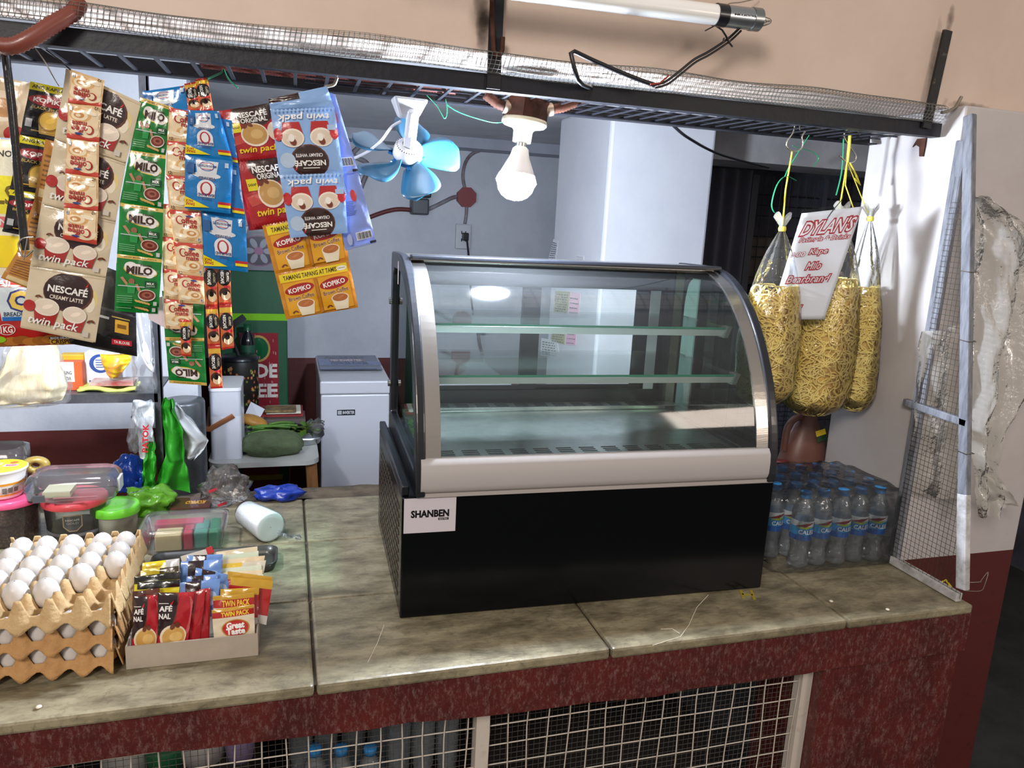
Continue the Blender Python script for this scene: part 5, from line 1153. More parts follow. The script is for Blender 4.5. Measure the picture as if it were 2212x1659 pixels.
m_.add([V((x, y, zb+.066)) for x, y in rbox_prof(bx0+.016, bx1-.016, by0+.016, by1-.016, .022)], [tuple(range(k_))]); m_.build('box_lid', clearp, cb_)
MB().box(bx0+.022, bx0+.045, by0-.009, by0-.004, zb+.008, zb+.024).build('clip', mat('dark_clip', (70, 74, 80), .3, coat=.4), cb_)
MB().box(bx1+.004, bx1+.009, by0+.03, by0+.075, zb+.014, zb+.046).build('clip', mat('clip_clear', (196, 196, 198), .35), cb_)
tag(MB().box(bx0+.03, bx0+.09, by0+.03, by0+.09, zb+.004, zb+.018).build('paper_pack', mat('pale_card', (210, 206, 170), .6)), 'pale folded paper inside the long clear box', 'paper')
tag(MB().box(bx0+.055, bx0+.15, by0+.02, by0+.026, zb+.004, zb+.006).build('drinking_straw', mat('straw_red', (196, 120, 120), .5)), 'pinkish stick inside the long clear box', 'stick')
# clear lid at the far left edge
q = P(5, 990, Y=.86); m_, k_ = tubbox([(q.x-.12, q.x+.045, .84, .95, .03, q.z-.02), (q.x-.12, q.x+.045, .84, .95, .03, q.z+.018), (q.x-.11, q.x+.035, .85, .94, .03, q.z+.024)])
m_.add([V((x, y, q.z+.024)) for x, y in rbox_prof(q.x-.11, q.x+.035, .85, .94, .03)], [tuple(range(k_))])
gt = thing('plastic_tub', 'grey translucent tub behind the noodle cup at the left edge', 'tub', (q.x, .9, 0)); m_.build('tub_lid', clearp, gt)
m_, k_ = tubbox([(q.x-.10, q.x+.03, .855, .935, .03, 0.001), (q.x-.115, q.x+.04, .845, .945, .03, q.z-.02)]); m_.build('tub_body', clearp, gt)
g = P(78, 1004, Y=.80); tag(MB().lathe([(.02+.012*math.cos(a), .012*math.sin(a)) for a in [2*PI*i/12 for i in range(13)]], g, 24, Matrix.Rotation(PI/2, 4, 'X') @ Matrix.Scale(.7, 4, V((0, 1, 0)))).build('tape_roll', mat('tape_gold', (150, 128, 60), .3, coat=.4)), 'golden roll of sticky tape behind the noodle cup', 'tape roll')
# bags lying about
thinlime = film('lime_bag', (150, 210, 60), 1.5, .2, milk=.75, milkcol=(120, 196, 40), bump=.8, bs=50)
tag(crumple('plastic_bag', P(318, 1112, Z=0)+V((0, .03, 0)), .062, .05, .038, thinlime, None, 3, .5, 2.2), 'crumpled lime green plastic bag behind the lime lidded jar', 'bag')
blueb = mat('blue_bag', (12, 50, 150), .3, coat=.3, bump=.8, bs=60)
tag(crumple('plastic_bag', P(600, 1083, Z=0)+V((0, .02, 0)), .062, .036, .024, blueb, None, 8, .5, 1.8), 'small crumpled royal blue plastic bag at the back edge of the counter', 'bag')
crink = film('crinkly_clear', (246, 244, 242), 1.2, .10, milk=.10, milkcol=(210, 204, 200), bump=.5, bs=70)
cb2 = crumple('plastic_bag', P(485, 1098, Z=0)+V((0, .05, 0)), .058, .05, .055, crink, None, 12, .55, 2.6); tag(cb2, 'crinkled clear plastic bag with red print left of the royal blue bag', 'bag')
mb = MB()
for px, py in ((460, 1060), (520, 1098), (480, 1090)):
    p = P(px, py, Y=cb2.location.y-.045); mb.bar(p+V((-.012, 0, -.003)), p+V((.012, -.002, .006)), .002, .008, up=(0, 0, 1))
mb.build('red_print', mat('red_print', (176, 40, 56), .5), cb2, origin=None)
# foam cups in a sleeve, lying down
ca, cz = P(583, 1139, Z=.040), P(535, 1112, Z=.037); axc = (ca-cz); axc.z = 0; axc.normalize()
ca = V((ca.x, ca.y, .041)); sl = thing('foam_cup_stack', 'stack of white foam cups in a clear sleeve lying on its side', 'cups', (ca.x, ca.y, 0))
Mq = axc.to_track_quat('Z', 'Y').to_matrix().to_4x4()
pf = []; L0 = -.125
for k in range(14):
    z = L0+k*.009; r = .031+.008*k/14; pf += [(r-.0012, z), (r+.0012, z+.001), (r+.0012, z+.003), (r-.0008, z+.004)]
pf += [(.0395, .0), (.039, .002), (.034, .003), (.001, .0035)]
fw_ = mat('foam_cup', (236, 238, 242), .5)
MB().lathe([(.001, L0)]+pf, ca, 40, Mq).build('cups', fw_, sl)
MB().lathe([(.012, L0-.012), (.034, L0), (.0425, .002), (.0415, .006), (.03, .007), (.012, .012), (.001, .012)], ca, 40, Mq, True, lambda a, i: 1+.03*math.sin(a*5+i)).build('sleeve', film('sleeve_film', (252, 252, 252), .45, .08), sl)
sp = P(630, 1160, Z=.012); MB().grid(lambda u, v: sp+V((-.035+.06*u, .012-.03*v+.01*nz((u*4, v*4, 0)), .004+.018*abs(nz((u*5, v*4, 3)))-.010+.016*(1-u))), 14, 8).build('sleeve_end', MATS['sleeve_film'], sl)
# dark confection box
q = [P(368, 1112, Z=.001), P(452, 1110, Z=.001)]; x0, x1, y0 = q[0].x, q[1].x, q[0].y
kb = thing('chocolate_box', 'flat dark brown box with gold upside down lettering behind the clear tub', 'box', ((x0+x1)/2, y0+.03, 0))
MB().box(x0, x1, y0, y0+.085, .001, .018).build('box_body', mat('choc_card', (78, 40, 34), .4, coat=.3), kb)
ar = Art(.6); ar.text('KOPIKO', .6, .5, .5, (206, 150, 40), h=.16, rot=PI-.05, bold=.05, shear=.2)
mb = MB(); ms = []; print_on(mb, ar, lambda u, v, l: V((x0+(x1-x0)*u, y0+.085*v, .0182+l)), ms, L=2); mb.build('lettering', ms, kb)
# clear tub with colourful packs
q = [P(302, 1208, Z=0), P(484, 1197, Z=0), P(330, 1115, Z=.064)]; x0, x1, y0 = q[0].x, q[1].x, q[0].y+.006; y1 = y0+.135
tb = thing('plastic_tub', 'clear lidded plastic tub holding colourful packs behind the sachet box', 'tub', ((x0+x1)/2, (y0+y1)/2, 0))
m_, k_ = tubbox([(x0+.012, x1-.012, y0+.012, y1-.012, .02, .0015), (x0+.008, x1-.008, y0+.008, y1-.008, .024, .006), (x0, x1, y0, y1, .026, .058)])
m_.add([V((x, y, .002)) for x, y in rbox_prof(x0+.012, x1-.012, y0+.012, y1-.012, .02)], [tuple(range(k_))]); m_.build('tub_body', clearp, tb)
m_, k_ = tubbox([(x0-.005, x1+.005, y0-.005, y1+.005, .03, .055), (x0-.006, x1+.006, y0-.006, y1+.006, .03, .064), (x0+.004, x1-.004, y0+.004, y1-.004, .026, .0655), (x0+.010, x1-.010, y0+.010, y1-.010, .024, .061)])
m_.add([V((x, y, .061)) for x, y in rbox_prof(x0+.010, x1-.010, y0+.010, y1-.010, .024)], [tuple(range(k_))])
m_.build('tub_lid', clearp, tb)
for nm, lb, c, X0, X1, Y0, Y1, Z1 in (('paper_pack', 'cream pack at the left front inside the clear tub', (226, 204, 150), .03, .09, .02, .07, .046), ('pink_pack', 'pink pack across the back inside the clear tub', (206, 60, 90), .02, .135, .085, .12, .05), ('pink_pack', 'narrow crimson pack standing at the middle of the clear tub', (196, 40, 70), .095, .115, .02, .075, .05), ('teal_pack', 'teal pack right of the crimson one inside the clear tub', (70, 140, 120), .118, .15, .025, .11, .047), ('green_pack', 'dark green pack at the right end of the clear tub', (30, 124, 80), .153, .175, .02, .115, .048)):
    sc = (x1-x0)/.19; tag(MB().box(x0+X0*sc, x0+X1*sc, y0+Y0, y0+Y1, .004, Z1).build(nm, mat(nm+str(c[0]), c, .5), bevel=.003), lb, 'pack')
# ---------------------------------------------------------------- egg trays
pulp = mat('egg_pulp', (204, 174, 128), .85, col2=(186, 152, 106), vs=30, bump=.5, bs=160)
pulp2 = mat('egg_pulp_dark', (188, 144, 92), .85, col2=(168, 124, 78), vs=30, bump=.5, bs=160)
eggm = mat('egg_shell', (206, 201, 196), .4, col2=(197, 190, 184), vs=20, bump=.05, bs=300, sss=.08)
TP = .0485; EX1, EY0 = -.350, .112; NXc, NYc = 5, 6
def tray(name, lab, z0, H, m, seed, x1=EX1, y0=EY0):
    t = thing(name, lab, 'egg tray', (x1-NXc*TP/2, y0+NYc*TP/2, z0), 'egg trays in the stack'); K = 9
    def h(u, v):
        fu, fv = abs(u-round(u)), abs(v-round(v)); du = max(fu, fv); e = min(u, NXc-u, v, NYc-v)
        post = min(max(0, 1-max(math.hypot(fu, fv)/.30-.36, 0)), 1)
        ridge = .30*(max(0, 1-min(fu, fv)/.26))
        cupd = max(math.hypot(u-math.floor(u)-.5, v-math.floor(v)-.5), 0)
        b = max(post**1.1, ridge)
        if e < .001: b = min(b, .0+ .9*post) if False else b
        return z0+.003+H*b
    def f(a, c):
        u, v = a*NXc, c*NYc; return V((x1-NXc*TP+u*TP+.0012*nz((u*3, v*3, seed)), y0+v*TP+.0012*nz((u*3, v*3, seed+5)), h(u, v)+.0012*nz((u*4, v*4, seed+1))))
    mb = MB(); mb.grid(f, NXc*K, NYc*K)
    # scalloped skirt around the rim
    def skirt(p0, p1, nrm, n, A):
        def g(a, c):
            p = V(p0).lerp(V(p1), a); w = abs(a*n-round(a*n)); post = max(0, 1-max(w/.30-.36, 0)); ridge = .30
            top = H*max(min(post, 1)**1.1, ridge); bot = -.010-(.006*math.cos(a*n*2*PI) if n == NXc else 0)
            out = c*(.011+(.006*math.cos(a*n*2*PI) if n == NXc else .002*math.cos(a*n*2*PI))); return p+V(nrm)*out+V((0, 0, .003+top+(bot-top)*c))
        mb.grid(g, n*K, 7)
    xa, ya, yb = x1-NXc*TP, y0, y0+NYc*TP
    skirt((xa, ya, z0+.012), (x1, ya, z0+.012), (0, -1, 0), NXc, 1); skirt((x1, ya, z0+.012), (x1, yb, z0+.012), (1, 0, 0), NYc, 1)
    skirt((x1, yb, z0+.012), (xa, yb, z0+.012), (0, 1, 0), NXc, 1)
    mb.build('pulp_tray', m, t, solid=.0016); return t
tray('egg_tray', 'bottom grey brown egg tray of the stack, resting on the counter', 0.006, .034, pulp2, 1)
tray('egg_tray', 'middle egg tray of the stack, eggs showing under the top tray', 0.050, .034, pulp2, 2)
tray('egg_tray', 'top egg tray of the stack with white eggs and empty front cups', 0.096, .043, pulp, 3)
eg = MB().lathe([(.001, 0), (.010, .0014), (.0165, .0065), (.0208, .015), (.0220, .0235), (.0212, .033), (.0178, .0435), (.0118, .0515), (.006, .0550), (.001, .0562)], (0, 0, 0), 28).build('egg', eggm, origin=(0, 0, 0))
re_ = random.Random(4); first = True
COLN = ['rightmost', 'second from right', 'third from right', 'fourth from right', 'leftmost']
RWN = ['front row', 'second row', 'third row', 'fourth row', 'fifth row', 'back row']
def put_egg(i, j, z0, lab):
    global first
    o = eg if first else eg.copy()
    if not first: COL.objects.link(o)
    first = False
    o.location = (EX1-(i+.5)*TP, EY0+(j+.5)*TP, z0+.0075); o.scale = (1.03, 1.03, 1.03) if z0 > .09 else (1, 1, 1); o.rotation_euler = (re_.uniform(-.1, .1), re_.uniform(-.1, .1), re_.uniform(0, 6)); tag(o, lab, 'egg', 'white eggs in the trays')
for j in range(6):
    for i in range(5):
        if j == 0 or (j == 1 and i < 2) or (j == 2 and i < 1): continue
        put_egg(i, j, .096, 'white egg in the top tray, %s in the %s' % (COLN[i], RWN[j]))
for i in range(5):
    put_egg(i, 0, .050, 'white egg in the middle tray front row, %s' % COLN[i])
    put_egg(i, 0, .006, 'white egg in the bottom tray front row, %s' % COLN[i])
# ---------------------------------------------------------------- sachet box
cardm = mat('grey_card', (176, 164, 150), .55, col2=(160, 148, 134), vs=6, bump=.15, bs=60); ins = mat('box_inside', (66, 62, 60), .6)
b0, b1 = P(273, 1447, Z=0), P(558, 1416, Z=0); bd = (b1-b0).normalized(); bk = V((-bd.y, bd.x, 0)); BW = (b1-b0).length; BD, BH = .175, .046
sb = thing('sachet_box', 'shallow grey cardboard tray packed with upright coffee sachets', 'box', b0+bd*BW/2)
def bx(u, v, z): return b0+bd*u+bk*v+V((0, 0, z))
mb = MB(); tk = .003
for u0, u1, v0, v1, z1 in ((0, BW, 0, tk, BH), (0, BW, BD-tk, BD, BH), (0, tk, tk, BD-tk, BH), (BW-tk, BW, tk, BD-tk, BH), (tk, BW-tk, tk, BD-tk, .003)):
    mb.hexa([bx(u0, v0, .0005), bx(u1, v0, .0005), bx(u1, v1, .0005), bx(u0, v1, .0005), bx(u0, v0, z1), bx(u1, v0, z1), bx(u1, v1, z1), bx(u0, v1, z1)])
mb.build('box_body', cardm, sb)
def sq(top, bot, v0, lean, lab, art, bulge=.004, seed=0, cat='sachet', zb=.006):
    "sachet standing in the box: top edge photo points, bottom edge points, row depth v0, leaning back by lean"
    def on_plane(px, py, off):
        n = bk; d = CF+CR*((px-1106)/FPX)-CU*((py-829.5)/FPX); o = bx(0, v0+off, 0); t = (o-CAMP).dot(n)/d.dot(n); return CAMP+d*t
    q = [on_plane(*top[0], lean), on_plane(*top[1], lean), on_plane(*bot[1], 0), on_plane(*bot[0], 0)]
    for k in (2, 3): q[k].z = max(q[k].z, zb)
    return tag(sachet(None, 'coffee_sachet', q, art, bulge, seed), lab, cat, 'sachets in the grey cardboard tray')
R1 = a_red1(); TF = a_taste(); TT = a_taste(False); TD = a_tasted(); BL_ = a_blue1()
sq(((457, 1318), (548, 1305)), ((463, 1385), (551, 1376)), .016, .014, 'cream sachet with red oval and TWIN PACK band, foremost at the right of the box', TF, .004, 1)
sq(((460, 1288), (549, 1281)), ((463, 1380), (551, 1372)), .026, .018, 'cream TWIN PACK sachet right behind the foremost one', TT, .003, 2)
sq(((341, 1280), (420, 1279)), ((340, 1396), (405, 1390)), .010, .016, 'red and black sachet standing foremost in the middle of the box front', R1, .006, 3)
sq(((289, 1288), (342, 1285)), ((284, 1400), (345, 1396)), .018, .016, 'red and black sachet at the left front corner of the box', R1, .005, 4)
sq(((400, 1279), (444, 1276)), ((396, 1392), (431, 1388)), .022, .018, 'red sachet edge right behind the foremost red one', a_plain((176, 36, 44), (120, 40, 44)), .004, 5)
sq(((430, 1273), (455, 1270)), ((425, 1388), (452, 1385)), .030, .02, 'red sachet edge, last of the red row', a_plain((170, 34, 42), (190, 90, 90)), .004, 6)
sq(((384, 1259), (476, 1250)), ((384, 1340), (468, 1330)), .048, .02, 'pale blue sachet with dark panel right behind the red ones', BL_, .004, 7)
sq(((403, 1246), (470, 1240)), ((400, 1330), (466, 1325)), .060, .02, 'pale blue sachet second behind the red ones', BL_, .003, 8)
sq(((423, 1226), (500, 1243)), ((415, 1300), (488, 1310)), .072, .022, 'pale blue sachet tilted clockwise among the blue ones', BL_, .003, 9)
sq(((391, 1213), (480, 1208)), ((388, 1290), (476, 1285)), .098, .026, 'slate blue sachet with dark square further back', BL_, .003, 10)
sq(((404, 1200), (481, 1197)), ((400, 1280), (478, 1275)), .112, .028, 'slate blue sachet rearmost of the blue ones', BL_, .003, 11)
sq(((297, 1258), (389, 1251)), ((294, 1330), (384, 1325)), .050, .02, 'yellow sachet reading YANG LOOB MO behind the left red one', a_yellow1(), .003, 12)
sq(((290, 1246), (389, 1234)), ((290, 1320), (386, 1310)), .064, .02, 'black and yellow sachet second at the left of the box', a_yellow1('KAPE PARA SAYO'), .003, 13)
sq(((304, 1233), (386, 1222)), ((300, 1300), (386, 1300)), .082, .022, 'dark edged yellow sachet third at the left of the box', a_plain((60, 52, 34), (190, 170, 50)), .002, 14)
sq(((308, 1216), (388, 1206)), ((302, 1290), (388, 1285)), .100, .026, 'bright yellow sachet rearmost at the left of the box', a_yellow2(), .003, 15)
sq(((286, 1278), (345, 1270)), ((286, 1350), (345, 1345)), .034, .015, 'brown sachet edge between the yellow ones and the left red one', a_plain((96, 52, 38), (70, 40, 34)), .002, 16)
sq(((498, 1246), (590, 1254)), ((496, 1330), (575, 1350)), .056, .022, 'red and gold sachet leaning out at the right of the box', TD, .003, 17)
sq(((492, 1234), (588, 1246)), ((490, 1320), (574, 1340)), .070, .024, 'gold topped red sachet behind the leaning one', TD, .003, 18)
sq(((476, 1273), (560, 1268)), ((474, 1350), (556, 1350)), .040, .02, 'red sachet with gold top behind the cream pair', TD, .003, 19)
for k in range(7):
    y = 1183+k*9.5; x0 = 462+k*3; c = ((222, 208, 176), (206, 216, 190), (226, 206, 170), (214, 206, 186), (210, 216, 190), (226, 206, 172), (208, 218, 194))[k]
    sq(((x0, y+10-k*.6), (556+k*2.2+(12 if k in (2, 3) else 0), y-3+k*.6)), ((x0, y+70), (558+k*2, y+60)), .150-.011*k, .030, 'cream backed sachet at the rear right of the box, %s from the back' % ('first', 'second', 'third', 'fourth', 'fifth', 'sixth', 'seventh')[k], a_plain(c, (226, 190, 60) if k == 3 else None), .002, 20+k)
a, b = bx(.105, BD-.01, .07), P(455, 1188, Y=.30)
tag(MB().bar(P(392, 1208, Y=.285), P(447, 1192, Y=.285), .012, .004, up=(0, -1, .3)).build('white_stick_pack', mat('stick_white', (222, 216, 206), .5)), 'white stick pack lying across the rear of the sachet box', 'sachet')
tag(MB().bar(P(447, 1191, Y=.283), P(460, 1186, Y=.283), .014, .005, up=(0, -1, .3)).build('red_stick_tip', mat('stick_red', (196, 44, 44), .5)), 'red tipped end of a stick pack at the rear of the sachet box', 'sachet')
# black tray under the rear of the box
q = [P(322, 1255, Z=.001), P(588, 1242, Z=.001)]; 
m_, k_ = tubbox([(q[0].x, q[1].x+.005, q[0].y+.0, q[0].y+.10, .02, .002), (q[0].x-.006, q[1].x+.012, q[0].y-.005, q[0].y+.106, .024, .022), (q[0].x-.003, q[1].x+.009, q[0].y-.002, q[0].y+.103, .024, .022), (q[0].x+.004, q[1].x+.002, q[0].y+.004, q[0].y+.096, .02, .004)])
m_.add([V((x, y, .0045)) for x, y in rbox_prof(q[0].x+.004, q[1].x+.002, q[0].y+.004, q[0].y+.096, .02)], [tuple(range(k_))])
tag(m_.build('black_tray', mat('black_tray', (46, 44, 40), .35, coat=.2)), 'black plastic tray showing behind the sachet box', 'tray')
# small torn black scrap between jars and trays
tag(crumple('wrapper_scrap', P(188, 1172, Z=0), .022, .014, .008, mat('dark_wrapper', (58, 36, 42), .4), None, 5, .5), 'torn dark wrapper scrap between the egg trays and the coral lidded jar', 'wrapper')
# ================================================================ lower left hanging goods, shelf and the back of the stall
def pbox(x0, y0, x1, y1, Y, dep, zmin=None):
    "front face covering a photo rectangle at depth Y -> (X0, X1, Y, Y+dep, Z0, Z1)"
    xm, ym = (x0+x1)/2, (y0+y1)/2
    a = P(x0, ym, Y=Y).x, P(x1, ym, Y=Y).x, Y, Y+dep, P(xm, y1, Y=Y).z, P(xm, y0, Y=Y).z
    return a if zmin is None else (*a[:4], zmin, a[5])
# breading pack
ar = Art(.75); ar.rect(0, 0, 1, 1, (176, 34, 32)); ar.poly([(.30, .90), (.60, .90), (.57, .40), (.33, .40)], (206, 220, 226)); ar.text('C', .47, .70, .13, (232, 200, 90), h=.19, bold=.05, out=(40, 50, 120), ob=.13); ar.text('BREADING', .45, .50, .20, (40, 60, 90), h=.045); ar.rect(.335, .40, .567, .46, (30, 110, 190))
ar.text('Aji', .36, .955, .10, WHT, h=.07); ar.ell(.36, .27, .065, .085, WHT); ar.ell(.36, .27, .058, .077, (176, 34, 32)); ar.text('1KG', .36, .27, .085, WHT, h=.07, bold=.03)
for k in range(7): ar.ell(.32+.07*k, .07+.015*(k % 3), .07, .07, (176, 112, 44) if k % 2 else (150, 92, 36), n=12)
ar.ell(.3, .12, .05, .05, (140, 190, 40)); ar.rect(.66, .10, .86, .14, (40, 40, 90)); ar.rect(.66, .02, .87, .10, (206, 160, 50)); ar.text('CRISPIER!', .765, .06, .19, (60, 26, 20), h=.05, bold=.03); ar.text('MADE DELICIOUS', .76, .12, .18, WHT, h=.025)
tag(sachet(None, 'breading_pack', [P(-90, 606, Y=.40), P(180, 604, Y=.40), P(212, 742, Y=.40), P(-90, 752, Y=.40)], ar, .010, 41), 'red breading mix pack reading CRISPIER, hanging below the cream twin packs', 'pack')
ar = Art(1.2); ar.rect(0, 0, 1, 1, (26, 24, 26)); ar.rect(.0, .50, 1, .53, (70, 66, 70)); ar.poly([(.0, .14), (.30, .18), (.30, .25), (.0, .21)], (190, 36, 52)); ar.poly([(.62, .10), (.93, .12), (.93, .19), (.62, .17)], (190, 36, 52)); ar.text('TA BLOUSE', .15, .195, .22, WHT, h=.04, rot=.1); ar.text('TA BLOUSE', .775, .145, .24, WHT, h=.04, rot=.06); ar.rect(.66, .26, .88, .42, (206, 156, 50)); ar.rect(.70, .32, .84, .37, (120, 80, 24)); ar.rect(.40, .40, .56, .43, (200, 200, 206)); ar.rect(.60, .44, .9, .455, (176, 150, 80))
strip('coffee_sachet_strip', 'black coffee pack strip with red tabs, below the green chocolate strip', [((186, 560), (292, 600)), ((150, 742), (296, 770))], [ar], .385, .008, 42)
# spoons in a clear bag
spn = mat('spoon_white', (236, 238, 242), .35, coat=.3)
for k, (pts, lb) in enumerate(((((300, 678), (306, 715), (312, 742), (318, 770)), 'white plastic spoon hanging in the clear bag, front one'), (((292, 690), (300, 730), (305, 760), (322, 788)), 'white plastic spoon hanging in the clear bag, rear one'))):
    p = [P(x, y, Y=1.015+.012*k) for x, y in pts]; t = thing('plastic_spoon', lb, 'spoon', p[-1])
    MB().tube(p[:3], [.0075, .006, .0075], 8, flat=.45).build('spoon_handle', spn, t)
    d = (p[3]-p[2]).normalized(); Mx = d.to_track_quat('Z', 'Y').to_matrix().to_4x4()
    MB().lathe([(.002, -.038), (.017, -.022), (.022, 0), (.018, .020), (.008, .034), (.001, .036)], p[3]-d*.012, 20, Mx @ Matrix.Scale(.35, 4, V((0, 1, 0)))).build('spoon_bowl', spn, t)
hang = film('hanging_bag_film', (248, 248, 248), .3, .14, milk=.16, milkcol=(206, 208, 210), bump=.15, bs=40)
tag(bagtube('hanging_bag', [(668, 286, 326), (720, 284, 332), (770, 284, 336), (812, 286, 338), (845, 292, 340)], 1.03, .03, hang, None, 3), 'clear bag of white spoons hanging beside the shelf post', 'bag')
# paper slip under the green strip
tag(MB().prism([P(316, 650, Y=.3615), P(352, 640, Y=.3615), P(356, 708, Y=.3615), P(322, 690, Y=.3615)], (0, .001, 0)).build('hanging_paper_slip', mat('paper_pink', (226, 214, 222), .6)), 'pale printed paper slip between the green strip and the creamer strip', 'paper')
# glass noodle bag
vm_ = mat('glass_noodle', (206, 194, 160), .6, col2=(182, 164, 126), vs=60, stretch=(1, 1, .12), bump=.6, bs=90)
tag(bagtube('glass_noodles', [(742, 26, 124), (790, 6, 134), (835, -16, 146), (862, -30, 138), (872, -30, 90)], .80, .045, vm_, None, 5, .008, fold=15), 'bundle of cream glass noodles hanging in front of the shelf', 'noodles', None, 'stuff')
tag(bagtube('plastic_bag', [(738, 20, 128), (790, 0, 140), (838, -24, 156), (868, -40, 150), (880, -40, 80)], .80, .058, hang, None, 6), 'clear bag around the cream glass noodles', 'bag')
# shelf: post and board
SY = 1.06
pst = P(341, 850, Y=SY); dk = mat('dark_steel', (62, 64, 70), .45, col2=(96, 96, 100), vs=12, bump=.2, bs=60, metal=.4)
shf = thing('metal_shelf', 'dark steel shelf with angle post at the left rear of the counter', 'shelf', (pst.x-.2, SY+.1, 0))
e0, e1 = P(-60, 872, Y=SY), P(335, 858, Y=SY)
zsh = e1.z+.012; 
MB().box(pst.x-.010, pst.x+.012, SY-.004, SY+.004, -.02, 1.2).box(pst.x+.008, pst.x+.012, SY-.004, SY+.022, -.02, 1.2).build('post', dk, shf)
MB().box(pst.x-.60, pst.x, SY, SY+.24, zsh-.006, zsh).box(pst.x-.60, pst.x, SY-.004, SY, zsh-.026, zsh).build('shelf_board', dk, shf)
def shelfbox(nm, lb, cat, r, y, dep, m, art=None, asp=1.0, zb=None):
    x0, x1, Y0, Y1, z0, z1 = pbox(*r, y, dep, zsh+.001 if zb is None else zb); t = thing(nm, lb, cat, ((x0+x1)/2, (Y0+Y1)/2, z0))
    MB().box(x0, x1, Y0, Y1, z0, z1).build('carton', m, t, bevel=.002)
    if art: mb = MB(); ms = []; print_on(mb, art, lambda u, v, l: V((x0+(x1-x0)*u, Y0-l-.0003, z0+(z1-z0)*v)), ms, L=2); mb.build('front_print', ms, t)
    return t
ar = Art(1.2); ar.rect(0, 0, .66, 1, (226, 226, 224)); ar.rect(.66, 0, 1, 1, (206, 92, 50)); ar.rect(0, 0, 1, .3, (206, 92, 50)); ar.text('BAKING', .3, .62, .5, (40, 40, 40), h=.14, bold=.02); ar.text('SODA', .3, .42, .44, (40, 40, 40), h=.14, bold=.02)
shelfbox('soda_box', 'orange and white baking soda box on the shelf behind the glass noodles', 'box', (128, 782, 178, 846), SY+.05, .04, mat('orange_card', (206, 92, 50), .5), ar)
ar = Art(1.2); ar.rect(.12, .12, .9, .86, (236, 196, 40)); ar.rect(.16, .76, .86, .82, (150, 90, 40))
shelfbox('yellow_box', 'yellow box behind the baking soda box on the shelf', 'box', (132, 766, 184, 842), SY+.11, .04, mat('yellow_card', (206, 166, 40), .5), ar)
sgr = shelfbox('sugar_pack', 'white sugar pack with blue round print on the shelf', 'sugar', (184, 762, 262, 836), SY+.10, .06, mat('sugar_paper', (232, 232, 234), .5))
x0, x1, Y0, Y1, z0, z1 = pbox(184, 762, 262, 836, SY+.10, .06, zsh)
ar = Art(.9); ar.ell(.42, .68, .30, .28, (50, 80, 150)); ar.ell(.44, .68, .2, .2, (226, 228, 232)); 
for k in range(4): ar.rect(.3, .56+.07*k, .6, .59+.07*k, (70, 96, 160))
ar.text('REFINED SUGAR', .5, .14, .8, (60, 80, 130), h=.09, bold=.03)
mb = MB(); ms = []; print_on(mb, ar, lambda u, v, l: V((x0+(x1-x0)*u, Y0-l-.0003, z0+(z1-z0)*v)), ms, L=2); mb.build('front_print', ms, sgr)
tag(bagtube('orange_pack', [(766, 216, 286), (785, 220, 280), (802, 228, 266), (816, 236, 254)], SY+.05, .02, mat('orange_film', (240, 164, 70), .35, coat=.4, col2=(226, 190, 30), vs=9, vlo=.45, vhi=.5), None, 8, .004), 'orange and yellow wrapped pack in front of the sugar', 'pack')
q = pbox(166, 833, 292, 846, SY+.02, .1, zsh+.001); mb = MB()
mb.grid(lambda u, v: V((q[0]+(q[1]-q[0])*u, q[2]+.09*v, zsh+.006+.006*nz((u*5, v*4, 2))+.004*math.sin(u*7))), 20, 8)
tag(mb.build('folded_cloth', mat('lime_cloth', (206, 214, 110), .7), solid=.008), 'folded yellow green cloth on the shelf edge', 'cloth')
q = pbox(192, 822, 288, 836, SY+.03, .08); tag(MB().box(q[0], q[1], q[2], q[3], zsh+.016, zsh+.026).build('notebook', mat('notebook_cover', (206, 196, 186), .5, col2=(176, 70, 64), vs=9)), 'spiral notebook lying on the yellow green cloth', 'notebook')
# bags hanging under the shelf and on the post
wbag = mat('white_bag', (206, 210, 214), .4, bump=.4, bs=40)
t = thing('plastic_bag', 'white bag with red PATOK lettering hanging under the shelf', 'bag', P(312, 980, Y=1.03))
bagtube('bag_skin', [(866, 288, 330), (900, 284, 334), (940, 298, 332), (990, 302, 334)], 1.03, .012, wbag, t, 4)
ar = Art(.22); ar.text('PATOK', .5, .5, .95, (190, 40, 48), h=.19, bold=.04)
mb = MB(); ms = []; print_on(mb, ar, lambda u, v, l: P(320-14*v+2*u, 978-62*u, Y=1.000-l*2), ms, L=2); mb.build('lettering', ms, t)
tag(bagtube('plastic_bag', [(868, 286, 300), (900, 284, 310), (950, 274, 308), (976, 282, 300)], 1.01, .016, hang, None, 7), 'small clear bag left of the PATOK bag', 'bag')
limeb = mat('green_bag', (44, 146, 34), .4, coat=.1, bump=.6, bs=40)
tag(bagtube('plastic_bag', [(862, 352, 372), (885, 350, 376), (930, 354, 396), (985, 356, 400), (1020, 344, 408), (1060, 336, 412)], 1.04, .022, limeb, None, 9, .014), 'bright green plastic bag tied to the shelf post', 'bag')
tag(bagtube('plastic_bag', [(955, 318, 336), (1000, 308, 338), (1058, 308, 334)], 1.02, .015, limeb, None, 19, .010), 'bright green plastic bag hanging left of the shelf post', 'bag')
tag(bagtube('plastic_bag', [(872, 366, 384), (905, 372, 412), (950, 384, 452), (976, 392, 436), (992, 396, 420)], 1.08, .02, wbag, None, 11, .012), 'white plastic bag hanging right of the green one', 'bag')
tag(crumple('plastic_bag', P(280, 1062, Y=1.06)+V((0, .03, -.004)), .052, .04, .055, film('blue_film', (120, 160, 226), 1.0, .14, milk=.5, milkcol=(30, 76, 170), bump=.5, bs=50), None, 21, .4), 'blue and clear crumpled bag standing at the counter rear by the green bag', 'bag')
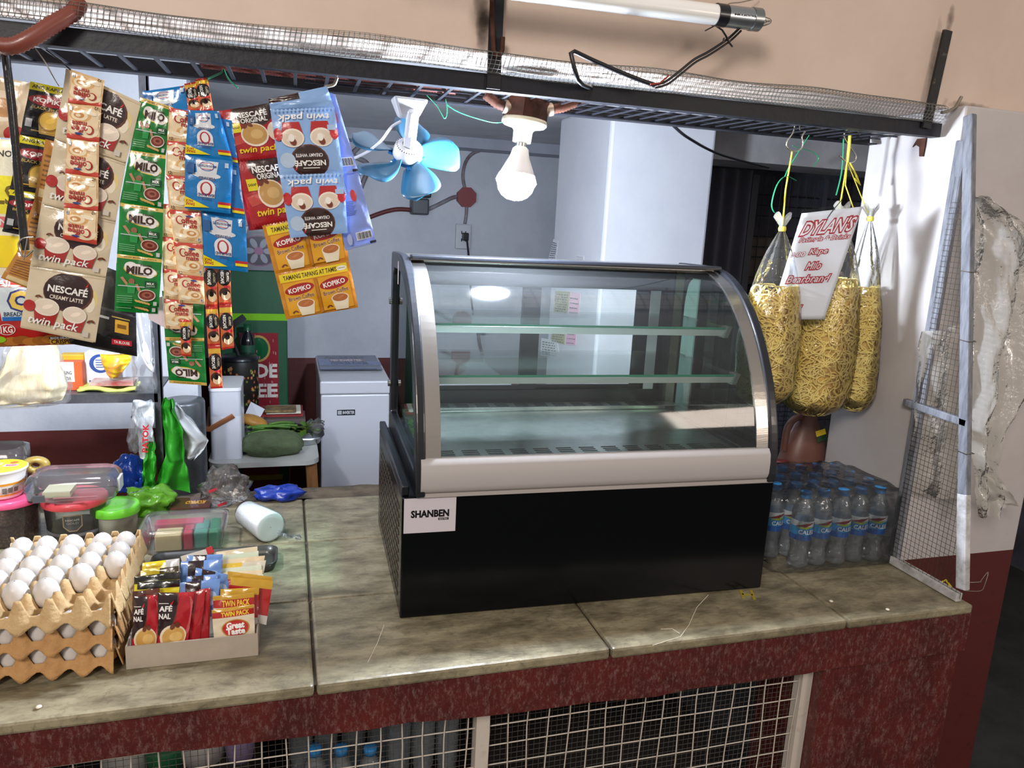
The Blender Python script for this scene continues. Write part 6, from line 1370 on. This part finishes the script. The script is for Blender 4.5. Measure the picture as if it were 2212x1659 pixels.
pot = P(402, 930, Y=1.75); tag(MB().lathe([(.001, -.92), (.072, -.92), (.078, -.9), (.074, pot.z+.12), (.07, pot.z+.13), (.001, pot.z+.13)], (pot.x, 1.72, 0), 36).build('steel_drum', mat('drum_steel', (140, 144, 148), .35, metal=.7, col2=(104, 110, 114), vs=6)), 'tall grey metal drum standing behind the green and white bags', 'drum')
# ---------------------------------------------------------------- table and goods behind the counter
TZ = -.20
tc = [P(447, 1004, Z=TZ), P(652, 992, Z=TZ), P(691, 968, Z=TZ), P(664, 915, Z=TZ), P(452, 925, Z=TZ)]
x0, x1, y0, y1 = tc[0].x, tc[2].x-.01, tc[1].y-.02, tc[3].y
tbl = thing('small_table', 'white topped wooden table behind the counter', 'table', ((x0+x1)/2, (y0+y1)/2, FLZ))
MB().prism([V((x, y, TZ-.022)) for x, y in rbox_prof(x0, x1, y0, y1, .06)], (0, 0, .022)).build('tabletop', mat('table_white', (214, 214, 206), .35, coat=.2), tbl)
legm = mat('table_wood', (150, 104, 60), .5, col2=(120, 80, 44), vs=10, stretch=(8, 8, 1))
for ax_, ay_ in ((.07, .07), (.93, .07), (.93, .93), (.07, .93)):
    xx, yy = x0+(x1-x0)*ax_, y0+(y1-y0)*ay_; MB().bar((xx, yy, TZ-.022), (xx+(ax_-.5)*.08, yy+(ay_-.5)*.06, FLZ), .045, .035, up=(0, 1, 0)).build('leg', legm, tbl)
# evaporative cooler
cx0, cx1, cy, cdp, cz0, cz1 = pbox(486, 838, 522, 996, y0+.06, .26); acx = P(452, 900, Y=y0+.3).x; cz0 = TZ+.001
ac = thing('air_cooler', 'white portable air cooler with tan carry strap on the table', 'air cooler', ((acx+cx1)/2, y0+.2, TZ))
Y0, Y1 = y0+.05, y0+.30; xr0, xr1 = P(472, 990, Y=Y0).x, P(523, 990, Y=Y0).x; zt = P(497, 842, Y=Y0).z
MB().prism([V((x, y, TZ+.001)) for x, y in rbox_prof(xr0-.03, xr1, Y0, Y1, .02)], (0, 0, (zt-TZ)*.62)).build('body', mat('cooler_white', (226, 226, 232), .35, coat=.2), ac)
MB().prism([V((x, y, TZ+.001+(zt-TZ)*.62)) for x, y in rbox_prof(xr0-.03, xr1, Y0, Y1, .02)], (0, 0, (zt-TZ)*.36)).build('water_tank', mat('tank_grey', (206, 208, 216), .3, coat=.3), ac)
MB().prism([V((x, y, zt-.006)) for x, y in rbox_prof(xr0-.033, xr1+.003, Y0-.004, Y1, .022)], (0, 0, .014)).build('lid', mat('cooler_lid', (236, 236, 240), .3, coat=.3), ac)
zh = TZ+(zt-TZ)*.66; MB().tube(smooth_pts([V((xr0-.04, Y1-.04, zh-.02)), V((xr0-.036, Y0+.02, zh-.07)), V((xr0-.02, Y0-.012, zh-.055)), V((xr0+.065, Y0-.012, zh-.005))]), .014, 8, flat=.3).build('carry_strap', mat('tan_strap', (166, 104, 64), .5), ac)
mb = MB()
for k in range(12): mb.box(xr0-.0315, xr0-.0295, Y0+.03, Y1-.03, TZ+.04+k*.016, TZ+.048+k*.016)
mb.build('grille_slots', MATS['slot_dark'], ac)
# towel, produce and papers
olive = mat('olive_towel', (98, 112, 78), .9, col2=(82, 96, 64), vs=30, bump=.6, bs=200)
tw = P(585, 985, Z=TZ); tag(crumple('folded_towel', V((tw.x+.005, y0+.12, TZ+.001)), .135, .085, .058, olive, None, 31, .18, 2.0, fine=.03), 'rolled olive green towel on the front of the white table', 'towel')
ty = y0+.30; pr = P(530, 930, Y=ty)
tr_ = MB(); tx0, tx1 = P(525, 930, Y=ty).x, P(690, 940, Y=ty).x
m_, k_ = tubbox([(tx0, tx1, ty-.08, ty+.14, .05, TZ+.002), (tx0-.02, tx1+.02, ty-.10, ty+.16, .06, TZ+.04), (tx0-.022, tx1+.022, ty-.102, ty+.162, .06, TZ+.041), (tx0+.002, tx1-.002, ty-.078, ty+.138, .05, TZ+.006)])
m_.add([V((x, y, TZ+.007)) for x, y in rbox_prof(tx0, tx1, ty-.08, ty+.14, .05)], [tuple(range(k_))]); tag(m_.build('steel_tray', mat('tray_steel', (180, 184, 186), .25, metal=.9)), 'oval steel tray of vegetables on the white table', 'tray')
bean = mat('bean_green', (96, 140, 50), .5, col2=(70, 110, 36), vs=20); egp = mat('eggplant', (46, 24, 44), .25, coat=.4)
rv = random.Random(9)
bn = None
for k in range(16):
    a = P(530+rv.uniform(0, 60), 935+rv.uniform(-12, 22), Y=ty+rv.uniform(-.06, .06)); a.z = TZ+.03+.012*(k % 5); L = rv.uniform(.10, .17); an = rv.uniform(-.35, .25)
    pts = smooth_pts([a, a+V((L*.5, rv.uniform(-.02, .02), .012)), a+V((L, rv.uniform(-.03, .03), rv.uniform(-.01, .012)))], 3)
    o = MB().tube(pts, [.0055]*len(pts), 7).build('string_bean', bean); tag(o, 'thin green string bean in the vegetable heap on the steel tray', 'bean', 'string beans on the tray')
for k, (px, py, s, ang) in enumerate(((610, 930, .05, .1), (645, 925, .045, .4))):
    c = P(px, py, Y=ty+.03); c.z = TZ+.052; M4 = Matrix.Rotation(PI/2, 4, 'Y') @ Matrix.Rotation(ang, 4, 'X'); t = thing('eggplant', 'dark purple eggplant in the vegetable tray, %s of two' % ('left' if k == 0 else 'right'), 'eggplant', c)
    MB().lathe([(.001, -.085), (.020, -.075), (.028, -.04), (.024, .02), (.014, .065), (.001, .07)], c, 20, M4).build('fruit', egp, t)
    MB().lathe([(.016, .058), (.008, .075), (.005, .10), (.001, .101)], c, 12, M4).build('stem', bean, t)
lf = mat('leaf_green', (60, 100, 34), .5, col2=(130, 150, 40), vs=18)
for k, (px, py, lb) in enumerate(((640, 925, 'left'), (660, 930, 'right'))):
    c = P(px, py, Y=ty-.02); c.z = TZ+.06; mb = MB()
    for j in range(9):
        d = V((rv.uniform(-.6, 1), rv.uniform(-.5, .5), rv.uniform(-.2, .7))).normalized(); n_ = d.cross(V((0, 0, 1))).normalized()
        mb.grid(lambda u, v: c+d*(.075*u)+n_*((v-.5)*.030*math.sin(PI*min(u+.08, 1)))+V((0, 0, -.03*u*u)), 6, 2)
    tag(mb.build('leafy_greens', lf), 'bunch of leafy greens at the right of the vegetable tray, %s bunch' % lb, 'greens')
fr = P(548, 902, Y=ty+.06); fr.z = TZ+.085; tag(MB().sphere(fr, .05, 24, 14, (1, 1, 1), Matrix.Rotation(.35, 4, 'Y') @ Matrix.Scale(1.3, 4, V((1, 0, 0))) @ Matrix.Scale(.55, 4, V((0, 0, 1)))).build('papaya_half', mat('papaya', (196, 142, 62), .5, col2=(176, 118, 50), vs=14)), 'orange cut papaya lying over the green beans', 'fruit')
tag(crumple('plastic_bag', P(680, 925, Y=ty)+V((0, 0, -.02)), .04, .03, .035, crink, None, 33, .5), 'clear crumpled bag at the right end of the vegetable tray', 'bag')
py_ = y1-.12
for k, (px0, px1, py, h, c, lb) in enumerate(((560, 655, 905, .018, (150, 40, 40), 'red covered book under the papers on the white table'), (575, 650, 898, .012, (226, 222, 200), 'cream notebook above the red book on the white table'), (572, 640, 886, .010, (150, 124, 80), 'brown printed booklet topmost of the pile on the white table'))):
    q = pbox(px0, py-6, px1, py+6, py_-.05*k*.3, .16); z0 = TZ+.07+(0, .018, .030)[k]
    tag(MB().box(q[0], q[1], q[2], q[3]-.03*k, z0, z0+h).build(('red_book', 'cream_notebook', 'brown_booklet')[k], mat('book_%d' % k, c, .6, col2=(90, 70, 46) if k == 2 else None, vs=40)), lb, 'book')
q = pbox(570, 880, 660, 930, py_-.04, .16); tag(MB().box(q[0], q[1], q[2], q[3], TZ+.001, TZ+.068).build('book_carton', mat('carton_grey', (96, 84, 80), .7)), 'low dark carton carrying the book pile on the white table', 'box')
a = [P(525, 905, Y=py_-.08), P(542, 868, Y=py_-.06), P(572, 884, Y=py_-.07), P(560, 905, Y=py_-.09)]; tag(MB().prism(a, (0, .002, 0)).build('paper_sheet', mat('paper_white', (220, 222, 230), .6)), 'white folded paper sticking up left of the book pile', 'paper')
# tall canister with flowers, lid, ladle, bottle
kx = P(520, 840, Y=2.60); r = .085; cn = thing('flower_canister', 'dark canister with orange flower pattern behind the air cooler', 'canister', (kx.x, 2.60, TZ))
flm = mat('flower_print', (34, 34, 30), .4); zt_ = P(520, 778, Y=2.52).z
MB().lathe([(.001, TZ+.001), (r, TZ+.001), (r, zt_-.02), (r*.97, zt_-.01)], (kx.x, 2.60, 0), 40).build('canister_body', flm, cn)
mb = MB(); ms = []; ar = Art(.85); rf_ = random.Random(2)
for k in range(110):
    x, y, s = rf_.random(), rf_.uniform(.04, .96), rf_.uniform(.014, .026); c = rf_.choice(((176, 92, 60), (196, 120, 84), (150, 60, 50), (96, 104, 44), (186, 160, 90)))
    for j in range(5): ar.ell(x+s*.8*math.cos(j*1.257), y+s*.8*math.sin(j*1.257)/.85, s*.55, s*.55, c, n=7)
    ar.ell(x, y, s*.4, s*.4, (206, 176, 110), n=7)
print_on(mb, ar, lambda u, v, l: V((kx.x+(r+.0004+l*.02)*math.cos(PI+PI*u), 2.60+(r+.0004+l*.02)*math.sin(PI+PI*u), TZ+.004+(zt_-.03-TZ)*v)), ms, L=.1); mb.build('flower_pattern', ms, cn)
MB().lathe([(r*1.04, zt_-.012), (r*1.05, zt_), (r*.9, zt_+.012), (.03, zt_+.016), (.001, zt_+.016)], (kx.x, 2.60, 0), 40).build('canister_lid', blkp, cn)
tag(MB().tube([V((kx.x-.005, 2.56, zt_+.017)), P(502, 735, Y=2.56), P(505, 700, Y=2.56)], .008, 8).bar(P(502, 702, Y=2.56), P(528, 684, Y=2.56), .03, .014, up=(0, 1, 0)).build('black_ladle', blkp), 'black handled utensil standing on the flowered canister', 'utensil')
bt = P(536, 770, Y=2.72); bt2 = thing('sauce_bottle', 'dark green sauce bottle in front of the green carton', 'bottle', (bt.x, 2.72, TZ)); zb_ = P(536, 712, Y=2.72).z
MB().lathe([(.001, TZ+.001), (.036, TZ+.001), (.036, zb_-.06), (.028, zb_-.03), (.016, zb_-.012), (.015, zb_)], (bt.x, 2.72, 0), 28).build('bottle_body', mat('bottle_dark', (20, 22, 26), .15, coat=.5), bt2)
MB().lathe([(.018, zb_-.004), (.018, zb_+.028), (.001, zb_+.028)], (bt.x, 2.72, 0), 20).build('bottle_cap', mat('cap_green', (16, 84, 50), .4), bt2)
MB().lathe([(.0365, zb_-.17), (.0365, zb_-.075)], (bt.x, 2.72, 0), 28).build('bottle_label', mat('label_green', (30, 78, 56), .5), bt2)
# green carton and fan carton
gcm = mat('green_carton', (16, 86, 52), .55, col2=(12, 74, 44), vs=4, bump=.15, bs=20)
x0, x1, Y0, Y1, z0, z1 = pbox(478, 585, 622, 1060, 2.86, .40); gcn = thing('green_carton', 'tall green carton with red panel behind the white table', 'carton', ((x0+x1)/2, 3.05, FLZ))
MB().box(x0, x1, Y0, Y1, FLZ+.001, z1).build('carton_body', gcm, gcn, bevel=.006)
def fc(u, v, l): return V((x0+(x1-x0)*u, Y0-.0006-l, z0+(z1-z0)*v))
ar = Art(3.2); ar.rect(0, .785, 1, .815, (126, 196, 30)); ar.rect(.28, .0, .86, .73, (140, 40, 50)); ar.text('DE', .68, .56, .30, (226, 216, 206), h=.18, bold=.04); ar.text('EE', .68, .47, .30, (226, 216, 206), h=.18, bold=.04); ar.rect(.56, .16, .82, .38, (150, 176, 176)); ar.rect(.58, .17, .80, .37, (176, 196, 198)); ar.ell(.62, .22, .09, .04, (60, 90, 50)); ar.ell(.56, .66, .18, .06, (180, 150, 80)); ar.ell(.56, .66, .15, .05, (20, 90, 54)); ar.rect(.3, .05, .9, .075, (190, 160, 50))
for k in range(40): ar.ell(.3+.55*rf_.random(), .4+.32*rf_.random(), .008, .008, (190, 120, 120), n=6)
mb = MB(); ms = []; print_on(mb, ar, fc, ms, L=2, step=.0003); mb.build('front_print', ms, gcn)
x0, x1, Y0, Y1, z0, z1 = pbox(505, 490, 612, 584, 2.88, .3); z0 = bpy.data.objects['green_carton'].children[0].dimensions.z+FLZ+.002 if False else z1-(z1-z0)
zc = P(560, 585, Y=2.86).z+.001; fcn = thing('fan_carton', 'white printed carton with a fan picture on top of the green carton', 'carton', ((x0+x1)/2, 3.0, zc))
MB().box(x0, x1, Y0, Y1, zc, z1).build('carton_body', mat('carton_white', (196, 198, 206), .5), fcn)
ar = Art(.9); ar.rect(0, 0, 1, 1, (120, 124, 134)); ar.poly([(0, 1), (0, .55), (.25, .8), (.3, 1)], (206, 208, 214)); ar.ell(.5, .45, .40, .36, (120, 80, 110)); ar.ell(.5, .45, .37, .33, (60, 62, 74))
for k in range(6): ar.ell(.5+.2*math.cos(k*1.05), .45+.2*math.sin(k*1.05), .11, .07, (140, 144, 156), rot=k*1.05, n=12)
ar.ell(.5, .45, .10, .09, (140, 96, 130))
mb = MB(); ms = []; print_on(mb, ar, lambda u, v, l: V((x0+(x1-x0)*u, Y0-.0006-l, zc+(z1-zc)*v)), ms, L=2, step=.0003); mb.build('front_print', ms, fcn)
# chest freezer
fw2 = mat('freezer_white', (214, 214, 220), .3, coat=.3); YF = 2.40
x0, x1 = P(693, 900, Y=YF).x, P(841, 900, Y=YF).x; zl = P(765, 851, Y=YF).z; zf = P(765, 823, Y=YF).z; pb_ = P(765, 770, Z=zf+.10)
fz_ = thing('chest_freezer', 'white chest freezer with sloping lid behind the counter', 'freezer', ((x0+x1)/2, YF+.3, FLZ))
MB().box(x0, x1, YF, YF+.60, FLZ+.02, zl-.003).build('cabinet', fw2, fz_, bevel=.008)
cab = [o for o in fz_.children][0]
MB().hexa([V((x0-.004, YF-.006, zl)), V((x1+.004, YF-.006, zl)), V((x1+.004, YF+.60, zl)), V((x0-.004, YF+.60, zl)), V((x0-.004, YF-.006, zf)), V((x1+.004, YF-.006, zf)), V((x1+.004, YF+.60, zf+.02)), V((x0-.004, YF+.60, zf+.02))]).build('lid', fw2, fz_, bevel=.008)
lidp = [P(696, 770, Z=zf+.02), P(832, 772, Z=zf+.02)]
ar = Art(.45); ar.rect(0, .0, .98, 1, (60, 74, 110)); ar.poly([(0, .3), (1, .3), (1, .55), (0, .75)], (80, 110, 170)); ar.text('FUJIDENZO', .45, .84, .66, (26, 28, 40), h=.07, bold=.03); ar.rect(.18, .58, .74, .68, (180, 60, 70)); ar.text('HD INVERTER', .46, .63, .5, WHT, h=.06); ar.text('POWER SAVER', .5, .46, .6, (30, 34, 56), h=.07); ar.rect(.0, .06, .9, .1, (130, 150, 190))
mb = MB(); ms = []; print_on(mb, ar, lambda u, v, l: V((x0+.005+(x1-x0-.01)*u, YF+.20+.36*v, zf+.0085+.02*(.20+.36*v)/.6+l)), ms, L=2, step=.0003); mb.build('lid_print', ms, fz_)
ar = Art(.26); ar.rect(0, 0, 1, 1, (30, 32, 38)); ar.rect(.04, .15, .26, .85, (190, 192, 196)); ar.text('INVERTER', .64, .5, .64, (226, 226, 230), h=.14, bold=.03)
q = pbox(728, 885, 767, 897, YF, .01); mb = MB(); ms = []; print_on(mb, ar, lambda u, v, l: V((q[0]+(q[1]-q[0])*u, YF-.0006-l, q[4]+(q[5]-q[4])*v)), ms, L=2, step=.0003); mb.build('badge', ms, fz_)
# ---------------------------------------------------------------- wiring on the back wall
YW = 3.29
def wt(pts, r, m): return MB().tube(smooth_pts([P(x, y, Y=YW) for x, y in pts], 4), r, 8)
cond = mat('painted_conduit', (150, 150, 158), .5, col2=(96, 60, 52), vs=7); redc = mat('red_conduit', (104, 44, 42), .5)
tag(wt([(808, 200), (812, 235), (808, 270), (800, 292)], .016, redc).build('red_conduit_pipe', redc), 'red painted conduit running up the back wall left of the fan', 'conduit')
tag(wt([(800, 292), (775, 318), (762, 335), (790, 350), (796, 365), (786, 390), (776, 415)], .014, cond).build('grey_conduit_pipe', cond), 'grey patchy conduit kinking behind the left fan blades', 'conduit')
tag(wt([(797, 470), (830, 458), (860, 452), (892, 454)], .013, redc).build('red_conduit_pipe', redc), 'dark red conduit curving along the back wall to the meter box', 'conduit')
tag(wt([(926, 452), (955, 438), (975, 428), (992, 424)], .012, cond).build('grey_conduit_pipe', cond), 'grey conduit joining the meter box to the red octagon box', 'conduit')
tag(wt([(1004, 406), (1000, 380), (1006, 350), (1024, 330), (1060, 322), (1120, 326), (1198, 332)], .010, cond).build('grey_conduit_pipe', cond), 'pale conduit looping from the red octagon box along the wall', 'conduit')
tag(wt([(1008, 446), (1007, 465), (1004, 484)], .010, cond).build('grey_conduit_pipe', cond), 'short pale conduit between the red octagon box and the outlet', 'conduit')
q = pbox(890, 392, 928, 464, 3.21, .09); t = thing('meter_box', 'small dark grey meter box on the back wall under the fan', 'meter box', ((q[0]+q[1])/2, 3.25, q[4]))
zm = (q[4]+q[5])/2; MB().box(q[0], q[1], q[2], q[3]-.001, q[4], zm).build('lower_cover', mat('meter_grey', (76, 80, 84), .4), t, bevel=.01); MB().box(q[0]-.01, q[1]+.01, q[2]-.01, q[3]-.001, zm+.004, q[5]).build('upper_cover', mat('meter_dark', (44, 48, 52), .3, coat=.3), t, bevel=.01)
c = P(1009, 426, Y=3.26); tag(MB().lathe([(.001, 0), (.062, 0), (.062, .035), (.001, .035)], V((c.x, 3.295, c.z)), 8, Matrix.Rotation(PI/2, 4, 'X') @ Matrix.Rotation(PI/8, 4, 'Z'), False).box(c.x+.0, c.x+.03, 3.258, 3.26, c.z+.005, c.z+.04).build('octagon_box', mat('octagon_red', (136, 62, 62), .5)), 'red octagonal junction box on the back wall', 'junction box')
q = pbox(985, 484, 1018, 538, 3.27, .02); t = thing('wall_outlet', 'white wall outlet with a black plug on the back wall', 'outlet', ((q[0]+q[1])/2, 3.28, q[4]))
MB().box(q[0], q[1], 3.272, 3.299, q[4], q[5]).build('cover_plate', mat('outlet_white', (206, 208, 212), .4), t, bevel=.006); 
mb = MB(); xm = (q[0]+q[1])/2
for zz2 in (.3, .6):
    for d in (-.012, .012): mb.box(xm+d-.003, xm+d+.003, 3.270, 3.272, q[4]+(q[5]-q[4])*zz2, q[4]+(q[5]-q[4])*zz2+.018)
mb.build('slots', MATS['slot_dark'], t)
pg = thing('power_plug', 'black plug and cord hanging from the wall outlet', 'plug', P(1010, 512, Y=3.25))
MB().box(xm-.012, xm+.026, 3.24, 3.269, P(1008, 520, Y=3.25).z, P(1008, 503, Y=3.25).z).build('plug_body', wr, pg, bevel=.005)
MB().tube(smooth_pts([P(1009, 520, Y=3.25), P(1013, 560, Y=3.26), P(1018, 640, Y=3.27), P(1022, 680, Y=3.27)]), .006, 8).build('plug_cord', wr, pg)
pg2 = thing('power_plug', 'blue plug on a grey cord seen through the case glass', 'plug', P(1040, 712, Y=3.2))
MB().box(P(1032, 712, Y=3.2).x, P(1050, 712, Y=3.2).x, 3.2, 3.24, P(1040, 720, Y=3.2).z, P(1040, 706, Y=3.2).z).build('plug_body', mat('plug_blue', (90, 150, 190), .4), pg2)
MB().tube(smooth_pts([P(1033, 716, Y=3.22), P(1036, 740, Y=3.22), P(1042, 766, Y=3.22), P(1050, 800, Y=3.1)]), .009, 8).build('plug_cord', mat('cord_grey', (120, 120, 124), .4), pg2)
# white side table with a red bag, seen through the case
q = pbox(905, 828, 1105, 836, 2.5, .5); st = thing('side_table', 'white side table seen through the case glass', 'table', ((q[0]+q[1])/2, 2.75, FLZ))
MB().box(q[0], q[1], 2.5, 3.1, q[5]-.03, q[5]).build('tabletop', fw2, st, bevel=.006)
for dx in (.04, -.04):
    xx = q[0]+.04 if dx > 0 else q[1]-.04
    for yy in (2.55, 3.05): MB().box(xx-.02, xx+.02, yy-.02, yy+.02, FLZ, q[5]-.03).build('leg', fw2, st)
tag(crumple('red_bag', V((P(955, 820, Y=2.75).x, 2.75, q[5]+.001)), .12, .09, .045, mat('red_film', (130, 40, 44), .35, coat=.4), None, 41, .4), 'crumpled dark red bag on the side table behind the case', 'bag')
# notes on the column
def note(r, nm, lb, c, X=None, Y=None, lines=6, ink_=(90, 90, 96)):
    cs = [P(x, y, X=X, Y=Y) for x, y in r]; f, n = quad(cs); t = thing(nm, lb, 'paper', cs[0])
    if n.dot(CAMP-cs[0]) < 0: n = -n
    off = n*.0015; MB().hexa([cs[0]+off*.2, cs[1]+off*.2, cs[2]+off*.2, cs[3]+off*.2, cs[0]+off, cs[1]+off, cs[2]+off, cs[3]+off]).build('sheet', mat('note_%d_%d' % (c[0], c[2]), c, .6), t)
    ar = Art(1.5); rr2 = random.Random(lines)
    for k in range(lines):
        x = .1
        while x < .85: w = rr2.uniform(.05, .16); ar.rect(x, .08+.84*k/lines, min(x+w, .92), .08+.84*k/lines+.05, ink_); x += w+.05
    mb = MB(); ms = []; print_on(mb, ar, lambda u, v, l: cs[0].lerp(cs[1], u).lerp(cs[3].lerp(cs[2], u), v)+n*(.0022+l*.2), ms, L=2); mb.build('writing', ms, t)
XC = 1.1465
note(((1184, 566), (1200, 566), (1207, 520), (1196, 516)), 'wall_note', 'narrow handwritten list on the column side above the display case', (214, 216, 222), X=XC, lines=9)
note(((1196, 675), (1226, 680), (1232, 630), (1200, 628)), 'wall_note', 'olive handwritten note on the column seen through the upper glass', (176, 172, 132), X=XC, lines=8)
note(((1228, 680), (1250, 682), (1254, 634), (1232, 630)), 'wall_note', 'pink and white note beside the olive one on the column', (232, 190, 206), X=XC, lines=4)
note(((1190, 738), (1220, 744), (1222, 712), (1194, 710)), 'wall_note', 'olive note lower on the column seen below the upper glass shelf', (176, 172, 134), X=XC, lines=5)
note(((1222, 744), (1244, 746), (1246, 712), (1226, 710)), 'wall_note', 'pink note lower on the column beside the lower olive one', (226, 176, 200), X=XC, lines=3)
note(((1168, 768), (1210, 774), (1204, 736), (1170, 730)), 'wall_note', 'white ruled note curling off the column above the lower glass shelf', (222, 226, 226), X=XC, lines=6)
note(((1244, 562), (1262, 562), (1262, 553), (1245, 550)), 'barcode_sticker', 'small barcode sticker on the column just above the case', (216, 216, 220), X=XC, lines=3, ink_=(30, 30, 34))
# dark corner at the right rear: wire cage, curtain, stacked goods
drk = mat('curtain_black', (92, 92, 104), .85, bump=.3, bs=20)
cx0_, cx1_ = P(1500, 500, Y=2.2).x, P(1625, 500, Y=2.2).x
tag(MB().grid(lambda u, v: V((cx0_+(cx1_-cx0_)*u, 2.24+.03*math.sin(u*26), FLZ+.002+(1.165-FLZ)*v)), 60, 8).build('black_curtain', drk), 'dark grey curtain hanging right of the white column', 'curtain')
cg = thing('wire_cage', 'dark wire cage panel in the rear right corner behind the noodle bags', 'cage', (P(1700, 500, Y=2.35).x, 2.35, FLZ)); gx0, gx1 = P(1620, 500, Y=2.35).x, P(1895, 500, Y=2.35).x; mb = MB(); x = gx0
while x < gx1: mb.tube([(x, 2.35, FLZ), (x, 2.35, 1.16)], .003, 4, False); x += .055
z = FLZ
while z < 1.16: mb.tube([(gx0, 2.352, z), (gx1, 2.352, z)], .003, 4, False); z += .055 if int(z*40) % 3 else .11
mb.build('cage_wire', mat('cage_wire', (40, 42, 48), .5, metal=.4), cg)
MB().box(gx0-.03, gx0+.01, 2.33, 2.37, FLZ, 1.16).box(gx0+.42, gx0+.45, 2.33, 2.37, FLZ, 1.16).build('cage_post', mat('cage_post', (70, 72, 82), .5), cg)
for k, (px, py, w, h, c, lb) in enumerate(((1680, 560, .5, .24, (88, 78, 70), 'brown carton behind the wire cage, upper one'), (1700, 700, .6, .3, (64, 66, 80), 'grey blue carton behind the wire cage, lower one'))):
    q = P(px, py, Y=2.45); tag(MB().box(q.x-w/2, q.x+w/2, 2.45, 2.72, (q.z-h/2) if k == 0 else FLZ+.001, q.z+h/2).build('stored_carton', mat('stored_%d' % k, c, .7)), lb, 'carton')
q = P(1700, 560, Y=2.45)
tag(MB().box(q.x-.5, q.x+.6, 2.43, 2.74, q.z-.145, q.z-.121).build('rear_shelf', mat('rear_shelf', (50, 50, 54), .6)), 'dark shelf board carrying the upper carton behind the wire cage', 'shelf')
# ---------------------------------------------------------------- under the counter
under = mat('under_board', (40, 36, 34), .8)
tag(MB().box(-.9, -.13, .16, .9, -.30, -.285).build('inner_shelf', under), 'dark board shelf under the left part of the counter holding tubs', 'shelf')
tag(MB().box(-.12, 1.1, .16, .9, -.575, -.56).build('inner_shelf', under), 'low dark board shelf under the counter holding large bottles', 'shelf')
BB = bottle('large_bottle', .30, False)
for k, (px, lb) in enumerate(((680, 'large clear bottle with blue cap under the counter, leftmost'), (737, 'large clear bottle with blue cap under the counter, second from left'), (800, 'large clear bottle with blue cap under the counter, third from left'), (862, 'tall clear bottle under the counter, fourth from left'), (914, 'tall clear bottle under the counter, fifth from left'), (966, 'tall clear bottle under the counter beside the white post'))):
    o = BB if k == 0 else dup(BB, (0, 0, 0)); q = P(px, 1612, Y=.25); o.location = (q.x, .25, -.5595); h = (q.z+.5595)/.30; o.scale = (1.0, 1.0, h) if k < 3 else (1.0, 1.0, 1.6); tag(o, lb, 'bottle', 'bottles under the counter')
for k, px in enumerate((650, 705, 765, 820)):
    o = dup(BB, (0, 0, 0)); q = P(px, 1612, Y=.33); o.location = (q.x, .335, -.5595); o.scale = (1.05, 1.05, 1.6); tag(o, 'tall clear bottle in the rear row under the counter, %s from left' % ('first', 'second', 'third', 'fourth')[k], 'bottle', 'bottles under the counter')
for k, (px, py, r, c, lb) in enumerate(((262, 1640, .055, (206, 202, 200), 'white tub lid under the counter, leftmost'), (350, 1640, .04, (40, 110, 70), 'green rimmed tub under the counter'), (432, 1622, .055, (206, 200, 200), 'white tub under the counter right of the green rimmed one'), (516, 1612, .032, (150, 130, 170), 'lilac tub under the counter'))):
    q = P(px, py, Y=.17); tag(MB().lathe([(.001, -.284), (r*.8, -.284), (r, q.z-.004), (r*1.04, q.z), (r*1.04, q.z+.012), (.001, q.z+.014)], (q.x, .17+r, 0), 32).build('plastic_tub', mat('tub_%d' % k, c, .5)), lb, 'tub')
tag(MB().tube(smooth_pts([P(1715, 1640, Y=.10), P(1740, 1655, Y=.12), P(1765, 1680, Y=.12)]), .016, 10).build('broom_handle', mat('broom', (120, 84, 76), .7)), 'rough broom end behind the wire grille beside the red pillar', 'broom')
